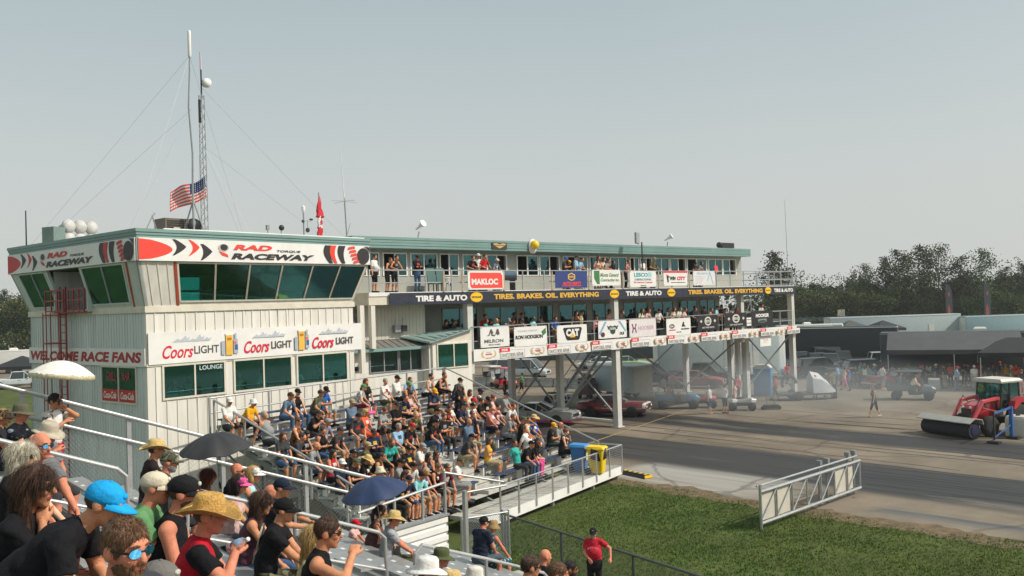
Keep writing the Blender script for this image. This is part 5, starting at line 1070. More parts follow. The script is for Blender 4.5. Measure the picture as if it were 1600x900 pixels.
POSES = {
 'a': dict(arms=('lap', 'lap'), lean=6), 'b': dict(arms=('knee', 'knee'), lean=28, hp=14), 'c': dict(arms=('cross', 'cross'), lean=4), 'd': dict(arms=('phone', 'phone'), lean=12, hp=-22),
 'e': dict(arms=('clasp', 'clasp'), lean=34, hp=20, spread=.2), 'f': dict(arms=('face', 'lap'), lean=14), 'g': dict(arms=('back', 'back'), lean=-12, hp=8), 'h': dict(arms=('brow', 'lap'), lean=4, hp=4), 'i': dict(arms=('face', 'face'), lean=36, hp=18, spread=.18),
 'j': dict(arms=('lap', 'knee'), lean=16, hy=-25, hp=4), 'k': dict(arms=('knee', 'lap'), lean=10, hy=28)}
STANDS = {
 'A': dict(sit=False, arms=('down', 'down'), lean=2), 'B': dict(sit=False, arms=('cross', 'cross'), lean=0), 'C': dict(sit=False, arms=('hip', 'down'), lean=0), 'D': dict(sit=False, arms=('rail', 'rail'), lean=16, hp=4), 'E': dict(sit=False, arms=('phone', 'phone'), lean=4, hp=-20),
 'W': dict(sit=False, arms=((.24, .2, -.06), (.24, -.18, -.08)), lean=5, step=.26), 'F': dict(sit=False, arms=('rail', 'down'), lean=8, hy=20), 'U': dict(sit=False, arms=('brow', 'rail'), lean=6)}
def pose(code, sex, sleeve, short, fat):
    base = POSES.get(code) or STANDS[code]; kw = dict(base); kw.update(sex=sex, sleeve=sleeve, short=short, fat=fat); return code + sex + sleeve + str(int(short)) + str(fat), kw
CN = {'K': ('1B1A1C', 'black'), 'W': ('DAD8D3', 'white'), 'G': ('8E908F', 'grey'), 'D': ('3A3B3E', 'charcoal'), 'N': ('1F2940', 'navy'), 'B': ('2A5CA8', 'blue'), 'L': ('8FB3CC', 'light blue'), 'S': ('5F7388', 'slate blue'), 'R': ('B81E2B', 'red'), 'M': ('5E1626', 'maroon'), 'Y': ('E2A71F', 'yellow'), 'O': ('E8603F', 'coral orange'), 'P': ('DDAFA9', 'pale pink'), 'Q': ('B77472', 'dusty rose'), 'T': ('3AA79B', 'teal'), 'A': ('8ED0D4', 'aqua'), 'E': ('4E8A57', 'green'), 'Z': ('4A3426', 'brown'), 'H': ('A39474', 'khaki'), 'J': ('3E5A7B', 'denim blue'), 'V': ('55573D', 'olive'), 'I': ('D8CDB2', 'cream'), 'X': ('E85A9C', 'hot pink'), 'U': ('584A70', 'purple')}
FLORAL = print_mat("floral print", 'C9C5BE', '6E7A7C', 'A59A9A', 14); LEOP = print_mat("leopard print", '8A4F22', '1C120C', '5A3216', 16); PLAID = print_mat("plaid print", '8A8390', '5A5666', 'B5ABB0', 12); CAMO = print_mat("camouflage", '4A4B38', '2C2D22', '77735A', 11); TROP = print_mat("tropical print", 'CFC4B8', '5B4A4A', '6E9486', 9); TIGER = print_mat("teal print", '2F5E66', '1C3138', '9FC3BE', 12)
SPEC = {'f': (FLORAL, 'floral'), 'l': (LEOP, 'leopard print'), 'p': (PLAID, 'plaid'), 'c': (CAMO, 'camouflage'), 't': (TROP, 'tropical print')}
def colr(ch): return (SPEC[ch][0], SPEC[ch][1]) if ch in SPEC else CN[ch]

def strands(base, n_, L, flow, seed, lift=.3, rad=.0019, mess=.28):
    """real hair strands over a hair shape"""
    k = base.name + "_strands"
    if k in HATS: return HATS[k]
    r = np.random.default_rng(seed); nv = len(base.vertices); co = np.empty(nv * 3); base.vertices.foreach_get("co", co); co = co.reshape(-1, 3); no = np.empty(nv * 3); base.vertices.foreach_get("normal", no); no = no.reshape(-1, 3); F0 = [tuple(q.vertices) for q in base.polygons]; V = [co]; F = list(F0); o = nv
    for i in r.integers(0, nv, n_):
        nn = no[i]; f = flow(co[i]); t = f - nn * (f @ nn); t = unit(t + r.normal(0, mess, 3)); p = co[i] - nn * .004; l = L * r.uniform(.5, 1.2); pts = [p, p + (nn * lift + t) * l * .4, p + (nn * lift * .8 + t * 1.1) * l * .75, p + (nn * lift * .25 + t * 1.15) * l + np.array([0, 0, -.12 * l]) - nn * l * .08]; s1 = unit(np.cross(t, nn)); ring = []
        for j, q in enumerate(pts): w = rad * (1, 1, .75, .2)[j]; ring += [q - s1 * w, q + s1 * w, q + nn * w]
        V.append(np.array(ring)); F += [(o + 3 * j + a, o + 3 * j + (a + 1) % 3, o + 3 * j + 3 + (a + 1) % 3, o + 3 * j + 3 + a) for j in range(3) for a in range(3)]; o += 12
    me = bpy.data.meshes.new(base.name + "_strands"); me.from_pydata(np.concatenate(V).tolist(), [], F); me.polygons.foreach_set("use_smooth", [True] * len(F)); me.update(); HATS[k] = me; return me
def fine_hair(kind):
    b = hair(kind)
    if kind == 'long': return strands(b, 6500, .10, lambda p: A3(p[0] * .4, -.05, -1.), 5, .012, .0013, .07)
    if kind in ('bob', 'tail', 'bun'): return strands(b, 4500, .055, lambda p: A3(p[0] * .4, -.2, -1.), 6, .02, .0013, .09)
    if kind == 'under': return strands(b, 1000, .016, lambda p: A3(0, -.2, -1.), 8, .22, .0016)
    return strands(b, 5200, .022, lambda p: A3(p[0] * 2, -.3 if p[2] < .1 else .7, -.7 if p[2] < .1 else 0.1), 7, .14, .0012, .18)
# ================================================================ the crowd
def parse(line):
    f = line.split(); kind = {'c': 'cap', 'r': 'capback', 'u': 'bucket', 'b': 'boonie', 'w': 'straw', 'o': 'cowboy', 'v': 'visor', '.': 'short', '=': 'long', '~': 'bob', '^': 'bun', '-': 'bald', ';': 'tail', '&': 'buzz'}
    x, y, po, bd, sh, lg_, ht, sk = float(f[0]), float(f[1]), f[2], f[3], f[4], f[5], f[6], f[7]
    return x, y, po, bd[0], bd[1], (1., 1.15, 1.3)[int(bd[2])], sh, lg_[0], lg_[1] == 's', kind[ht[0]], ht[1:] or 'k', int(sk[0]), 'g' in sk
USED = set()
POSEW = {'a': 'hands in lap', 'b': 'forearms on knees', 'c': 'arms folded', 'd': 'looking down at a phone', 'e': 'leaning far forward', 'f': 'chin on one hand', 'g': 'leaning back on both hands', 'h': 'shading the eyes', 'i': 'face resting in both hands', 'j': 'turned to a neighbour', 'k': 'turned half away', 'A': 'arms hanging', 'B': 'arms folded', 'C': 'one hand on hip', 'D': 'leaning on the rail', 'E': 'looking at a phone', 'W': 'walking', 'F': 'reaching forward', 'U': 'shading the eyes'}
HAIRW = {'k': 'black', 'b': 'brown', 'l': 'light brown', 'y': 'blond', 'g': 'grey', 'r': 'auburn', 'w': 'white'}
ORD = ['front', 'second', 'third', 'fourth', 'fifth', 'sixth', 'seventh', 'eighth', 'ninth', 'tenth', 'top']
def hatword(k, c):
    if k == 'bald': return "bald head"
    if k in ('short', 'buzz', 'long', 'bob', 'bun', 'tail'): return {'short': 'short', 'buzz': 'cropped', 'long': 'long', 'bob': 'bobbed', 'bun': 'pinned up', 'tail': 'tied back'}[k] + " " + HAIRW[c[-1]] + " hair"
    nm = {'cap': 'cap', 'capback': 'cap', 'bucket': 'bucket hat', 'boonie': 'brimmed hat', 'straw': 'hat', 'cowboy': 'cowboy hat', 'visor': 'visor'}[k]
    return ("straw " if k in ('straw', 'cowboy') else colr(c[0])[1] + " ") + nm
def describe(d, where):
    x, y, po, sex, sl, fat, sh, lg_, short, hk, hc_, sk, g = d
    who = {'m': 'man', 'f': 'woman'}[sex]; top = 'tank top' if sl == 'n' else ('long-sleeved top' if sl == 'l' else 'shirt')
    tries = ["%s in %s %s, %s, %s, %s" % (who, colr(sh)[1], top, hatword(hk, hc_), POSEW[po], where), "%s in %s %s and %s %s, %s, %s" % (who, colr(sh)[1], top, colr(lg_)[1], 'shorts' if short else 'trousers', hatword(hk, hc_), where), "%s in %s %s, %s, %s, %s, dark glasses" % (who, colr(sh)[1], top, hatword(hk, hc_), POSEW[po], where), "heavier %s in %s %s, %s, %s, %s" % (who, colr(sh)[1], top, hatword(hk, hc_), POSEW[po], where), "%s in %s %s, %s, %s, nearer the aisle" % (who, colr(sh)[1], top, hatword(hk, hc_), where)]
    for i, t in enumerate(tries):
        if (i == 2 and not g) or (i == 3 and fat < 1.1): continue
        if t not in USED and len(t.split()) <= 16: USED.add(t); return t
    t = "second " + tries[0].split(', ' + POSEW[po])[0] + ", " + where; t = ' '.join(t.split()[:16]); USED.add(t); return t
def put(d, P, rz, label, group, scale):
    x, y, po, sex, sl, fat, sh, lg_, short, hk, hc_, sk, g = d; key, kw = pose(po, sex, sl, short, fat)
    hatk = hk in ('cap', 'capback', 'bucket', 'boonie', 'straw', 'cowboy', 'visor')
    straw = mat("straw", hexc('CDAE72'), .8, 0, .25, 25, .6, 60)
    col = (straw if hk in ('straw', 'cowboy') else colr(hc_[0])[0]) if hatk else hc_[-1]
    hr_ = (hc_[1:] if len(hc_) > 1 else rng.choice('kbbl')) if hatk else None
    return person(P, rz, key, kw, colr(sh)[0], colr(lg_)[0], sk, (hk, col), label, group, scale, rng.choice(['2A2A2C', 'CFCBC6', '4A4C52', '26262A']), g, hr_)
CROWD = """361 635 a ms1 W Ds cW 1
383 628 b ms2 Y Kl uW 1
412 652 g mn1 G Ds .g 1
442 620 b ms0 S Jl cZ 1
458 615 a fn0 K Jl cK=y 0
485 611 b ms1 V Ds cD 1
503 612 d ms0 B Gs cK 1
479 641 i ms1 K Ds cD 1
450 659 a fn2 l Kl ^b 0g
473 682 d fn1 K Kl .k 1
463 688 b ms1 D Dl .k 1
504 677 c fn0 K Js ^b 1
521 675 b ms1 D Hs cD 1
549 601 b ms1 f Ms cE 0
543 632 c ms1 S Dl cH 1
556 652 b ms2 D fs cK 1
575 651 a fs1 O Ol ~y 1g
580 677 c ms1 N Ks cD 3
592 677 a fn0 D Kl =k 6
598 598 a fs1 W Vs .g 4
616 595 c ms1 W Ks cK 1g
631 593 b ms1 L Gl .b 1
615 618 e ms1 N Ks .b 1
622 620 d fn0 P Ps ^b 2
644 611 a fn1 K fs cE=b 1
624 641 c ms0 K Ks cD 1
634 645 b ms0 V Gs .y 0
667 642 b ms0 K Hl cK 1
662 656 b ms2 K Jl cK 1
626 699 a ms2 K Ks cK 1g
646 697 d ms1 W Ps cG 1
655 586 b mn0 W Ks .k 1
685 588 e mn1 K Ks .b 1
663 609 d ms1 N Hs cY 1
705 602 a ms1 K Jl cG 1g
719 600 b ms0 D Jl cK 1
718 624 e fs0 K Kl =k 1
738 621 a fn0 I Ps ~b 1
752 618 a mn0 W Wl cN 6
744 627 a fs0 K Kl .k 1
754 629 d ms0 K Dl cK 1
763 626 a fn0 P Gl ^r 2
712 636 b ms1 N Nl cN 1
728 634 e ms1 W Dl cK 1
736 637 a ms0 W Gl cR 1
677 640 a fs0 p Ds .b 1
695 638 d fn1 Z Hs ^b 1
737 652 b ms1 N Ns .r 1g
759 637 h ms2 Q Ns &b 1
791 634 b ms1 W Ns .r 1
718 657 c ms2 S Hs - 1
733 687 b ms1 D Hs cK 1g
751 686 c fn0 Y Hs ~b 1
631 722 e ms1 W Ks cK 1
673 720 a fn1 K Jl =k 1
682 719 a fn0 K Kl =b 1g
729 736 d ms1 W Gs cc 1
712 745 b ms1 M Gs .b 1g
650 744 b ms1 A Hs cK 1
658 746 a fn0 Z Hs cG=b 1
683 756 d fn0 U Us ~y 1
698 754 d fn0 K Ks .l 1
558 732 d ms1 K Ds cV 1
573 725 d fs1 K Hs w 1
593 724 b mn1 K Ks .k 1g
611 719 a ms0 G Gs cK 1
608 748 i fs0 K Kl .k 1
799 656 e ms1 G Gl .l 1
815 655 h fn0 I Kl ^b 1
818 662 a ms1 K Kl cV 1
833 662 a ms1 B Hs w 1
846 661 d ms0 K Dl cY 1
827 676 g ms1 W Dl .b 1
860 667 b ms1 G Gs - 1g
880 680 f fn0 K Kl .r 2
796 691 g fs0 T Dl .k 3
821 696 b ms1 K Jl cK 1
835 697 e fs0 K Xl ~r 2
700 660 c ms0 K Dl .b 1
776 640 a fs0 P Ks ^k 1
590 640 d fs0 G Ks .l 1
540 722 a ms0 N Dl cW 1
705 640 a fs0 W Js =b 2
780 618 a ms0 G Kl cN 1
600 690 b fs0 T Ks ~l 1
560 694 a ms1 V Hs cH 1
530 700 b ms1 K Js cK 1g
518 712 a fn0 R Ks =k 1
590 745 b ms1 G Ks uI 1
626 752 a fs0 M Js ;b 1
640 764 b ms1 N Hs cN 1
665 764 a fn0 P Ks =y 0
610 665 a ms1 L Hs .g 1
640 672 b ms1 K Ks cR 1g
430 682 a fs0 D Js =b 1
493 655 b ms1 p Js cG 1
572 604 a fs0 K Js =r 1
480 700 b ms1 G Js - 1""".splitlines()
HZ = lambda y: SZ0 + (y - ROW0) * RISE / PITCH_ + .83
nrm = A3(0, 0, 1) - ST.y * (RISE / PITCH_); p0_ = ST.p(0, ROW0, SZ0 + .83)
occ = []
for ln in CROWD:
    d = parse(ln); Q = onpl(d[0], d[1], p0_, nrm); l_ = ST.inv(Q); lean = (POSES[d[2]].get('lean', 8) - 8) / 90.
    k = int(min(NR - 1, max(0, round((l_[1] + lean * .3 - ROW0) / PITCH_)))); x = l_[0]
    # keep neighbours on one bench apart
    for _ in range(30):
        hit = [o for o in occ if o[0] == k and abs(o[1] - x) < .42]
        if not hit: break
        x += .06 if x >= hit[0][1] else -.06
    occ.append((k, x)); y, z = row(k)
    P = ST.p(x, y - .02, z - .45); lab = describe(d, ORD[k] + " bench row")
    put(d, P - np.array([0, 0, .055]), ST.rz + math.pi + rng.uniform(-.5, .3) + .2, lab, "spectators on the blue benches", rng.uniform(1.07, 1.15))
# things left on the benches
def backpack(P, rz, label, m_):
    t = thing("backpack", label, "bag", P, rz); b = MB(); b.loft([[(w * math.cos(a), d_ * math.sin(a), z) for a in np.linspace(0, 6.28, 13)[:-1]] for z, w, d_ in ((0, .15, .1), (.05, .2, .13), (.25, .2, .13), (.38, .14, .1), (.43, .05, .04))]); b.build("bag", m_, t, True)
    b = MB(); b.sweep([(-.05, 0, .41), (0, 0, .47), (.05, 0, .41)], .012, 6); b.build("handle", BLACK, t)
def onrow(px, py, k):
    y, z = row(k); Q = onpl(px, py, ST.p(0, y, z + .1), ST.y); return ST.p(ST.inv(Q)[0], y, z)
backpack(onrow(527, 664, 5), 1., "black backpack lying on an empty blue bench", C('17181B')); backpack(onrow(738, 778, 0) - np.array([0, 0, .7]), .4, "dark grey round bag on the pale walkway", C('3A3734')); backpack(onrow(440, 662, 6), 1.2, "blue bag on the bench behind the leopard print woman", C('24588F'))
t = thing("seat_cushion", "hot pink seat cushion on the bench by the green cap man", "cushion", onrow(577, 621, 8), ST.rz); b = MB(); b.ell((0, 0, .07), (.26, .2, .08)); b.build("cushion", C('E0559A'), t, True); b = MB(); b.sweep([(.2, .1, .1), (.3, .1, .12), (.3, -.1, .12), (.2, -.1, .1)], .012, 6); b.build("handle", C('E0559A'), t)
# ---- decks of the timing building
UPP = """584 402 C ms1 W Ks .k 1 .5
609 410 D mn0 K Ks .b 1 .45
620 407 D mn0 Z Ks .k 1 .5
651 403 B ms1 K Jl cK 3 .45
740 407 D ms1 K Dl .k 1 .3
748 400 D ms1 W Dl cW 1 .35
758 405 D ms1 R Dl .k 1 .3
777 411 D ms0 S Gl cW 1 .3
881 405 E ms1 D Dl cB 1 .5
899 397 A ms1 L Gl cD 1 .6
890 413 D ms0 K Kl cY 1 .3
909 409 D ms0 L Gl .k 1 .35
936 407 D fn0 P Ps =b 1 .3
944 409 D fn0 I Ps ~r 0 .3
951 411 D ms0 G Gl .k 1 .3
959 413 D fs0 K Kl =k 1 .3
982 412 D fn0 Q Kl ^b 1 .3
1003 408 B ms1 W Kl cD 1 .5
1023 409 D ms1 V Dl cG 1 .3
1085 412 E ms1 K Kl cK 1 .4
1097 414 D fs0 G Kl =k 1 .3""".splitlines()
LOW = """707 491 a ms0 D Dl .k 1 1.3
695 497 a fs0 K Kl =k 1 1.3
756 480 A ms1 R Kl .k 1 1.2
757 500 a fs0 T Kl ~b 1 .7
766 499 a ms0 N Kl cN 1 .8
774 501 a fs0 A Kl ~y 1 .6
777 491 c ms0 K Kl .k 1 1.3
790 496 d ms1 G Kl cG 1 .7
797 502 d ms0 Z Kl .k 1 .6
811 500 f ms0 D Kl cD 1 .7
802 486 B ms0 K Kl .k 3 1.6
813 484 A ms0 D Kl .b 1 1.7
831 497 a fs1 A Kl cV 1 .6
844 497 a ms0 D Kl cK 1 .7
862 490 b ms1 B Hs .k 1 1.0
898 486 F fn0 Z Kl =k 1 .7
907 489 A ms0 H Kl .k 1 .8
927 497 d fs0 Q Kl .l 1 .6
952 487 U fn0 P Kl ^b 1 .5
972 492 D ms0 D Kl .k 1 .5
1004 487 D fs0 I Kl =b 1 .4
1014 489 D ms0 P Kl .b 1 .4
1031 489 D ms1 W Kl cK 1 .4
1043 484 A fs0 G Kl =l 1 .8
1054 486 D fn0 I Kl ~b 1 .4
1063 485 D ms0 W Kl .b 1 .4
1071 487 D fs0 P Kl ^k 1 .4
1084 481 A ms1 N Kl .k 1 .7
1087 487 D ms0 N Kl .b 1 .4
1099 482 B ms1 K Kl cK 1 .8
1112 487 D fn0 Q Kl .r 1 .4
1121 484 D ms0 A Kl cN 1 .4
1126 476 A ms0 K Kl .k 1 1.4
1134 487 D ms0 D Kl .k 1 .4
1141 482 A fs0 G Kl =k 1 .9
1153 486 D fs0 R Kl =k 1 .4
1191 480 D ms0 W Kl .k 1 .5""".splitlines()
for rows_, fz, nm in ((UPP, DZ2, "on the upper deck"), (LOW, DZ1, "on the shaded lower deck")):
    for ln in rows_:
        d = parse(ln); off = float(ln.split()[8]); Q = onpl(d[0], d[1], LB.p(0, off, 0), LB.y); l_ = LB.inv(Q); sit = d[2].islower(); hz = 1.29 if sit else {'D': 1.52}.get(d[2], 1.66)
        raise_ = max(0., min(.35, l_[2] - fz - hz)) if sit else 0.
        scl = min(1.1, max(.9, (l_[2] - fz) / hz)) if not sit else 1.
        dy = .25 if d[2] == 'D' else 0
        if sit and raise_ > .02:
            pass
        lab = describe(d, nm); put(d, LB.p(l_[0], off + dy, fz + (raise_ if sit else 0)), LB.rz + math.pi + rng.uniform(-.3, .5), lab, "people standing on the decks" if not sit else "people sitting on the lower deck", scl)
        if sit:
            st_ = thing("deck_stool", "plain dark stool under a seated spectator %s" % nm.replace("on the ", "of the "), "stool", LB.p(l_[0], off + .03, fz + raise_), LB.rz, "stools on the lower deck"); b = MB(); b.box(-.2, .2, -.18, .18, .41, .45); b.build("seat", C('2B2B2D'), st_); b = MB()
            for sx in (-.16, .16):
                for sy in (-.14, .14): b.box(sx - .02, sx + .02, sy - .02, sy + .02, -raise_, .41)
            b.build("frame", C('2B2B2D'), st_)
# ---- lounge guests behind the tinted glass
for i, (x, yv, sh, hh) in enumerate(((1.9, 1.3, 'G', '.g'), (2.9, 1.9, 'T', '=b'), (4.7, 1.4, 'Y', 'cW'), (5.9, 1.5, 'A', '.b'), (7.6, 1.5, 'A', 'uT'), (8.7, 1.6, 'G', 'cV'), (9.1, 1.4, 'W', '~y'))):
    d = parse("0 0 %s %ss1 %s Kl %s 1" % ('a' if i % 2 else 'b', 'f' if i in (1, 3, 6) else 'm', sh, hh)); yv = yv + .1; put(d, TW.p(x, yv, 3.75), TW.rz + math.pi + rng.uniform(-.6, .6), describe(d, "behind the lounge glass"), "guests inside the lounge", 1.)
    t = thing("lounge_stool", "dark bar stool inside the lounge", "stool", TW.p(x, yv, 3.3), TW.rz, "stools inside the lounge"); b = MB(); b.box(-.2, .2, -.2, .2, .82, .88); b.build("seat", BLACK, t); b = MB(); b.tube((0, 0, 0), (0, 0, .82), .04); b.build("stem", BLACK, t)
# ---- people down on the pad
PIT = """1110 647 A ms1 W Js cG 1
1133 646 B ms1 W Ks cD 1
1149 641 A fn0 P Ps .b 0
1153 628 A ms0 R Ks cG 1
1211 626 W ms1 R Ks cK 1
1230 600 A ms0 R Kl .r 1
1037 626 A ms1 G Kl cK 1
1070 603 A ms0 P Kl .k 1
1274 624 A ms1 K Dl cO 1
1295 622 W ms0 K Ks .k 1
1302 621 A ms1 V Hs .b 1
1320 611 W fn0 P Xs ^k 1
1328 610 A ms0 B Nl .b 1
1344 602 A ms1 T Nl .b 1
1350 601 A ms1 E Dl cK 1
1358 606 C fn0 T Ps .b 1
1380 608 C ms1 W Gs cN 1
1367 652 W fn0 D Ks =l 0
1465 606 A ms1 N Nl cW 1
1496 610 C ms2 L Jl cR 1
1523 609 A ms1 W Gl cW 1
1536 607 C ms0 K Kl .k 1
1553 606 A ms0 D Kl cR 1
1580 611 C ms1 V Hs cH 1
1597 618 A fs0 D Ps .l 0
1440 603 A fs0 P Kl .b 1
1507 604 E ms0 K Kl .k 1
1565 602 A ms0 D Dl cO 1
815 616 W ms1 E Ks cD 1
802 614 A ms0 M Kl .k 1
789 626 A ms1 K Kl cK 3
1396 605 A ms1 G Kl .b 1
1406 609 C ms0 D Js cK 1
1443 607 A ms1 K Kl cR 1
1452 602 B fs0 W Js =b 1
1477 607 A ms1 D Hs .k 1
1486 604 E ms0 O Kl cO 1
1514 605 A ms0 K Js .k 1
1529 604 B ms1 R Kl cK 1
1546 609 A ms1 D Hs cD 1
1572 605 C fs0 Y Ks =y 1
1589 607 A ms0 O Kl .b 1
1337 607 B ms1 K Ks cK 1
1352 606 A fn0 W Js =k 1
1366 605 A ms1 B Ks cW 1
1240 592 A ms0 M Kl .k 1
1252 590 C ms0 D Kl cK 1
1222 588 A fs0 W Ks =b 1
1420 600 A ms0 H Kl .b 1
1310 604 A fs0 L Js =l 1""".splitlines()
for ln in PIT:
    d = parse(ln); P = onz(d[0], d[1], .01); where = "on the pad beyond the lanes" if d[0] < 1390 and d[0] > 1000 else ("under the awnings" if d[0] >= 1390 else "under the decks")
    rz = rng.uniform(0, 6.28)
    if d[2] == 'W': rz = R(-90 if d[0] != 1367 else 90) + rng.uniform(-.3, .3)
    put(d, P, rz, describe(d, where), "people standing about the pad", rng.uniform(.97, 1.05))

for i in range(12):
    k = rng.randrange(0, 9); y, z = row(k); x = rng.uniform(XL + 1, XR - .5); t = thing("paper_cup", "white paper cup left standing on a grandstand tread", "cup", ST.p(x, y - .3, z - .45), 0, "paper cups left on the grandstand"); b = MB(); b.lathe([(.001, 0), (.03, 0), (.042, .12), (.044, .12), (.04, .11), (.001, .02)], 10); b.build("cup", SIGNW, t, True); b = MB(); b.lathe([(.0315, .02), (.0395, .08)], 10); b.build("sleeve", C('B0392F'), t)
backpack(onrow(600, 690, 4), .6, "navy backpack on a middle blue bench", C('232C44')); backpack(onrow(770, 700, 2), 1.9, "olive bag on a lower blue bench", C('4C4E3A')); backpack(onrow(845, 690, 1), 2.2, "grey bag on the lowest free blue bench", C('77787A'))
# ================================================================ people of the near grandstand, one by one
def hand_mesh(key, curl=35, thumb=30, vox=.0055):
    """right hand: wrist at origin, fingers along +z, palm toward +y, thumb on +x"""
    k = 'hand_%s' % key
    if k in HATS: return HATS[k]
    pr = []; c = lambda a, b_, ra, rb, fl=None: pr.append(('c', np.array(a, float), np.array(b_, float), ra, rb, 0, fl))
    c((0, 0, -.03), (0, 0, .02), .027, .03, (A3(0, 1, 0), 1.25)); c((-.012, 0, .025), (-.015, 0, .075), .03, .026, (A3(0, 1, 0), 1.9)); c((.014, 0, .025), (.015, 0, .08), .03, .026, (A3(0, 1, 0), 1.9))
    for i, (L, x) in enumerate(((.072, .030), (.082, .010), (.076, -.010), (.058, -.029))):
        p = A3(x, 0, .086 - .004 * abs(i - 1)); a = R(curl * .45 + 4 * i); r_ = .0098 - .0006 * i
        for q, f_ in enumerate((.45, .31, .24)):
            n_ = p + A3((x * .10) * f_, math.sin(a) * L * f_, math.cos(a) * L * f_); c(p, n_, r_, r_ * .9); p = n_; r_ *= .9; a += R(curl)
    a = R(thumb); p = A3(.028, .004, .02); n_ = p + A3(math.sin(a) * .04, .012, math.cos(a) * .04); c(p, n_, .016, .0125); m_ = n_ + A3(math.sin(a * .6) * .03, .012, math.cos(a * .6) * .03); c(n_, m_, .0125, .0105); c(m_, m_ + A3(0, .01, .022), .0105, .009)
    V, F = surf(pr, vox, .008); HATS[k] = to_mesh("hand", V, F); return HATS[k]
def fold(seed):
    a, b_ = rng.uniform(0, 6), rng.uniform(0, 6)
    return lambda P: .0065 * np.sin(P[:, 2] * 46 + 2.2 * np.sin(P[:, 0] * 14 + a) + P[:, 1] * 22 + b_) * np.sin(P[:, 0] * 17 + P[:, 2] * 9 + a) + .0025 * np.sin(P[:, 2] * 80 + 5 * P[:, 0] * 9 + b_)
LENSB = mat("mirror lens", (.05, .22, .38), .05, .8, .8, 40); LENSK = mat("lens dark", (.01, .012, .014), .08, 0, 0)
TOPS = ["person in the near stand"]
GN = "spectators in the near grandstand"
def fgp(px, py, dep, yaw, label, shirt, legs, sk, hat, hairc=None, shades=None, beard=None, sleevem=None, hands=('r', 'r'), curl=(45, 45), scale=1., vox=None, eyes=False, stand_z=None, kw2=None, group=GN, tank_vox=None, thumb=(30, 30), drop=0, **kw):
    base = dict(lean=10, arms=('knee', 'knee'), short=True, sleeve='s', sex='m'); base.update(kw); f = figure(**base); vox = vox or (.0085 if dep < 7.8 else .0125)
    rz = -R(yaw); Rz = rot('Z', -yaw); Hw = atd(px, py, dep); P = Hw - Rz @ (f['hc'] * scale)
    if stand_z is not None: P[2] = stand_z
    tank = base['sleeve'] == 'n'; bodyp, shirtp, pantp, shoep = [], [], [], []
    ns = 0
    for p in f['pr']:
        lab = p[5] if p[0] == 'c' else p[3]
        if p[0] == 'c':
            if lab in (1, 2): bodyp.append(p[:3] + (max(.02, p[3] - .012), max(.02, p[4] - .012), 0) + p[6:])
            else: bodyp.append(p)
        else: bodyp.append(p if lab != 1 else p[:2] + (p[2] - .012, 0) + p[4:])
        if lab == 1: shirtp.append(p)
        if lab == 2: pantp.append(p)
        if lab == 3: shoep.append(p)
    # real forearms under the sleeves; drop the mitten hands where fingered hands follow
    bodyp = [p for p in bodyp if not (p[0] == 'c' and any(np.allclose(p[1], h[0]) or np.allclose(p[1], h[0] + h[1] * .06) for h in f['hands']) and (p[5] == 0) and p[3] < .04)]
    V, F = surf(bodyp, vox, .02); L = labels(V, F, bodyp); o = link("person", to_mesh("body", V, F, L), None, P, rz); o.scale = (scale,) * 3; tag(o, label, "person", group)
    cl = lambda h: h if not isinstance(h, str) else cloth(h); sm = skin(sk)
    for m_ in (sm, cl(shirt), cl(legs), sm, LIP): o.data.materials.append(m_)
    # sleeves end cleanly
    sp = []
    for p in shirtp:
        lab = 1
        if p[0] == 'c':
            for i, s_ in enumerate(f['S']):
                el = f['hands'][i][2]
                if np.allclose(p[1], s_) and np.linalg.norm(p[2] - s_) > .05:
                    d_ = unit(el - s_); p = p[:3] + (p[3] + .006, p[4] + .014) + ((6 if sleevem else 1),) + (p[6],) + ([(p[2], d_)],) ; break
            else: p = p[:3] + (p[3] + .004, p[4] + .004) + p[5:]
        sp.append(p)
    V, F = surf(sp, vox * 1.05, .03, fold(px)); L = labels(V, F, sp); L = np.where(L == 6, 1, 0); s = link("shirt", to_mesh("shirt", V, F, L), o); s.data.materials.append(cl(shirt)); s.data.materials.append(cl(sleevem) if sleevem else cl(shirt))
    V, F = surf([p[:3] + (p[3] + .006, p[4] + .008) + p[5:] for p in pantp], vox * 1.3, .02, fold(py)); link("trousers", to_mesh("trousers", V, F), o).data.materials.append(cl(legs))
    V, F = surf(shoep, .016, .02); link("shoes", to_mesh("shoes", V, F), o).data.materials.append(cloth('2A2A2C'))
    for i, (hd, dr, el) in enumerate(f['hands']):
        me = hand_mesh("%d_%d" % (curl[i], thumb[i]), curl[i], thumb[i]); h = link("hand", me, o); zv = Vector(dr); palm = Vector(-f['rt'] * (1 if i else -1)) * .8 + Vector((0, 0, -.6)); yv = (palm - zv * palm.dot(zv)).normalized(); xv = yv.cross(zv)
        M = Matrix((xv if i else xv, yv, zv)).transposed().to_4x4(); 
        if not i: M = M @ Matrix.Scale(-1, 4, (1, 0, 0)) if False else M
        M.translation = Vector(hd - dr * .005); h.matrix_local = M @ Matrix.Scale(1.0 if base['sex'] == 'm' else .88, 4); setmats(h, [sm])
    kind, col = hat
    if kind in ('short', 'buzz', 'long', 'bob', 'bun', 'tail'): headpiece(o, f, fine_hair(kind), hairmat(col), "hair")
    elif kind != 'bald':
        hm_ = col if not isinstance(col, str) else cloth(col); headpiece(o, f, hatmesh(kind), [hm_, cloth(rng.choice(['8A8680', '5A5856', 'B9B4A8'])) if (isinstance(col, str) and col not in ('1E9BD8', 'E8609E', 'CFC3AC')) else hm_] if kind == 'cap' else hm_, "cap" if 'cap' in kind else ("visor" if kind == 'visor' else "hat"))
        if hairc: headpiece(o, f, fine_hair('long' if hairc[0] == 'L' else ('bob' if hairc[0] == 'B' else ('tail' if hairc[0] == 'T' else 'under'))), hairmat(hairc[-1]), "hair", 0, .985)
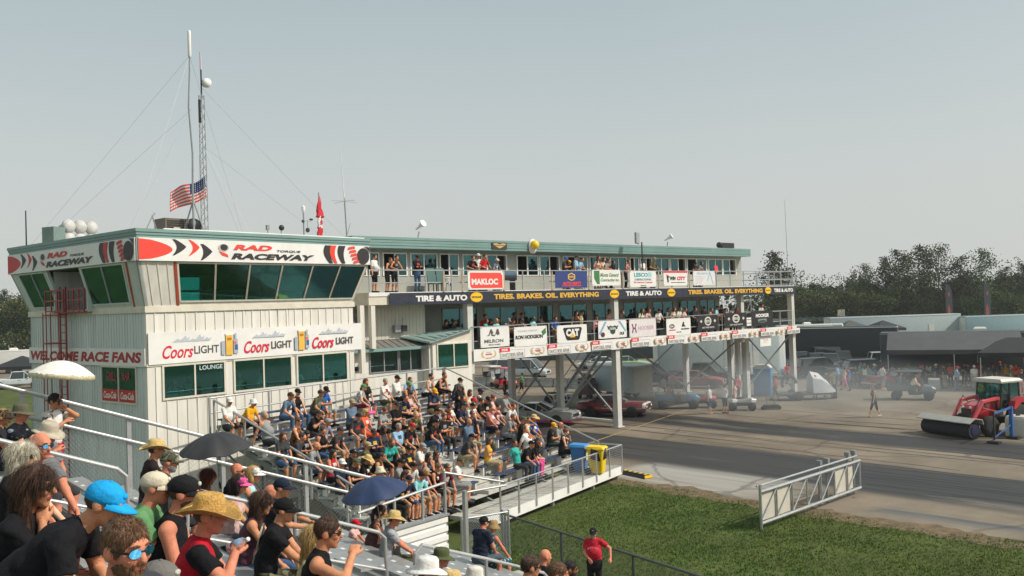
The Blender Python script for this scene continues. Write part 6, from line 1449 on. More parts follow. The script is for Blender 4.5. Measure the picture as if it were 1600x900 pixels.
    if shades: headpiece(o, f, shades_mesh(), [shades, BLACK], "sunglasses")
    if beard: headpiece(o, f, strands(sdf_hat('beard', [E3((0, .028, -.04), (.0685, .0715, .0905), [(A3(0, 0, -.058), unit(A3(0, -.5, 1))), (A3(0, .0, 0), A3(0, -1, 0))]), ('c', A3(0, .055, -.09), A3(0, .064, -.1), .036, .032, 0, None), ('c', A3(-.024, .0885, -.043), A3(.024, .0885, -.043), .0068, .0068, 0, None)], .008, .012, hn), 1500, .012, lambda p: A3(0, .3, -1.), 9, .3, .0015), hairmat(beard), "beard")
    if eyes and not shades:
        b = MB()
        for s_ in (-1, 1): b.ell((s_ * .032, .084, .010), (.0135, .009, .008), 10, 6)
        headpiece(o, f, b.mesh("eyes", True), mat("eye", (.12, .09, .07), .2, 0, 0), "eyes")
    if kind in ('short', 'buzz', 'bald') or shades:
        if 'brows' not in HATS:
            b = MB()
            for s_ in (-1, 1): b.sweep([(s_ * .012, .098, .034), (s_ * .03, .0985, .040), (s_ * .05, .088, .036)], [.004, .0055, .003], 6)
            HATS['brows'] = b.mesh("eyebrows", True)
        headpiece(o, f, HATS['brows'], hairmat(hairc[-1] if hairc else (col if isinstance(col, str) and col in HAIRC else 'b')), "eyebrows")
    return o, f, P, Rz
STRAW = mat("straw", hexc('CDAE72'), .8, 0, .25, 25, .6, 60); STRAWD = mat("golden straw", hexc('C79B52'), .8, 0, .3, 40, .8, 90)
BK = '17161A'
fgp(36, 713, 8.0, 88, "blond woman with long hair and black top, cut by the picture edge", BK, BK, 2, ('long', 'w'), shades=LENSK, sex='f', lean=6)
fgp(64, 696, 8.6, 112, "bald sunburnt man with blue mirrored glasses, between blond woman and beige hat", '6F7072', '3A3B3E', 7, ('bald', ''), hairc='b', shades=LENSB)
fgp(33, 646, 13.2, 84, "man in olive brimmed hat and dark patterned shirt, grinning in the top row", print_mat("dark pattern", '14161C', '1B1F2A', '8A909A', 8), '3A3B3E', 7, ('boonie', 'V' and '5C5A48'), hairc='b', shades=LENSK, lean=4)
fgp(6, 652, 13.6, 80, "woman with brown cap and blond ponytail behind the olive brimmed hat", '2B2B30', '2B2B30', 1, ('cap', '3A2D25'), hairc='Ty', sex='f')
fgp(76, 677, 10.8, 105, "person in wide beige bucket hat resting chin on one hand", '77787A', '3A3B3E', 7, ('boonie', 'B5AA96'), hairc='b', lean=16, arms=('lap', 'face'), hp=-14)
fgp(56, 760, 5.4, 86, "woman with long brown hair, black shirt and dark glasses drinking", BK, BK, 1, ('long', 'b'), shades=LENSK, sex='f', lean=12, arms=('lap', (.02, .22, .50)), curl=(40, 60))
fgp(163, 787, 5.0, 84, "man in bright blue cap and black shirt bending forward, looking down", BK, '2A2B2E', 1, ('cap', '1E9BD8'), hairc='b', eyes=True, lean=44, hp=-12, fat=1.15, arms=('clasp', 'clasp'), spread=.2)
fgp(196, 858, 3.75, 117, "bearded man with brown hair and mirrored glasses, nearest in the stand", '3C3D42', '2A2B2E', 7, ('short', 'l'), shades=LENSB, beard='l', lean=8, fat=1.15)
fgp(250, 912, 4.9, 96, "person in grey cap at the bottom edge beside the mirrored glasses man", '2A2A2E', '2A2A2E', 1, ('cap', '6F6C68'), hairc='b')
fgp(243, 762, 7.0, 80, "older man in green shirt, cream cap and glasses", '5E8A5C', '6A6352', 7, ('cap', 'CFC3AC'), hairc='g', eyes=True, lean=14, fat=1.15)
fgp(288, 771, 7.0, 80, "bearded man in black cap and black tank top, bare shoulder", BK, '2A2B2E', 7, ('cap', '1B1B1D'), hairc='b', beard='b', eyes=True, sleeve='n', lean=14, fat=1.2, scale=1.12, arms=('lap', 'lap'))
o10, f10, P10, R10 = fgp(327, 806, 6.2, 72, "person in straw cowboy hat and red and black shirt, drinking from a bottle", 'B3192B', '2A2B2E', 7, ('cowboy', STRAWD), hairc='b', sleevem='17161A', lean=10, arms=('knee', (.14, .32, .48)), curl=(40, 62), fat=1.15, eyes=True, hy=-14)
hd, dr, el = f10['hands'][1]; bp = P10 + R10 @ (hd + dr * .07)
t = thing("water_bottle", "clear plastic water bottle held by the red and black shirt drinker", "bottle", bp, 0); b = MB(); b.lathe([(.01, -.11), (.033, -.105), (.033, .04), (.03, .06), (.013, .1), (.013, .115)], 14); q = b.build("body", clear_glass("clear plastic", (.8, .86, .9), .35), t, True); b = MB(); b.lathe([(.0345, -.05), (.0345, .02)], 14); q2 = b.build("label", C('7FA9D0'), t, True); b = MB(); b.lathe([(.015, .112), (.015, .13), (.002, .131)], 10); q3 = b.build("bottle_cap", SIGNW, t, True); t.rotation_euler = (R(35), R(62), 0)
fgp(244, 703, 12.6, 60, "person in pale straw hat and dark brown shirt seen from behind", '2C2020', '3A3B3E', 1, ('cowboy', STRAW), hairc='b', lean=8)
fgp(264, 722, 11.6, 70, "grey bearded man in camouflage cap turned away behind the cream cap", '3B3F3A', '3A3B3E', 7, ('cap', CAMO), hairc='g', beard='g', lean=8)
def umbrella(P, tilt, r_, m_, label, h=.95, ruffle=False, n_=8):
    t = thing("umbrella", label, "umbrella", P, 0); rr = []; nn = n_ * 4
    for i in range(9):
        f_ = i / 8; ring = []
        for k in range(nn):
            a = 2 * math.pi * k / nn; sag = 1 - .055 * f_ * (1 - abs(math.cos(n_ / 2 * a)) ** .5 * 1.0) * (1 if not ruffle else .4); z = h - .36 * r_ * (f_ ** 1.9) * (1.25) - (.02 * f_ * math.cos(n_ * a + math.pi) if not ruffle else 0)
            if ruffle and i == 8: z += .018 * math.sin(k * 2.1)
            ring.append((max(.006, r_ * f_ * sag) * math.cos(a), max(.006, r_ * f_ * sag) * math.sin(a), z))
        rr.append(ring)
    b = MB(); b.loft(rr[::1] + [[(x, y, z - .012) for x, y, z in r__] for r__ in rr[::-1]], False); b.build("canopy", m_, t, 'auto')
    b = MB(); b.tube((0, 0, -.02), (0, 0, h + .05), .008); b.build("shaft", GREYMET, t); b = MB(); b.tube((0, 0, -.12), (0, 0, -.01), .016); b.build("handle", BLACK, t)
    b = MB()
    for k in range(n_): a = 2 * math.pi * k / n_; b.tube((0, 0, h - .30 * r_), (r_ * .55 * math.cos(a), r_ * .55 * math.sin(a), h - .19 * r_ - .03), .004, n=4)
    b.build("ribs", GREYMET, t)
    if ruffle:
        b = MB(); rr = []
        for j, (k_, dz) in enumerate(((1., 0), (1.02, -.07))): rr.append([(r_ * (k_ + .02 * math.sin(6.2 * q)) * math.cos(2 * math.pi * q / 64), r_ * (k_ + .02 * math.sin(6.2 * q)) * math.sin(2 * math.pi * q / 64), h - .45 * r_ + dz + .012 * math.sin(2.9 * q)) for q in range(64)])
        b.loft(rr + [[(x * .985, y * .985, z) for x, y, z in r__] for r__ in rr[::-1]], False); b.build("lace_trim", mat("cream lace", hexc('DCCFAA'), .8, 0, .3, 30), t, True)
    t.rotation_euler = tilt; return t
o, f, P, Rz = fgp(326, 745, 14.3, 84, "woman with reddish brown hair holding the black umbrella", '4A3030', '3A3B3E', 1, ('long', 'r'), sex='f', arms=('lap', 'phone'), curl=(40, 70))
hd = P + Rz @ f['hands'][1][0]; umbrella(atd(343, 752, 14.3), (R(6), R(-4), .2), .55, mat("black nylon", (.028, .028, .03), .6, 0, .2, 6), "plain black umbrella held above a seated woman", .78)
fgp(370, 736, 14.2, 86, "bald man with dark glasses and black shirt beside the black umbrella", BK, '3A3B3E', 7, ('bald', ''), hairc='b', shades=LENSK)
fgp(374, 757, 12.4, 86, "woman in hot pink cap with dark hair", 'C9A7A0', '55585E', 1, ('cap', 'E8609E'), hairc='Bk', sex='f', sleeve='n')
fgp(396, 741, 13.6, 86, "blond woman in white cap and pale aqua tank top", 'A9CFD3', 'D8D4CC', 1, ('cap', 'E6E6EA'), hairc='By', sex='f', sleeve='n', shades=LENSK)
fgp(424, 772, 12.0, 86, "bald sunburnt man behind the woman in the mauve top", '4A4B50', '3A3B3E', 7, ('bald', ''), hairc='b')
o, f, P, Rz = fgp(441, 762, 11.6, 88, "man in navy cap and dark shirt holding a black camera forward", '1C1E26', '4A4D52', 1, ('cap', '1E2638'), hairc='b', shades=LENSK, arms=('fwd', 'fwd'), curl=(55, 55))
hd = P + Rz @ (f['hands'][1][0] + f['hands'][1][1] * .08); t = thing("camera", "black camera held out by the man in the navy cap", "camera", hd, -R(88)); b = MB(); b.box(-.065, .065, -.03, .03, -.04, .045); b.build("body", BLACK, t); b = MB(); b.lathe([(.035, .03), (.035, .1), (.01, .1)], 12, (0, 0, 0), 'y'); b.build("lens", BLACK, t)
fgp(409, 786, 9.9, 84, "woman with long dark brown hair and mauve sleeveless top", '5A3A44', '3E5A7B', 1, ('long', 'b'), sex='f', sleeve='n', lean=14, shades=LENSK)
o, f, P, Rz = fgp(444, 797, 9.3, 84, "man in black cap and black shirt with printed back, camouflage shorts", BK, CAMO, 1, ('cap', '161618'), hairc='b', shades=LENSK, lean=16, arms=('clasp', 'clasp'))
b = MB(); b.prism(circ(0, .04, .10, .13), -.012, .004); b.mi = 1; b.prism(circ(.01, .06, .05, .06), -.016, .0); b.mi = 2; b.prism([(-.08, -.14), (.08, -.14), (.06, -.24), (-.06, -.24)], -.012, .0)
q = b.build("shirt_print", [C('B9AE93'), C('9A2F2A'), C('A7A594')], o); Mq = Matrix([list(x) + [0] for x in np.stack([f['rt'], f['fw'], f['up']], 1)] + [[0, 0, 0, 1]]); Mq.translation = Vector(f['chest'] - f['fw'] * .128 - f['rt'] * .02); q.matrix_local = Mq
o, f, P, Rz = fgp(512, 832, 7.3, 84, "dark haired man in black sleeveless shirt and dark glasses with one hand raised", BK, '3A3B3E', 1, ('short', 'b'), hairc='b', shades=LENSK, sleeve='n', lean=10, arms=('lap', (.12, .36, .56)), curl=(40, 50))
fgp(494, 842, 8.1, 78, "woman with long yellow blond hair hidden behind the sleeveless man", 'B9B58A', '8A8F70', 1, ('long', 'y'), sex='f', lean=2)
o, f, P, Rz = fgp(595, 800, 16.4, 80, "woman in brown mauve tank top under the navy umbrella", '5E4440', '2A2A2E', 1, ('tail', 'b'), sex='f', sleeve='n', fat=1.2, arms=('lap', 'phone'), lean=12)
umbrella(atd(594, 812, 16.2), (R(4), R(-10), .3), .60, mat("navy nylon", hexc('26375A'), .55, 0, .15, 5), "navy blue umbrella shading a woman in the lower rows", .78)
fgp(556, 818, 17.0, 95, "small child in red cap and pale pink top", 'D8AFA8', 'D8AFA8', 3, ('cap', 'D02030'), hairc='k', scale=.66)
fgp(616, 811, 15.6, 76, "man in wide straw hat, grey shirt and red neckerchief", '9A9CA0', '4B4F38', 7, ('straw', STRAW), hairc='b', lean=12, arms=('clasp', 'clasp'), hp=-8)
fgp(668, 893, 8.5, 76, "person in white bucket hat with eyelets at the bottom of the picture", 'B9B9B9', '3A3B3E', 1, ('boonie', 'DCDAD6'), hairc='b')
fgp(690, 872, 12.3, 78, "person in olive green bucket hat in the lower rows", '6E6F66', '3A3B3E', 7, ('boonie', '4F5638'), hairc='b')
fgp(742, 902, 11.3, 80, "person in cream bucket hat with eyelets beside the handrail", '8A8578', '3A3B3E', 1, ('bucket', 'D2CCC0'), hairc='b')
fgp(706, 912, 10.0, 70, "person in small yellow straw hat at the picture bottom between two bucket hats", '77706A', '3A3B3E', 1, ('straw', STRAW), hairc='b')
fgp(756, 816, 18.6, 42, "man in navy shirt and black cap on the lowest bench, seen from behind", '1F2638', '4A5660', 7, ('cap', '19191B'), hairc='k', lean=10, arms=('lap', 'lap'), fat=1.1)
fgp(771, 823, 19.0, 42, "woman in tan hat and teal patterned dress on the lowest bench", TIGER, TIGER, 7, ('bucket', '9C8257'), hairc='b', sex='f', sleeve='n', lean=10)
fgp(852, 870, 15.0, 62, "bald man in black shirt low in the near stand", BK, '3A3B3E', 7, ('bald', ''), hairc='g')
fgp(829, 886, 9.8, 70, "brown haired man with dark glasses beside the bald man in black", '2A2A2E', '3A3B3E', 1, ('short', 'b'), shades=LENSK)
fgp(872, 898, 9.4, 95, "brown haired man with glasses at the bottom edge", '3A3B3E', '3A3B3E', 7, ('short', 'l'), eyes=True)
fgp(891, 889, 14.0, 90, "dark haired man with dark glasses and beard, lowest at the bottom edge", '2A2A2E', '3A3B3E', 3, ('short', 'k'), shades=LENSK, beard='k')
P_ = atd(927, 832, 22.6)
o, f, P, Rz = fgp(927, 834, 22.4, 196, "stocky man in red jersey and black cap leaning on the chain fence", 'C02638', '1F1F22', 7, ('cap', '1B1B1D'), hairc='k', beard='g', stand_z=0., group=None, sit=False, short=False, fat=1.2, lean=-2, arms=((.42, .06, .12), (.08, .24, .12)), curl=(30, 60), vox=.013)
b = MB(); b.text("RAIDERS", 0, 0, .26, .06, 0, 0, .02); q = b.build("jersey_lettering", SIGNW, o); q.rotation_euler = (0, 0, math.pi); q.location = tuple(f['chest'] + f['fw'] * .16 - f['up'] * .03)
o, f, P, Rz = fgp(86, 627, 15.0, 98, "standing man in floral shirt and red shorts under a lace parasol", TROP, 'B5202F', 1, ('short', 'k'), hairc='k', shades=LENSK, sit=False, lean=0, arms=((.02, .20, .62), (.05, .27, .40)), curl=(50, 65), vox=.0125, group=None)
V, F = surf([('c', f['pel'] + A3(0, .055, .1), f['chest'] + A3(0, .07, .1), .115, .11, 0, (A3(0, 1, 0), 1.4))], .014, .02); link("undershirt", to_mesh("undershirt", V, F), o).data.materials.append(cloth('E2E0DC'))
umbrella(atd(93, 622, 14.85), (R(-4), R(6), 0), .50, mat("white lace cloth", hexc('E4DED2'), .8, 0, .12, 12), "white lace-trimmed parasol held by the standing man in the floral shirt", .62, True)
# number on the maroon shirt
for q in bpy.data.objects:
    if q.name.startswith("person") and q.get("label", "").startswith("man in maroon shirt") and q["label"].endswith("front bench row"):
        b = MB(); b.text("8", 0, 0, .17, .25, 0, 0, .04); r_ = b.build("shirt_number", SIGNW, q); f = body(*[(k, w) for k, w in [pose('b', 'm', 's', True, 1.15)]][0:1][0][:1], **pose('b', 'm', 's', True, 1.15)[1])[1]; M = Matrix([list(x) + [0] for x in np.stack([-f['rt'], -f['fw'], f['up']], 1)] + [[0, 0, 0, 1]]); M.translation = Vector(f['chest'] + f['fw'] * .15); r_.matrix_local = M
# ================================================================ vehicles and gear on the pad
GLC = glassy("car glass", (.02, .028, .03), .05, .3, 2)
def paint(h): 
    m = mat("car paint " + h, h, .28, 0, .06, 2, spec=.6); m.node_tree.nodes["Principled BSDF"].inputs["Coat Weight"].default_value = .5; return m
def wheel_(par, x, y, r, w=.2, rim=.62, side=1, m_=None):
    b = MB(); b.lathe([(r * rim, -w / 2), (r * .9, -w / 2), (r, -w * .3), (r, w * .3), (r * .9, w / 2), (r * rim, w / 2)], 20, (0, 0, 0), 'y'); t = b.build("wheel", RUBBER, par, True); t.location = (x, y, r)
    b = MB(); b.lathe([(r * rim, -w * .3), (r * rim * .9, side * w * .38), (r * .2, side * w * .25), (.02, side * w * .3)], 12, (0, 0, 0), 'y'); b.build("rim", m_ or CHROME, t); return t
def sect(x, w, z0, z1, tw=.82, n=0):
    h = z1 - z0; q = [(.80, 0), (1., .22), (1.0, .62), (.955, .86), (tw, 1.0), (0, 1.035)]; R_ = [(x, w * a, z0 + h * c) for a, c in q] + [(x, -w * a, z0 + h * c) for a, c in q[-2::-1]]; return R_
def car(name, label, cat, P, rz, col, st, gh, wx, wr, roofc=None, lights=True, group=None, open_=False, bumper=True, extra=None):
    t = thing(name, label, cat, P, rz, group); pm = paint(col) if isinstance(col, str) else col
    b = MB(); b.loft([sect(*s) for s in st]); b.build("body", pm, t, 'auto')
    if gh:
        b = MB(); b.loft([[(x, wb, zb), (x, wt, zt_), (x, 0, zt_ + .02), (x, -wt, zt_), (x, -wb, zb)] for x, wb, wt, zb, zt_ in gh]); b.build("glasshouse", GLC, t)
        top = [g for g in gh if g[4] - g[3] > .25]; b = MB(); b.loft([[(x, wt * 1.02, zt_ - .03), (x, wt * .9, zt_ + .025), (x, 0, zt_ + .045), (x, -wt * .9, zt_ + .025), (x, -wt * 1.02, zt_ - .03)] for x, wb, wt, zb, zt_ in [(top[0][0] - .05,) + top[0][1:]] + top[1:]]); b.build("roof", paint(roofc) if roofc else pm, t, 'auto')
        b = MB()
        for s in (1, -1):
            for g0, g1 in ((gh[0], top[0]), (gh[-1], top[-1])): b.bar((g0[0], s * g0[1], g0[3]), (g1[0], s * g1[2], g1[4]), .08, .05)
            m0 = top[len(top) // 2]; b.bar((m0[0], s * m0[1], m0[3]), (m0[0], s * m0[2], m0[4]), .07, .04)
        b.build("pillar", pm, t)
    for x in wx:
        for s in (1, -1):
            w_ = max(q[1] for q in st); b = MB(); b.lathe([(.02, -.14), (wr * 1.16, -.14), (wr * 1.16, .14), (.02, .14)], 18, (x, s * (w_ - .135), wr * 1.02), 'y'); b.build("wheel_arch", BLACK, t); wheel_(t, x, s * (w_ - .09), wr, .22, .62, s)
    f, r_ = st[-1], st[0]
    if gh:
        for s in (1, -1):
            wm = max(q[1] for q in st); zs = (st[len(st) // 2][2], st[len(st) // 2][3]); xg = gh[-1][0]; b = MB(); b.ell((xg - .35, s * (wm + .02), gh[-1][3] + .1), (.09, .1, .07), 8, 6); b.build('wing_mirror', pm, t, True); b = MB()
            for xd in (xg - .12, xg - 1.35): b.bar((xd, s * (wm - .012), zs[0] + .14), (xd, s * (wm - .018), zs[1] - .1), .012, .03)
            b.build('door_seam', BLACK, t); b = MB(); b.bar((xg - 1.25, s * (wm + .004), zs[1] - .16), (xg - 1.08, s * (wm + .004), zs[1] - .16), .03); b.build('door_handle', CHROME, t)
    if lights:
        for s in (1, -1):
            b = MB(); b.ell((f[0] - .02, s * f[1] * .72, f[2] + (f[3] - f[2]) * .68), (.06, .12, .08), 10, 6); b.build("headlight", SIGNW, t, True); b = MB(); b.box(r_[0] - .03, r_[0] + .04, s * r_[1] * .7 - .13, s * r_[1] * .7 + .13, r_[2] + (r_[3] - r_[2]) * .55, r_[2] + (r_[3] - r_[2]) * .8); b.build("tail_light", RED, t)
        b = MB(); b.box(f[0] - .03, f[0] + .02, -f[1] * .55, f[1] * .55, f[2] + (f[3] - f[2]) * .45, f[2] + (f[3] - f[2]) * .85); b.build("grille", BLACK, t)
    if bumper:
        for x in (f[0] + .02, r_[0] - .02): b = MB(); b.box(x - .05, x + .05, -f[1] * .98, f[1] * .98, f[2] - .02, f[2] + .12); b.build("bumper", CHROME, t)
    if extra: extra(t)
    return t
COUPE = ([(-2.35, .80, .42, .86), (-2.2, .88, .30, .95), (-1.4, .93, .25, .98), (-.6, .90, .22, .92), (.6, .91, .22, .91), (1.6, .91, .24, .91), (2.2, .87, .28, .86), (2.33, .82, .36, .80)], [(-1.6, .66, .45, .92, .97), (-.8, .74, .58, .92, 1.31), (.0, .75, .58, .90, 1.33), (.85, .73, .6, .89, .93)], (-1.38, 1.42), .33)
SEDAN = ([(-2.3, .78, .45, .95), (-2.1, .86, .3, 1.0), (-1.2, .9, .24, 1.0), (1., .9, .24, .96), (1.9, .86, .28, .86), (2.25, .76, .4, .74)], [(-1.95, .68, .5, .98, 1.02), (-1.1, .76, .6, .98, 1.42), (.1, .76, .6, .96, 1.45), (1.05, .74, .62, .93, .98)], (-1.35, 1.4), .32)
SUVS = ([(-2.4, .9, .45, 1.1), (-2.3, .95, .36, 1.15), (-1, .97, .34, 1.15), (1.2, .97, .34, 1.12), (2.1, .94, .38, 1.06), (2.4, .88, .48, .98)], [(-2.3, .86, .7, 1.12, 1.18), (-2.05, .86, .72, 1.12, 1.78), (.2, .86, .72, 1.12, 1.82), (1.15, .84, .74, 1.1, 1.15)], (-1.45, 1.5), .38)
PICK = ([(-2.85, .95, .5, 1.12), (-2.75, .98, .42, 1.15), (-.6, .98, .4, 1.15), (1.5, .98, .4, 1.15), (2.5, .97, .42, 1.1), (2.8, .92, .5, 1.02)], [(-.75, .86, .72, 1.13, 1.2), (-.55, .86, .74, 1.13, 1.86), (.7, .86, .74, 1.13, 1.88), (1.5, .86, .76, 1.12, 1.16)], (-1.75, 1.85), .4)
VANS = ([(-2.6, .95, .4, 1.2), (-2.5, 1., .36, 1.25), (1.6, 1., .36, 1.22), (2.3, .96, .4, 1.05), (2.6, .88, .5, .95)], [(-2.5, .9, .8, 1.2, 1.3), (-2.4, .9, .82, 1.2, 2.05), (1.1, .9, .8, 1.2, 2.05), (1.9, .88, .8, 1.16, 1.22)], (-1.6, 1.65), .36)
def hd(dx, dy): return LB.rz + math.atan2(dy, dx)
def coupe_x(t):
    b = MB(); b.loft([sect(2.1, .889, .50, .873), sect(2.2, .88, .50, .868), sect(2.3, .85, .50, .83)]); b.build('nose_stripe', SIGNW, t)
    b = MB(); b.box(1.2, 2.3, -.9, .9, .915, .93) if False else b.box(2.30, 2.38, -.6, .6, .42, .56); b.build("licence_plate_mount", CHROME, t); b = MB(); b.box(2.385, 2.395, -.16, .16, .40, .52); b.build("licence_plate", SIGNW, t)
    b = MB()
    for s in (1, -1): b.bar((-2.2, s * .935, .58), (2.1, s * .91, .56), .02, .03)
    b.build("side_trim", CHROME, t)
car("muscle_coupe", "dark red classic muscle coupe under the timing building, nose toward the lanes", "car", onz(960, 649), hd(.42, -.91), '7C1420', *COUPE, extra=coupe_x)
def race_x(t):
    b = MB(); b.box(-2.2, 2.35, -.92, .92, .28, .40); b.build("pink_skirt", mat("pink paint", hexc('D0347F'), .3), t); b = MB(); b.box(.95, 1.7, -.4, .4, .93, 1.03); b.build("hood_scoop", SIGNW, t)
car("race_car", "silver grey race car with pink lower edge, half hidden behind the stand rail", "car", onz(846, 663), hd(.35, -.93), '9B9C9A', *COUPE, roofc='B9B9B5', extra=race_x)
def golf_cart(P, rz, col, roof, label, cargo=False):
    t = thing("golf_cart", label, "golf cart", P, rz, "golf carts on the pad"); pm = paint(col)
    b = MB(); b.loft([sect(x, w, z0, z1) for x, w, z0, z1 in ((-1.2, .5, .4, .85), (-1.1, .56, .3, .9), (-.3, .56, .28, .8), (-.25, .56, .28, .4), (.6, .56, .28, .4), (.65, .55, .28, .85), (1.1, .5, .3, .75), (1.2, .4, .36, .6))]); b.build("body", pm, t, 'auto')
    b = MB(); b.box(-.9, -.35, -.5, .5, .8, .92); b.build("seat", BLACK, t); b = MB(); b.hexa([(-.95, -.5, .9), (-.85, -.5, .9), (-.85, .5, .9), (-.95, .5, .9)], [(-1.05, -.48, 1.3), (-.98, -.48, 1.3), (-.98, .48, 1.3), (-1.05, .48, 1.3)]); b.build("backrest", BLACK, t)
    b = MB(); b.loft([[(x * s, y * s, z) for x, y in ((-1.15, -.58), (.85, -.55), (.85, .55), (-1.15, .58))] for s, z in ((1, 1.78), (1.02, 1.82), (.9, 1.88))]); b.build("canopy", paint(roof), t, 'auto')
    b = MB()
    for x, x2 in ((-1.05, -1.05), (.72, .6)):
        for y in (-.5, .5): b.bar((x, y, .5), (x2, y, 1.8), .035)
    b.build("canopy_post", BLACK, t); b = MB(); b.tube((.45, -.2, .75), (.25, -.2, 1.0), .02); b.lathe([(.15, -.01), (.17, 0), (.15, .01)], 14, (.24, -.2, 1.02), 'x'); b.build("steering_wheel", BLACK, t); b = MB(); b.hexa([(.70, -.5, .85), (.72, -.5, .85), (.72, .5, .85), (.70, .5, .85)], [(.6, -.48, 1.75), (.62, -.48, 1.75), (.62, .48, 1.75), (.6, .48, 1.75)]); b.build("windscreen", clear_glass("clear screen", (.6, .7, .7), .25), t)
    for x in (-.8, .85):
        for s in (1, -1): wheel_(t, x, s * .5, .23, .18, .55, s, GREYMET)
    for s in (1, -1): b = MB(); b.ell((1.17, s * .3, .58), (.05, .08, .06), 8, 5); b.build("headlight", SIGNW, t)
    return t
golf_cart(onz(770, 603), LB.rz - 1.85, 'CFC6A8', 'D8D3C6', "cream golf cart facing the stands beyond the annex"); golf_cart(onz(791, 607), LB.rz - 1.75, 'B3162B', 'D0304A', "bright red golf cart beside the cream one under the decks")
def person_seat(P, rz, sh, lg_, hat, label, grp=None): 
    d = parse("0 0 b ms1 %s %s %s 1" % (sh, lg_, hat)); return put(d, P, rz, label, grp, 1.)
def utv(P, rz, col, label, canopy=True, cargo=False):
    t = thing("utility_cart", label, "utility vehicle", P, rz); pm = paint(col)
    b = MB(); b.loft([sect(x, w, z0, z1) for x, w, z0, z1 in ((.55, .6, .45, .85), (.75, .66, .42, 1.05), (1.25, .64, .45, .98), (1.5, .5, .5, .78))]); b.build("hood", pm, t, 'auto'); b = MB(); b.box(-.2, .6, -.62, .62, .38, .5); b.box(-.25, .2, -.6, .6, .5, .82); b.build("cab_floor", BLACK, t)
    b = MB(); b.box(-1.55, -.3, -.68, .68, .62, .7); b.box(-1.55, -.3, -.68, -.63, .7, 1.02); b.box(-1.55, -.3, .63, .68, .7, 1.02); b.box(-1.55, -1.5, -.63, .63, .7, 1.02); b.build("cargo_bed", pm, t); b = MB(); b.box(-.25, .2, -.58, .58, .82, .92); b.box(-.35, -.25, -.58, .58, .82, 1.3); b.build("seat", BLACK, t)
    b = MB()
    for y in (-.6, .6): b.sweep([(.75, y, .9), (.35, y * .92, 1.85), (-.4, y * .92, 1.9), (-.5, y, .7)], .028, 6)
    b.tube((.35, -.55, 1.85), (.35, .55, 1.85), .028); b.tube((-.4, -.55, 1.9), (-.4, .55, 1.9), .028); b.build("roll_cage", BLACK, t)
    if canopy: b = MB(); b.loft([[(x * s - .1, y * s, z) for x, y in ((-.95, -.66), (.75, -.62), (.75, .62), (-.95, .66))] for s, z in ((1, 1.92), (1.03, 1.95), (.88, 2.02))]); b.build("canopy", pm, t, 'auto')
    if cargo:
        b = MB(); b.box(-1.4, -.8, -.5, .1, .71, 1.1); b.box(-.75, -.4, -.4, .5, .71, .95); b.build("cargo_box", C('D8D3C8'), t); b = MB(); b.lathe([(.16, 0), (.03, .5), (.02, .52)], 12, (-.6, .2, .95)); b.build("cone", C('E0622C'), t); b = MB(); b.ell((-1.1, -.2, 1.25), (.22, .22, .18)); b.build("sack", C('E8E4DA'), t)
    b = MB()
    for s in (1, -1): b.ell((1.42, s * .38, .78), (.06, .1, .06), 8, 5)
    b.build("headlight", SIGNW, t)
    for x in (-1.0, 1.05):
        for s in (1, -1): wheel_(t, x, s * .62, .33, .26, .5, s, GREYMET)
    return t
utv(onz(1059, 638), hd(.62, -.78), '3F6E8C', "blue utility cart loaded with boxes and an orange cone", False, True)
u = utv(onz(1426, 624), hd(.35, -.94), '4A555B', "dark grey utility cart with canopy driven past the awnings"); uP, uz = np.array(u.location), u.rotation_euler.z
for k, (s, sh, ht) in enumerate(((.3, 'R', '.k'), (-.3, 'I', 'cH'))):
    q = rot('Z', math.degrees(uz)) @ A3(0.0, s, .42); person_seat(uP + q, uz - math.pi / 2, sh, 'Kl', ht, ("driver in red shirt in the canopied utility cart", "passenger in cream shirt in the canopied utility cart")[k])
def quad(P, rz, col, label):
    t = thing("quad_bike", label, "quad bike", P, rz); pm = paint(col); b = MB(); b.loft([sect(x, w, z0, z1) for x, w, z0, z1 in ((-.9, .3, .55, .75), (-.6, .5, .5, .8), (-.3, .22, .5, .72), (.3, .22, .5, .78), (.6, .48, .5, .82), (.9, .3, .5, .75))]); b.build("fairing", pm, t, 'auto'); b = MB(); b.ell((-.2, 0, .8), (.45, .17, .09)); b.build("seat", BLACK, t, True); b = MB(); b.tube((.35, 0, .7), (.3, 0, 1.02), .03); b.tube((.28, -.36, 1.05), (.28, .36, 1.05), .02); b.build("handlebar", BLACK, t)
    b = MB(); b.box(-.6, .6, -.12, .12, .3, .52); b.build("chassis", BLACK, t)
    for x in (-.6, .62):
        for s in (1, -1): wheel_(t, x, s * .45, .27, .24, .5, s, GREYMET)
    return t
quad(onz(1098, 637), hd(.7, -.7), 'B02028', "red quad bike beside the blue utility cart"); quad(onz(1160, 641), hd(.55, -.83), 'C9C9C6', "white quad bike in front of the steel legs")
# sweep push broom rig beside the walking man in red
t = thing("push_magnet", "low black push sweeper with upright handle on the pad", "sweeper", onz(1205, 640), hd(.7, -.7)); b = MB(); b.box(-.5, .5, -.2, .2, .08, .32); b.build("housing", BLACK, t); b = MB(); b.bar((-.25, .1, .3), (-.25, .35, 1.25), .04); b.bar((.25, .1, .3), (.25, .35, 1.25), .04); b.bar((-.3, .35, 1.25), (.3, .35, 1.25), .04); b.bar((-.25, .22, .75), (.25, .22, .75), .03); b.build("handle", C('6E5B3A'), t)
for x in (-.55, .55): wheel_(t, x, 0, .12, .08, .5, 1, GREYMET)
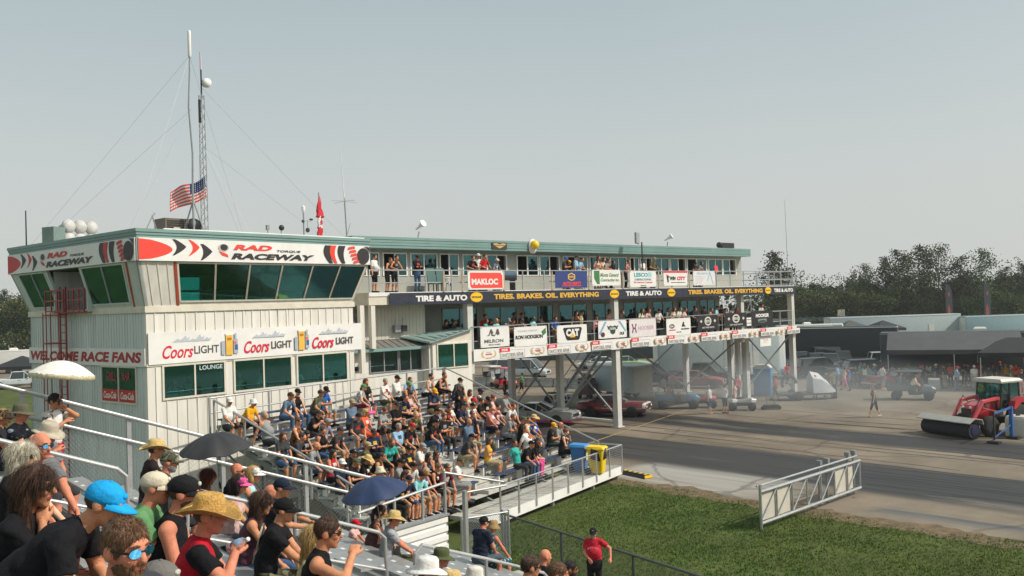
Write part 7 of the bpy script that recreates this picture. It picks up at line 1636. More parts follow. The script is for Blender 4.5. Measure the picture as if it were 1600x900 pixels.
# motorcycle
t = thing("motorcycle", "dark motorcycle standing beyond the lane under the decks", "motorcycle", onz(872, 631), hd(.6, -.8))
for x in (-.7, .72): wheel_(t, x, 0, .33, .12, .75, 1, GREYMET)
b = MB(); b.ell((.15, 0, .85), (.35, .14, .16)); b.build("fuel_tank", paint('2A2A30'), t, True); b = MB(); b.ell((-.4, 0, .82), (.42, .14, .08)); b.build("seat", BLACK, t, True); b = MB(); b.box(-.25, .3, -.14, .14, .35, .7); b.build("engine", GREYMET, t); b = MB(); b.tube((.72, .08, .33), (.5, .08, 1.05), .03); b.tube((.72, -.08, .33), (.5, -.08, 1.05), .03); b.tube((.48, -.36, 1.1), (.48, .36, 1.1), .02); b.build("fork", CHROME, t)
# tractor with rotary broom
tp = onz(1533, 676); fr_ = onz(1478, 680); rzT = math.atan2(*(onz(1496, 660) - onz(1556, 664))[[1, 0]]); rzT = hd(-.72, -.70) if False else rzT
AXL = unit(onz(1514, 688) - onz(1438, 677)); HDT = A3(AXL[1], -AXL[0], 0); HDT = HDT if HDT[1] < 0 else -HDT; BCEN = (onz(1514, 688) + onz(1438, 677)) / 2 - HDT * .42; TPOS = BCEN - HDT * 2.6 + AXL * .45; TRZ = math.atan2(HDT[1], HDT[0])
t = thing("tractor", "red tractor with cab and loader arms carrying a broom on the pad", "tractor", TPOS, TRZ); TR = paint('B5202E'); CAB = C('C9C5BA')
b = MB(); b.loft([sect(x, w, z0, z1) for x, w, z0, z1 in ((.2, .42, .8, 1.75), (1.2, .42, .8, 1.7), (1.75, .38, .85, 1.55), (1.9, .3, .95, 1.35))]); b.build("bonnet", TR, t, 'auto'); b = MB(); b.box(-1.4, 1.7, -.28, .28, .5, .82); b.build("chassis", BLACK, t); b = MB(); b.box(1.9, 1.94, -.26, .26, .95, 1.4); b.build("grille", BLACK, t)
b = MB(); b.loft([[(x0, -.72, z), (x1, -.72, z), (x1, .72, z), (x0, .72, z)] for x0, x1, z in ((-1.1, .35, 1.25), (-1.15, .3, 1.9), (-1.05, .12, 2.62))]); b.build("cab_glass", GLT, t); b = MB(); b.box(-.95, -.5, -.3, .3, 1.2, 1.45); b.box(-1.0, -.85, -.3, .3, 1.45, 1.95); b.build("cab_seat", BLACK, t); b = MB()
for x0, x1 in ((-1.1, -1.05), (.35, .12), (-.35, -.4)):
    for s in (-.72, .72): b.bar((x0, s, 1.2), (x1, s, 2.65), .07)
b.build("cab_frame", BLACK, t); b = MB(); b.loft([[(-1.2 * s, -.85 * s, z), (.35 * s, -.85 * s, z), (.35 * s, .85 * s, z), (-1.2 * s, .85 * s, z)] for s, z in ((1, 2.62), (1.03, 2.7), (.9, 2.82))]); b.build("cab_roof", CAB, t, 'auto')
for s in (1, -1):
    wheel_(t, -.85, s * .82, .78, .46, .55, s, CAB); wheel_(t, 1.25, s * .8, .52, .36, .52, s, CAB)
    b = MB(); b.prism([(-1.6, 1.25), (-1.45, 1.75), (-.9, 1.9), (-.35, 1.7), (-.2, 1.3), (-.35, 1.3), (-.85, 1.65), (-1.45, 1.3)], s * .62, s * 1.08); b.build("fender", TR, t)
    b = MB(); b.sweep([(.25, s * .62, 1.35), (.35, s * .62, 1.85), (1.5, s * .62, 1.75), (2.35, s * .62, .62)], [.1, .11, .11, .08], 6); b.bar((.5, s * .62, 1.2), (1.5, s * .62, 1.45), .06); b.build("loader_arm", paint('C84A52'), t)
    b = MB(); b.ell((1.86, s * .22, 1.45), (.05, .09, .07), 8, 5); b.build("headlight", SIGNW, t)
b = MB(); b.tube((.55, .35, 1.7), (.55, .35, 2.5), .05); b.build("exhaust", BLACK, t); b = MB(); b.sweep([(1.0, .45, 1.4), (1.5, .55, 1.95), (2.0, .5, 1.3), (2.3, .3, .8)], .022, 6); b.sweep([(1.0, -.45, 1.4), (1.5, -.5, 2.0), (2.05, -.45, 1.3), (2.3, -.3, .8)], .022, 6); b.build("hydraulic_hose", BLACK, t); b = MB(); b.bar((.2, 1.1, 2.0), (.2, .75, 2.3), .03); b.box(.16, .2, 1.0, 1.2, 1.75, 2.1); b.build("wing_mirror", BLACK, t); b = MB(); b.tube((2.3, -.62, .7), (2.3, .62, .7), .06); b.bar((1.6, 0, 1.0), (2.5, 0, .7), .1); b.build("crossbar", paint('C84A52'), t)
tx_, tz_ = np.array(t.location), t.rotation_euler.z
bc = BCEN; t = thing("rotary_broom", "grey hooded rotary broom with dark bristles mounted ahead of the red tractor", "broom", bc, TRZ)
b = MB(); b.lathe([(.06, -1.5), (.37, -1.48), (.40, -.6), (.38, .4), (.40, 1.48), (.06, 1.5)], 26, (0, 0, .41), 'y'); b.build("bristle_drum", mat("bristles", (.03, .031, .036), .95, 0, .4, 20, 1, 40), t); b = MB(); b.lathe([(.05, -.01), (.25, 0), (.05, .01)], 16, (0, (1.52 if A3(-math.sin(TRZ), math.cos(TRZ), 0) @ AXL > 0 else -1.52), .45), 'y'); b.build("drum_end", C('1E2248'), t)
b = MB(); pr_ = [(-.5, .72), (-.42, .98), (.1, 1.06), (.5, .84), (.5, .8), (.1, 1.02), (-.40, .94), (-.46, .72)]; b.add([(x, y, z) for y in (-1.62, 1.62) for x, z in pr_], [tuple(range(7, -1, -1)), tuple(range(8, 16))] + [(i, (i + 1) % 8, (i + 1) % 8 + 8, i + 8) for i in range(8)]); b.build("hood", C('A9A79F'), t)
# blue roller barrier, white tank
t = thing("barrier_frame", "blue steel frame barrier on small wheels beside the lane", "barrier", onz(1553, 694), math.atan2(*(onz(1588, 685) - onz(1553, 694))[[1, 0]])); BLS = C('2F5C97'); b = MB(); b.bar((.1, 0, .2), (.1, 0, 1.55), .07); b.build("dark_post", C('22262B'), t); b = MB(); b.bar((.1, 0, 1.45), (2.2, .1, 1.55), .08); b.bar((2.15, .1, .15), (2.15, .1, 1.6), .16); b.bar((.1, 0, .3), (2.1, .1, .7), .05); b.build("frame", BLS, t)
for x in (.1, 2.15): b = MB(); b.box(x - .18, x + .18, -.25, .3, .01, .12); b.build("foot", C('22262B'), t)
t = thing("white_tank", "dirty white plastic tank beside the tractor at the picture edge", "tank", onz(1592, 682), LB.rz); b = MB(); b.loft([[(x * s, y * s, z) for x, y in ((-.5, -.45), (.5, -.45), (.5, .45), (-.5, .45))] for s, z in ((.96, .01), (1, .1), (1, .9), (.9, 1.05))]); b.build("shell", C('C9C3B4'), t); b = MB(); b.lathe([(.1, 1.05), (.1, 1.12), (.01, 1.13)], 12); b.build("cap", BLACK, t)
# roadside rubber speed bump / cable ramp
e0, e1 = onz(966, 738), onz(1013, 748); t = thing("cable_ramp", "black rubber cable ramp with yellow stripes at the walkway end", "ramp", e0, math.atan2(e1[1] - e0[1], e1[0] - e0[0])); L_ = np.linalg.norm(e1 - e0); b = MB(); b.add([(x, y, z) for x in (0, L_) for y, z in ((-.25, .01), (-.08, .16), (.08, .16), (.25, .01))], [(0, 1, 2, 3), (7, 6, 5, 4), (0, 4, 5, 1), (1, 5, 6, 2), (2, 6, 7, 3), (3, 7, 4, 0)]); b.build("rubber", RUBBER, t); b = MB()
for i in range(6): x = .1 + i * L_ / 6; b.box(x, x + .12, -.085, .085, .162, .17)
b.box(L_ - .02, L_ + .03, -.2, .2, .03, .14); b.build("yellow_stripe", YEL, t)
# sliding gate on the grass
g0, g1 = onz(1190, 829), onz(1345, 771); G_ = Fr(g0, math.atan2(g1[0] - g0[0], g1[1] - g0[1])); Lg = np.linalg.norm(g1 - g0)
t = thing("sliding_gate", "galvanised sliding gate with diagonal braces and pale panels across the grass edge", "gate", G_.o, G_.rz); b = MB()
for z in (.22, 1.22): b.tube((0, 0, z), (Lg, 0, z), .055)
b.tube((0, .12, 1.38), (Lg, .12, 1.38), .035)
for i in range(8): x = Lg * i / 7; b.tube((x, 0, .22), (x, 0, 1.22), .03); (b.tube((x, 0, .25), (x + Lg / 7, 0, 1.2), .022) if i < 7 else None)
b.tube((0, 0, .0), (0, 0, 1.45), .05); b.build("gate_frame", GALV, t)
for a, c in ((.01, .14), (.145, .285), (.72, .855), (.86, .93)): b = MB(); b.box(Lg * a, Lg * c, .05, .07, .28, 1.18); b.build("panel", C('C6BFB0'), t)
for x in (Lg * .62, Lg * .70, Lg * .93, Lg): b = MB(); b.tube((x, .25, 0), (x, .25, 1.5), .045); b.box(x - .07, x + .07, .14, .32, 1.42, 1.58); b.build("guide_post", GREYMET, t)
# portable toilet
t = thing("portable_toilet", "blue portable toilet with a white roof beside the steel legs", "toilet", onz(1193, 618), LB.rz + .35); b = MB(); b.box(-.58, .58, -.58, .58, .08, 2.05); b.build("cabin", C('2C7FB5'), t); b = MB(); b.loft([[(x * s, y * s, z) for x, y in ((-.6, -.6), (.6, -.6), (.6, .6), (-.6, .6))] for s, z in ((1, 2.05), (1.02, 2.12), (.7, 2.32), (.2, 2.36))]); b.build("roof", C('D5D6D2'), t); b = MB(); b.box(-.45, .45, -.61, -.581, .15, 1.98); b.build("door", C('3488BE'), t); b = MB(); b.box(-.65, .65, -.65, .65, .01, .08); b.build("skid", GREYMET, t)
def trailer(P, rz, L, W, Hh, col, label, trim='C9C9C4', ac=False, side_door=True, awn=None, group=None, z0=.55, name="cargo_trailer"):
    t = thing(name, label, "trailer", P, rz, group); b = MB(); rr = []
    for x, s in ((-L / 2, .97), (-L / 2 + .1, 1), (L / 2 - .25, 1), (L / 2, .9)): rr.append([(x, W / 2 * a * s, z0 + (Hh - z0) * c) for a, c in ((1, 0), (1, .93), (.93, 1), (-.93, 1), (-1, .93), (-1, 0))])
    b.loft(rr); b.build("shell", C(col), t, 'auto'); b = MB(); b.box(-L / 2 - .02, L / 2, -W / 2 - .015, W / 2 + .015, Hh - .16, Hh - .06); b.box(-L / 2 - .02, L / 2, -W / 2 - .015, W / 2 + .015, z0, z0 + .12); b.build("edge_trim", C(trim), t)
    b = MB(); b.box(-L / 2 - .03, -L / 2 + .0, -W / 2 + .12, W / 2 - .12, z0 + .15, Hh - .25); b.build("ramp_door", C(trim), t)
    if side_door:
        b = MB(); b.box(L * .25, L * .25 + .8, -W / 2 - .03, -W / 2 - .005, z0 + .15, min(Hh - .4, z0 + 2)); b.build("side_door", C(trim), t)
    if ac: b = MB(); b.loft([[(x * s, y * s, z) for x, y in ((-.5, -.35), (.5, -.35), (.5, .35), (-.5, .35))] for s, z in ((1, Hh), (1, Hh + .2), (.7, Hh + .32))]); b.build("roof_vent", SIGNW, t)
    for x in (-.45, .45):
        for s in (1, -1): wheel_(t, x, s * (W / 2 - .1), .34, .22, .55, s, GREYMET)
    b = MB(); b.bar((L / 2 - .1, .5, .5), (L / 2 + 1.1, 0, .5), .1); b.bar((L / 2 - .1, -.5, .5), (L / 2 + 1.1, 0, .5), .1); b.build("hitch", BLACK, t); return t
trailer(onz(992, 624) + LB.y * 1.5 + LB.x * .4, LB.rz + math.pi / 2 - .1, 4.4, 2.1, 2.55, 'A9B5B5', "pale enclosed trailer with cream rear ramp behind the red coupe", 'BDB5A4')
# dark tool cart and rigs behind the lanes
t = thing("tool_cart", "dark rusty tool cart piled with gear under the decks", "cart", onz(921, 622), LB.rz + .2); b = MB(); b.box(-.9, .9, -.6, .6, .35, .45); b.box(-.85, .1, -.5, .5, .45, 1.6); b.build("cabinet", C('4A2A22'), t); b = MB(); b.box(.2, .85, -.5, .5, .45, 1.1); b.ell((-.3, 0, 1.75), (.45, .35, .25)); b.build("gear", C('2C2C2E'), t); b = MB(); b.ell((.5, 0, 1.3), (.3, .3, .25)); b.build("tarp", C('5F8296'), t)
for x in (-.6, .6):
    for s in (1, -1): wheel_(t, x, s * .5, .2, .12)
car("pickup_truck", "long black pickup behind the concrete barriers beyond the steel legs", "pickup", onz(1040, 604) + LB.y * 2, hd(.35, -.93), '16171A', *PICK); car("pickup_truck", "second black pickup parked ahead near the blue portable toilet", "pickup", onz(1128, 602) + LB.y * 2, hd(.35, -.93), '1A1B1F', *PICK)
car("van", "pale grey van with dark windows beyond the far barriers", "van", onz(846, 595) + LB.y * 2.5, hd(.45, -.9), 'B9BDBA', *VANS)
car("sports_car", "white sports car on the far grass seen between the legs", "car", onz(934, 578), hd(-.6, .8), 'D6D6D2', *SEDAN); car("sports_car", "pale green race car on the far grass beside the white one", "car", onz(982, 577), hd(.6, -.8), '9BB58F', *SEDAN); car("sedan", "dark car parked far behind the red golf cart", "car", onz(800, 585), hd(.8, -.5), '1E1F22', *SUVS)
t = thing("low_trailer", "low flat trailer with a white curved fairing and checkered end panel", "trailer", onz(1262, 624), hd(.75, -.66)); b = MB(); b.box(-2.2, 1.6, -.8, .8, .38, .5); b.build("deck", C('3A3B3D'), t); b = MB(); b.loft([[(x, y * w, .5 + z * h) for y, z in ((-1, 0), (-.9, .7), (0, 1), (.9, .7), (1, 0))] for x, w, h in ((.2, .7, 1.5), (.8, .7, 1.35), (1.5, .6, .7), (1.9, .4, .2))]); b.build("fairing", C('C9CBCB'), t, 'auto')
b = MB()
for i in range(5):
    for k in range(7):
        if (i + k) % 2: b.box(2.0, 2.02, -.35 + i * .14, -.21 + i * .14, .05 + k * .14, .19 + k * .14)
b.build("checker", SIGNW, t); b = MB(); b.box(1.96, 2.0, -.37, .37, .03, 1.05); b.build("checker_panel", INK, t)
for s in (1, -1): wheel_(t, -.9, s * .8, .33, .2, .6, s)
b = MB(); b.sweep([(-1.4 + .5 * math.cos(a), -.3, 1.2 + .55 * math.sin(a)) for a in np.linspace(0, 3.6, 14)], .12, 8); b.build("hoop", BLACK, t)
# concrete barriers
q0, q1 = onz(742, 603), onz(1002, 607); dirb = unit(q1 - q0); nb_ = 12; CONC = mat("concrete", (.36, .35, .32), .85, 0, .18, 2, .3, 20); first = None
for i in range(nb_):
    Pc = q0 + (q1 - q0) * (i + .5) / nb_; Lb = np.linalg.norm(q1 - q0) / nb_ - .08
    if first is None:
        b = MB(); b.loft([[(x, y, z) for y, z in ((-.3, .01), (-.3, .15), (-.12, .45), (-.09, .85), (.09, .85), (.12, .45), (.3, .15), (.3, .01))] for x in (-Lb / 2, Lb / 2)]); first = b.build("concrete_barrier", CONC, None, False, Pc, math.atan2(dirb[1], dirb[0])); c_ = first
    else: c_ = first.copy(); COL.objects.link(c_); c_.location = tuple(Pc)
    tag(c_, "pale concrete barrier block in the row beyond the decks", "barrier", "concrete barriers beyond the decks")
b = MB(); b.loft([[(x * s, y * s, z) for x, y in ((-.8, -.4), (.8, -.4), (.8, .4), (-.8, .4))] for s, z in ((1, .01), (1, .75), (.94, .82))]); tag(b.build("concrete_block", CONC, None, False, onz(1460, 608), LB.rz + .4), "single pale concrete block in front of the open awning", "block")
# awnings
def awning(P, rz, L, D, ze, zr_, m_, label, legs=True, hip=.0, back=True):
    t = thing("awning", label, "awning", P, rz); b = MB(); b.hexa([(-L / 2, -D, ze), (L / 2, -D, ze), (L / 2 - hip, 0, zr_), (-L / 2 + hip, 0, zr_)], [(-L / 2, -D, ze + .04), (L / 2, -D, ze + .04), (L / 2 - hip, 0, zr_ + .04), (-L / 2 + hip, 0, zr_ + .04)])
    if hip: b.hexa([(-L / 2, D, ze), (L / 2, D, ze), (L / 2 - hip, 0.01, zr_), (-L / 2 + hip, 0.01, zr_)], [(-L / 2, D, ze + .04), (L / 2, D, ze + .04), (L / 2 - hip, 0.01, zr_ + .04), (-L / 2 + hip, .01, zr_ + .04)]); b.add([(-L / 2, -D, ze), (-L / 2 + hip, 0, zr_ + .04), (-L / 2, D, ze), (L / 2, -D, ze), (L / 2 - hip, 0, zr_ + .04), (L / 2, D, ze)], [(0, 1, 2), (3, 5, 4)])
    b.build("canopy", m_, t); b = MB(); b.box(-L / 2, L / 2, -D - .02, -D + .01, ze - .3, ze + .02); b.box(-L / 2 - .02, -L / 2 + .01, -D, 0 if not hip else D, ze - .3, ze); b.build("valance", m_, t); n_ = max(2, int(L / 3.2) + 1)
    for i in range(n_):
        for y in ((-D + .05,) if not hip else (-D + .05, D - .05)): b = MB(); x = -L / 2 + .1 + (L - .2) * i / (n_ - 1); b.bar((x, y, .01), (x, y, ze), .06); b.build("leg", GALV, t)
    return t
AWG = mat("dark grey awning cloth", (.075, .078, .08), .8, 0, .15, .8, .2, 6); AWB = mat("black awning cloth", (.022, .023, .026), .75, 0, .2, 1)
a0, a1 = onz(1384, 606), onz(1500, 607); rzA = math.atan2(*(a1 - a0)[[1, 0]]); La = 9.5
AF = Fr(a0, math.pi / 2 - rzA)
awning(AF.p(4.9, 4.2), AF.rz, La, 4.2, 2.9, 4.15, AWG, "large dark grey awning sloping off a trailer at the right"); awning(AF.p(10.0, .6), AF.rz, 7.0, 2.3, 2.75, 3.75, AWB, "black peaked canopy tent in front of the grey awning", hip=2.0)
trailer(AF.p(7, 6.2), AF.rz, 15, 2.6, 4.1, '4A5054', "long grey race trailer behind the awnings", '8C9093', ac=True)
car("classic_car", "red classic car at the end of the awning", "car", onz(1398, 607) + A3(.5, 1.2, 0), hd(.9, -.45), '7E1E22', *COUPE); car("classic_car", "dark classic car with cream roof under the awning", "car", onz(1437, 606) + A3(.5, 1.6, 0), hd(.9, -.45), '38231F', *SEDAN, roofc='D6CCAF'); car("classic_car", "orange red car in the shade under the black canopy", "car", AF.p(9.2, 2.2), AF.rz + .3, 'B04326', *COUPE); car("classic_car", "deep red car at the far end of the shaded canopy", "car", AF.p(13.4, 2.6), AF.rz + .3, '6A1A1C', *COUPE)
# parked rows beyond
trailer(onz(1333, 572) + LB.y * 1.5, hd(.36, -.93), 11.5, 2.5, 4.1, '23282B', "long black cargo trailer with white roof edge behind the parked trucks", 'D0CFC9', ac=True, side_door=False)
car("pickup_truck", "charcoal pickup with open bed between the dark green pickup and the cooler", "pickup", onz(1299, 583), hd(-.5, .86), '23282A', *PICK); car("suv", "dark sport utility behind the charcoal pickup", "suv", onz(1290, 570), hd(.7, -.7), '30383A', *SUVS); car("race_car", "black low race car beside the black sport utility", "car", onz(1335, 600), hd(.85, -.5), '141517', *COUPE)
car("pickup_truck", "black pickup with red tail lamp beside the blue cooler", "pickup", onz(1318, 578), hd(-.5, .86), '1D2023', *PICK); car("suv", "silver grey sport utility parked behind the black pickup", "suv", onz(1346, 570), hd(.75, -.66), '8E9494', *SUVS); car("suv", "black sport utility parked near the people in line", "suv", onz(1362, 594), hd(.75, -.66), '15171A', *SUVS); car("sedan", "dark low car with white stripes beside the awning", "car", onz(1383, 592), hd(.8, -.6), '2B2D30', *SEDAN); car("pickup_truck", "dark green pickup nearest the last steel leg", "pickup", onz(1275, 582), hd(.6, -.8), '20302C', *PICK)
car("race_car", "lavender white roadster parked behind the last steel leg", "car", onz(1262, 590), hd(.8, -.6), '9DA3BF', *COUPE); car("sedan", "pale teal sedan high behind the last steel leg", "car", onz(1258, 566), hd(.8, -.6), '6F8C8A', *SEDAN)
t = thing("cooler_box", "light blue cooler box on the ground by the black pickup", "cooler", onz(1305, 586), .4); b = MB(); b.box(-.45, .45, -.3, .3, .01, .5); b.build("box", C('3F9AD0'), t); b = MB(); b.box(-.47, .47, -.32, .32, .5, .6); b.build("lid", C('5FB0DE'), t)
t = thing("blue_drum", "small blue drum standing beside the cooler box", "drum", onz(1315, 587), 0); b = MB(); b.lathe([(.18, .01), (.2, .05), (.2, .85), (.18, .9), (.02, .91)], 14); b.build("drum", C('3B86C4'), t, True); b = MB(); b.lathe([(.05, .9), (.05, .95), (.01, .96)], 8); b.build("cap", SIGNW, t)
WT = "white trailers in the far rows"
for (px, py, L, Hh, col, lab) in ((1395, 534, 20, 4.0, 'A3B0B2', "long pale blue white semi trailer far behind the black trailer"), (1480, 530, 9, 3.3, 'D3D3CC', "white motor coach behind the awning roof"), (1575, 529, 14, 3.6, '8BA5AB', "pale blue trailer at the far right behind the awning"), (1120, 594, 11, 4.4, 'A4AFAF', "big white box trailer seen between the steel legs"), (1172, 590, 6, 4.2, 'D0D2CE', "white square truck box beside the blue portable toilet"), (1262, 545, 8, 3.4, 'C2C4BE', "cream stall trailer with awning window behind the last leg")):
    trailer(onz(px, py), hd(.75, -.66), L, 2.6, Hh, col, lab, 'DEDED8', ac=L < 12)
for (px, py, lab, m_) in ((1329, 537, "small dark peaked tent before the pale blue semi trailer", AWG), (1381, 539, "second small dark peaked tent nearer the awning", AWB), (1232, 566, "tan canopy hung at the last steel leg", C('BFB5A4'))):
    awning(onz(px, py), hd(.8, -.6), 4.5, 2.2, 2.4, 3.5, m_, lab, hip=2.2)
t = thing("storage_shed", "long dark teal storage shed under the trees beyond the decks", "shed", onz(1278, 532), hd(.8, -.6)); b = MB(); b.box(-9, 9, -3, 3, 0, 3.3); b.build("wall", C('3F5557'), t); b = MB(); b.prism([(-9.3, 3.3), (9.3, 3.3), (9, 3.9), (-9, 3.9)], -3.2, 3.2); b.build("roof", C('5A6B70'), t); b = MB(); b.box(2, 3.2, -3.3, -3, 3.9, 5); b.build("chimney", C('C9C2AE'), t)
t = thing("dark_building", "dark building with a pale doorway far behind the decks", "building", onz(905, 574) + A3(0, 14, 0), hd(.6, -.8)); b = MB(); b.box(-16, 16, 0, 8, 0, 4.2); b.build("wall", C('3B4648'), t); b = MB(); b.box(-2, 2, -.08, 0, 0, 3); b.build("doorway", C('9AA0A0'), t); b = MB(); b.box(-16.3, 16.3, -.3, 8.3, 4.2, 4.5); b.build("roof", C('59605F'), t)
# scaffold and feather flags
t = thing("scaffold", "steel scaffold frame with white panels behind the end of the decks", "scaffold", LB.p(24.5, 8, 0), LB.rz); b = MB()
for x in (0, 2.4):
    for y in (0, 1.3): b.tube((x, y, 0), (x, y, 7.4), .035)
for z in (1.5, 3.5, 5.2, 6.2, 7.2): 
    for y in (0, 1.3): b.tube((0, y, z), (2.4, y, z), .03)
b.bar((0, 0, 3.5), (2.4, 0, 7.2), .03); b.bar((2.4, 0, 3.5), (0, 0, 7.2), .03); b.build("frame", GALV, t); b = MB(); b.box(0, 2.4, -.05, -.02, 5.0, 5.7); b.build("panel", SIGNW, t)
for px, lab in ((1480, "tall feather flag in black and orange, nearer the trees' middle"), (1540, "tall feather flag in black and orange at the far right")):
    Pf = onz(px, 530) ; t = thing("feather_flag", lab, "flag", Pf, .25, "feather flags beyond the awnings"); b = MB(); b.tube((0, 0, 0), (0, 0, 8.6), .05, .03); b.build("pole", BLACK, t); b = MB(); b.prism([(.05, 3.0), (1.1, 3.2), (1.25, 5.5), (1.15, 7.6), (.7, 8.4), (.05, 8.6)], -.02, .02); b.build("banner", C('2A2C38'), t); b = MB(); b.prism([(.3, 3.6), (.8, 3.7), (.75, 4.8), (.5, 5.4), (.3, 4.8)], -.035, .035); b.ell((.6, 0, 6.9), (.22, .05, .35)); b.build("emblem", C('8E3D2C'), t)
# left field: caravans, black canopy, white pickup
RVG = "caravans and trailers in the field left of the tower"
k_ = 0
for (px, py, L, Hh, col, lab) in ((22, 583, 14, 3.3, 'CFCDC6', "long white caravan nearest in the left field"), (-20, 560, 9, 3.2, 'D6D4CD', "white motorhome with teal window in the left field"), (36, 555, 8, 3.2, 'D0CEC6', "white caravan with small round window beside the tower edge"), (10, 541, 10, 3.2, 'B9B7B0', "greyish caravan in the second far row"), (44, 539, 9, 3.2, 'CFCDC8', "white caravan in the second far row touching the tower edge"), (24, 531, 12, 3.2, '6A3238', "dark red trailer in the farthest left row")):
    trailer(onz(px, py), .25 + .1 * (k_ % 3), L, 2.6, Hh, col, lab, 'E0DED8', ac=True, group=RVG, name="caravan"); k_ += 1
awning(onz(36, 603), .1, 4.6, 2.2, 2.3, 3.4, AWB, "black pop-up canopy over the white pickup left of the tower", hip=2.2); car("pickup_truck", "white pickup parked under the black canopy left of the tower", "pickup", onz(31, 607), .2, 'CBD0D2', *PICK)
for (px, py, hx, hy, col, sp, nm, cat_, lab) in ((1249, 579, .7, -.7, '24282A', PICK, "pickup_truck", "pickup", "charcoal pickup half hidden by the last steel leg"), (1326, 590, .8, -.6, '3A4247', SEDAN, "sedan", "car", "slate grey sedan beside the blue drum"), (1371, 581, .6, -.8, 'A9ADAA', PICK, "pickup_truck", "pickup", "silver pickup between the black trailer and the awning"), (1356, 585, -.6, .8, '1B2730', COUPE, "coupe", "car", "dark blue low coupe by the black sport utility"), (1284, 590, .8, -.6, '2E2A2A', SUVS, "suv", "suv", "brownish black sport utility near the cooler box"), (1308, 572, .7, -.7, '50595B', VANS, "van", "van", "grey van backed up to the long black trailer"), (1090, 606, .4, -.9, '8E2A28', SEDAN, "sedan", "car", "dull red sedan behind the barriers between the black pickups")):
    car(nm, lab, cat_, onz(px, py), hd(hx, hy), col, *sp)
for (px, py, L, Hh, col, lab) in ((1440, 527, 7, 3.1, 'C6C6C0', "small white caravan in the farthest row behind the awning"), (1512, 525, 8, 3.2, 'B5B9B6', "grey white caravan in the farthest row between the feather flags"), (1320, 528, 7, 3.2, '8B9796', "grey green caravan in the farthest row by the shed"), (1244, 556, 6, 3.0, '5A6365', "dark grey trailer just past the last steel leg")):
    trailer(onz(px, py), hd(.75, -.66) + .2, L, 2.5, Hh, col, lab, 'DEDED8', ac=True, name="caravan" if L > 6 else "cargo_trailer")
# ================================================================ trees
BARK = mat("bark", (.09, .075, .06), .9, 0, .3, 3)
def leafm(n, c):
    m = mat("foliage " + n, c, .75, 0, .45, .9, 0, 1, .25, 3); q = m.node_tree.nodes; l = m.node_tree.links; b = q["Principled BSDF"]; src = b.inputs["Base Color"].links[0].from_socket
    oi = q.new("ShaderNodeObjectInfo"); mr = q.new("ShaderNodeMapRange"); mr.inputs[3].default_value = .55; mr.inputs[4].default_value = 1.45; l.new(oi.outputs["Random"], mr.inputs[0]); mh = q.new("ShaderNodeMapRange"); mh.inputs[3].default_value = .46; mh.inputs[4].default_value = .52; l.new(oi.outputs["Random"], mh.inputs[0])
    h = q.new("ShaderNodeHueSaturation"); l.new(src, h.inputs["Color"]); l.new(mr.outputs[0], h.inputs["Value"]); l.new(mh.outputs[0], h.inputs["Hue"]); l.new(h.outputs[0], b.inputs["Base Color"]); return m
LF = [leafm("dark", (.030, .050, .014)), leafm("mid", (.058, .082, .022)), leafm("light", (.095, .112, .032))]
def tree_proto(seed, Hh, spread, bare, dens, conical=False, leaf=.34):
    r = np.random.default_rng(seed); b = MB(); pts = [(0, 0, 0)]; x = y = 0.
    for i in range(1, 9): x += r.normal(0, .10); y += r.normal(0, .10); pts.append((x, y, Hh * i / 8 * .97))
    b.sweep(pts, [max(.02, .17 * (1 - i / 8.3)) for i in range(9)], 7); tips = []
    n_ = 26 if not conical else 34
    for k in range(n_):
        f = bare + (1 - bare) * (k + r.uniform(0, .9)) / n_; z = Hh * f * .98; i = min(7, int(f * 8)); p0 = np.array(pts[i]) * (1 - (f * 8 - i)) + np.array(pts[min(8, i + 1)]) * (f * 8 - i); a = r.uniform(0, 6.28)
        L = spread * ((1 - f) * 1.05 + .08 if conical else (math.sin(math.pi * min(1, (f - bare) / (1 - bare) * .82 + .16)) ** .8)) * r.uniform(.45, 1.15); up_ = -.1 if conical else r.uniform(.3, .9)
        p1 = p0 + np.array([math.cos(a) * L, math.sin(a) * L, L * up_]); b.sweep([p0, (p0 + p1) / 2 + r.normal(0, .08, 3), p1], [.05, .035, .012], 5); tips.append((p0 * .35 + p1 * .65, L)); tips.append((p1, L * .7))
    trunk = b.mesh("trunk"); trunk.materials.append(BARK); V, F, Mi = [], [], []
    for c, L in tips:
        m = int(dens * (.5 + L)); s = .28 + .26 * L; q = c + r.normal(0, 1, (m, 3)) * np.array([s, s, s * .75]); tone = r.choice([0, 0, 1, 1, 1, 2])
        for p in q:
            u = unit(r.normal(0, 1, 3)); w = unit(np.cross(u, r.normal(0, 1, 3))); l = leaf * r.uniform(.6, 1.25); V += [p - u * l * .5, p + w * l * .32, p + u * l * .5, p - w * l * .32]; n0 = len(V) - 4; F.append((n0, n0 + 1, n0 + 2, n0 + 3)); Mi.append(tone if r.random() < .85 else int(r.integers(0, 3)))
    me = bpy.data.meshes.new("crown"); me.from_pydata([tuple(v) for v in V], [], F); me.polygons.foreach_set("material_index", Mi); me.update()
    for m_ in LF: me.materials.append(m_)
    return trunk, me
PROT = {'tall1': tree_proto(1, 15, 2.5, .34, 30), 'tall2': tree_proto(2, 15, 2.8, .30, 24), 'tall3': tree_proto(3, 14, 2.3, .38, 30), 'bush1': tree_proto(4, 10, 3.1, .08, 52), 'bush2': tree_proto(5, 9.5, 3.4, .06, 46), 'dead': tree_proto(6, 11, 2.2, .3, 3), 'spruce': tree_proto(7, 12, 2.1, .08, 34, True)}
TREES = []
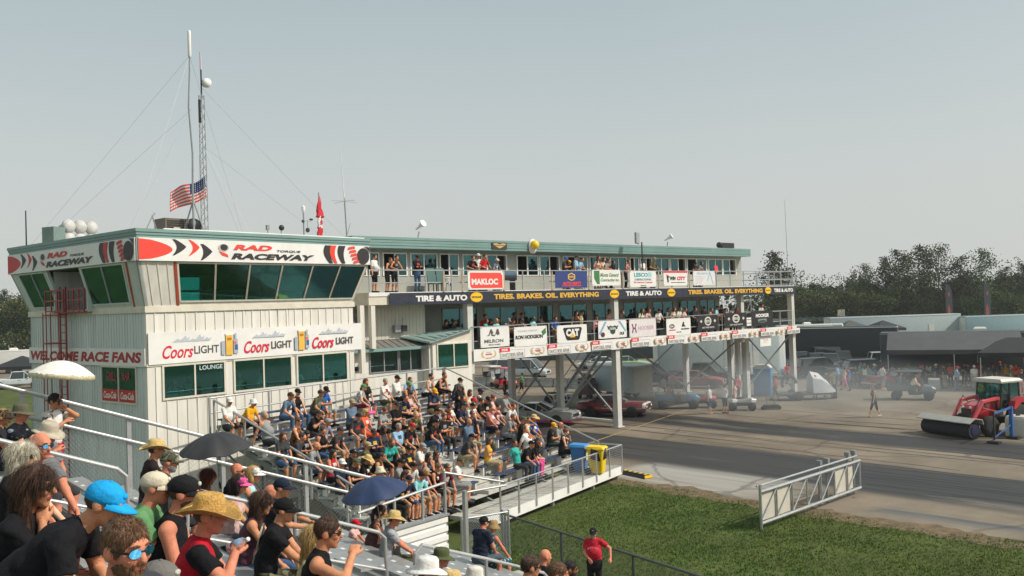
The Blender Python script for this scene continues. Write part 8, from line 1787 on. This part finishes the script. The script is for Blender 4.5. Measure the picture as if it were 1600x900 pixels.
def tree(px, ytop, d, kind, label, grp):
    base = atd(px, 480, d); base[2] = 0; hor = 478 - (px - 800) * .0325; Hh = H + (hor - ytop) * d / FPX; tr, cr = PROT[kind]; h0 = max(v.co.z for v in tr.vertices); s = Hh / h0
    t = thing("pine_tree" if kind == 'spruce' else "tree", label, "tree", base, rng.uniform(0, 6.28), grp); t.scale = (s * rng.uniform(.9, 1.15), s * rng.uniform(.9, 1.15), s); link("trunk", tr, t); link("crown", cr, t)
GT = "trees along the far edge of the pits"
TALL = [(1352, 416, 150, 'tall2', "first tall thin tree where the far tree row steps up"), (1384, 405, 152, 'tall1', "tall tree with a split crown left of the paired tall trees"), (1408, 394, 148, 'tall3', "left one of the paired tall trees in the far row"), (1437, 387, 150, 'tall1', "right one of the paired tall trees in the far row"), (1466, 386, 151, 'tall2', "tall broad tree above the nearer feather flag"), (1502, 404, 149, 'tall3', "lower open tree between the two feather flags"), (1535, 393, 147, 'tall2', "dark tall tree above the farther feather flag"), (1572, 420, 150, 'tall3', "thin tree just past the farther feather flag"), (1602, 416, 150, 'tall1', "tall tree cut by the picture edge on the right"), (1211, 398, 128, 'tall3', "lone treetop rising past the end of the upper deck"), (1228, 424, 132, 'tall2', "smaller treetop beside the lone one past the upper deck")]
for a in TALL: tree(*a, GT)
for i in range(20):
    px = 1205 + i * 21.5; yt = 447 + 9 * math.sin(i * 1.7) + rng.uniform(-9, 9) - (6 if px > 1330 else 0); tree(px, yt, 158 + 8 * math.sin(i * 2.3), rng.choice(['bush1', 'bush2', 'bush1', 'tall2']), "low bushy tree in the even part of the far tree row", "low trees in the far row")
for i in range(16): tree(1215 + i * 27, 462 + rng.uniform(-5, 5), 147, rng.choice(['bush1', 'bush2']), "dark shrubby young tree at the foot of the far tree row", "young trees at the foot of the far row")
for px, yt in ((1336, 428), (1346, 432), (1327, 436)): tree(px, yt, 178, 'spruce', "small spruce tip above the far tree row", "spruces behind the far row")
for px, yt in ((1258, 424), (1291, 430), (1316, 428), (1595, 404)): tree(px, yt, 160, 'dead', "bare dead tree sticking out of the far tree row", "dead trees in the far row")
for i, (px, yt) in enumerate(((-25, 462), (-4, 468), (10, 457), (24, 472), (37, 464), (52, 470), (70, 466))): tree(px, yt, 150 + 5 * (i % 3), ('tall2', 'bush1', 'tall1', 'bush2', 'tall3', 'bush1', 'bush2')[i], "tree in the dark clump left of the tower", "trees left of the tower")
for i in range(10): tree(560 + i * 68, 472 - 2 * (i % 3), 170, ('bush1', 'bush2')[i % 2], "low tree far behind the timing building", "low trees behind the building")
# far wood closing the view beyond everything
r = np.random.default_rng(11); V, F = [], []
for k in range(9000):
    a = r.uniform(-1.25, 1.15); d = r.uniform(230, 260); z = 8.5 * r.random() ** .6 + 1.2 * math.sin(a * 40); p = np.array([math.sin(a) * d, math.cos(a) * d, max(.2, z)]); u = unit(r.normal(0, 1, 3)); w = unit(np.cross(u, r.normal(0, 1, 3))); l = r.uniform(1., 2.2); n0 = len(V); V += [p - u * l * .5, p + w * l * .4, p + u * l * .5, p - w * l * .4]; F.append((n0, n0 + 1, n0 + 2, n0 + 3))
me = bpy.data.meshes.new("treeline"); me.from_pydata([tuple(v) for v in V], [], F); me.update(); me.materials.append(LF[0]); tag(link("treeline", me), "far dark wood closing the horizon behind the pits", "wood", None, "stuff")
# ================================================================ smoky air
b = MB(); b.box(-330, 330, -200, 330, -1.0, 21.0); o = b.build("haze", None or BLACK); o.data.materials.clear()
m = bpy.data.materials.new("smoky air"); m.use_nodes = True; n = m.node_tree.nodes; n.remove(n["Principled BSDF"]); v = n.new("ShaderNodeVolumePrincipled"); v.inputs["Color"].default_value = (.86, .90, .90, 1); v.inputs["Density"].default_value = .0004; v.inputs["Anisotropy"].default_value = .3; m.node_tree.links.new(v.outputs[0], n["Material Output"].inputs["Volume"]); o.data.materials.append(m); tag(o, "thin smoky air over the whole raceway", "haze", None, "stuff"); o.display_type = 'WIRE'

def smoke(px, py, L, Wd, Hh, dens, label):
    P = onz(px, py); b = MB(); b.ell((0, 0, 0), (1, 1, 1), 20, 12); o = b.build("smoke", BLACK, None, True, P + A3(0, 0, Hh * .55), LB.rz - 1.2); o.scale = (L, Wd, Hh * .55); o.data.materials.clear()
    m = bpy.data.materials.new("tyre smoke"); m.use_nodes = True; n = m.node_tree.nodes; l = m.node_tree.links; n.remove(n["Principled BSDF"]); v = n.new("ShaderNodeVolumePrincipled"); v.inputs["Color"].default_value = (.85, .9, .92, 1); v.inputs["Anisotropy"].default_value = .2
    tc = n.new("ShaderNodeTexCoord"); g = n.new("ShaderNodeTexGradient"); g.gradient_type = 'SPHERICAL'; l.new(tc.outputs["Object"], g.inputs[0]); t = n.new("ShaderNodeTexNoise"); t.inputs["Scale"].default_value = 2.2; t.inputs["Detail"].default_value = 3; l.new(tc.outputs["Object"], t.inputs["Vector"])
    a = n.new("ShaderNodeMath"); a.operation = 'MULTIPLY'; l.new(g.outputs[1], a.inputs[0]); l.new(t.outputs[0], a.inputs[1]); c = n.new("ShaderNodeMath"); c.operation = 'MULTIPLY'; c.inputs[1].default_value = dens; l.new(a.outputs[0], c.inputs[0]); l.new(c.outputs[0], v.inputs["Density"]); l.new(v.outputs[0], n["Material Output"].inputs["Volume"]); o.data.materials.append(m); tag(o, label, "smoke", None, "stuff")
smoke(1215, 658, 16, 5, 3.6, .27, "thin tyre smoke drifting across the far lane")
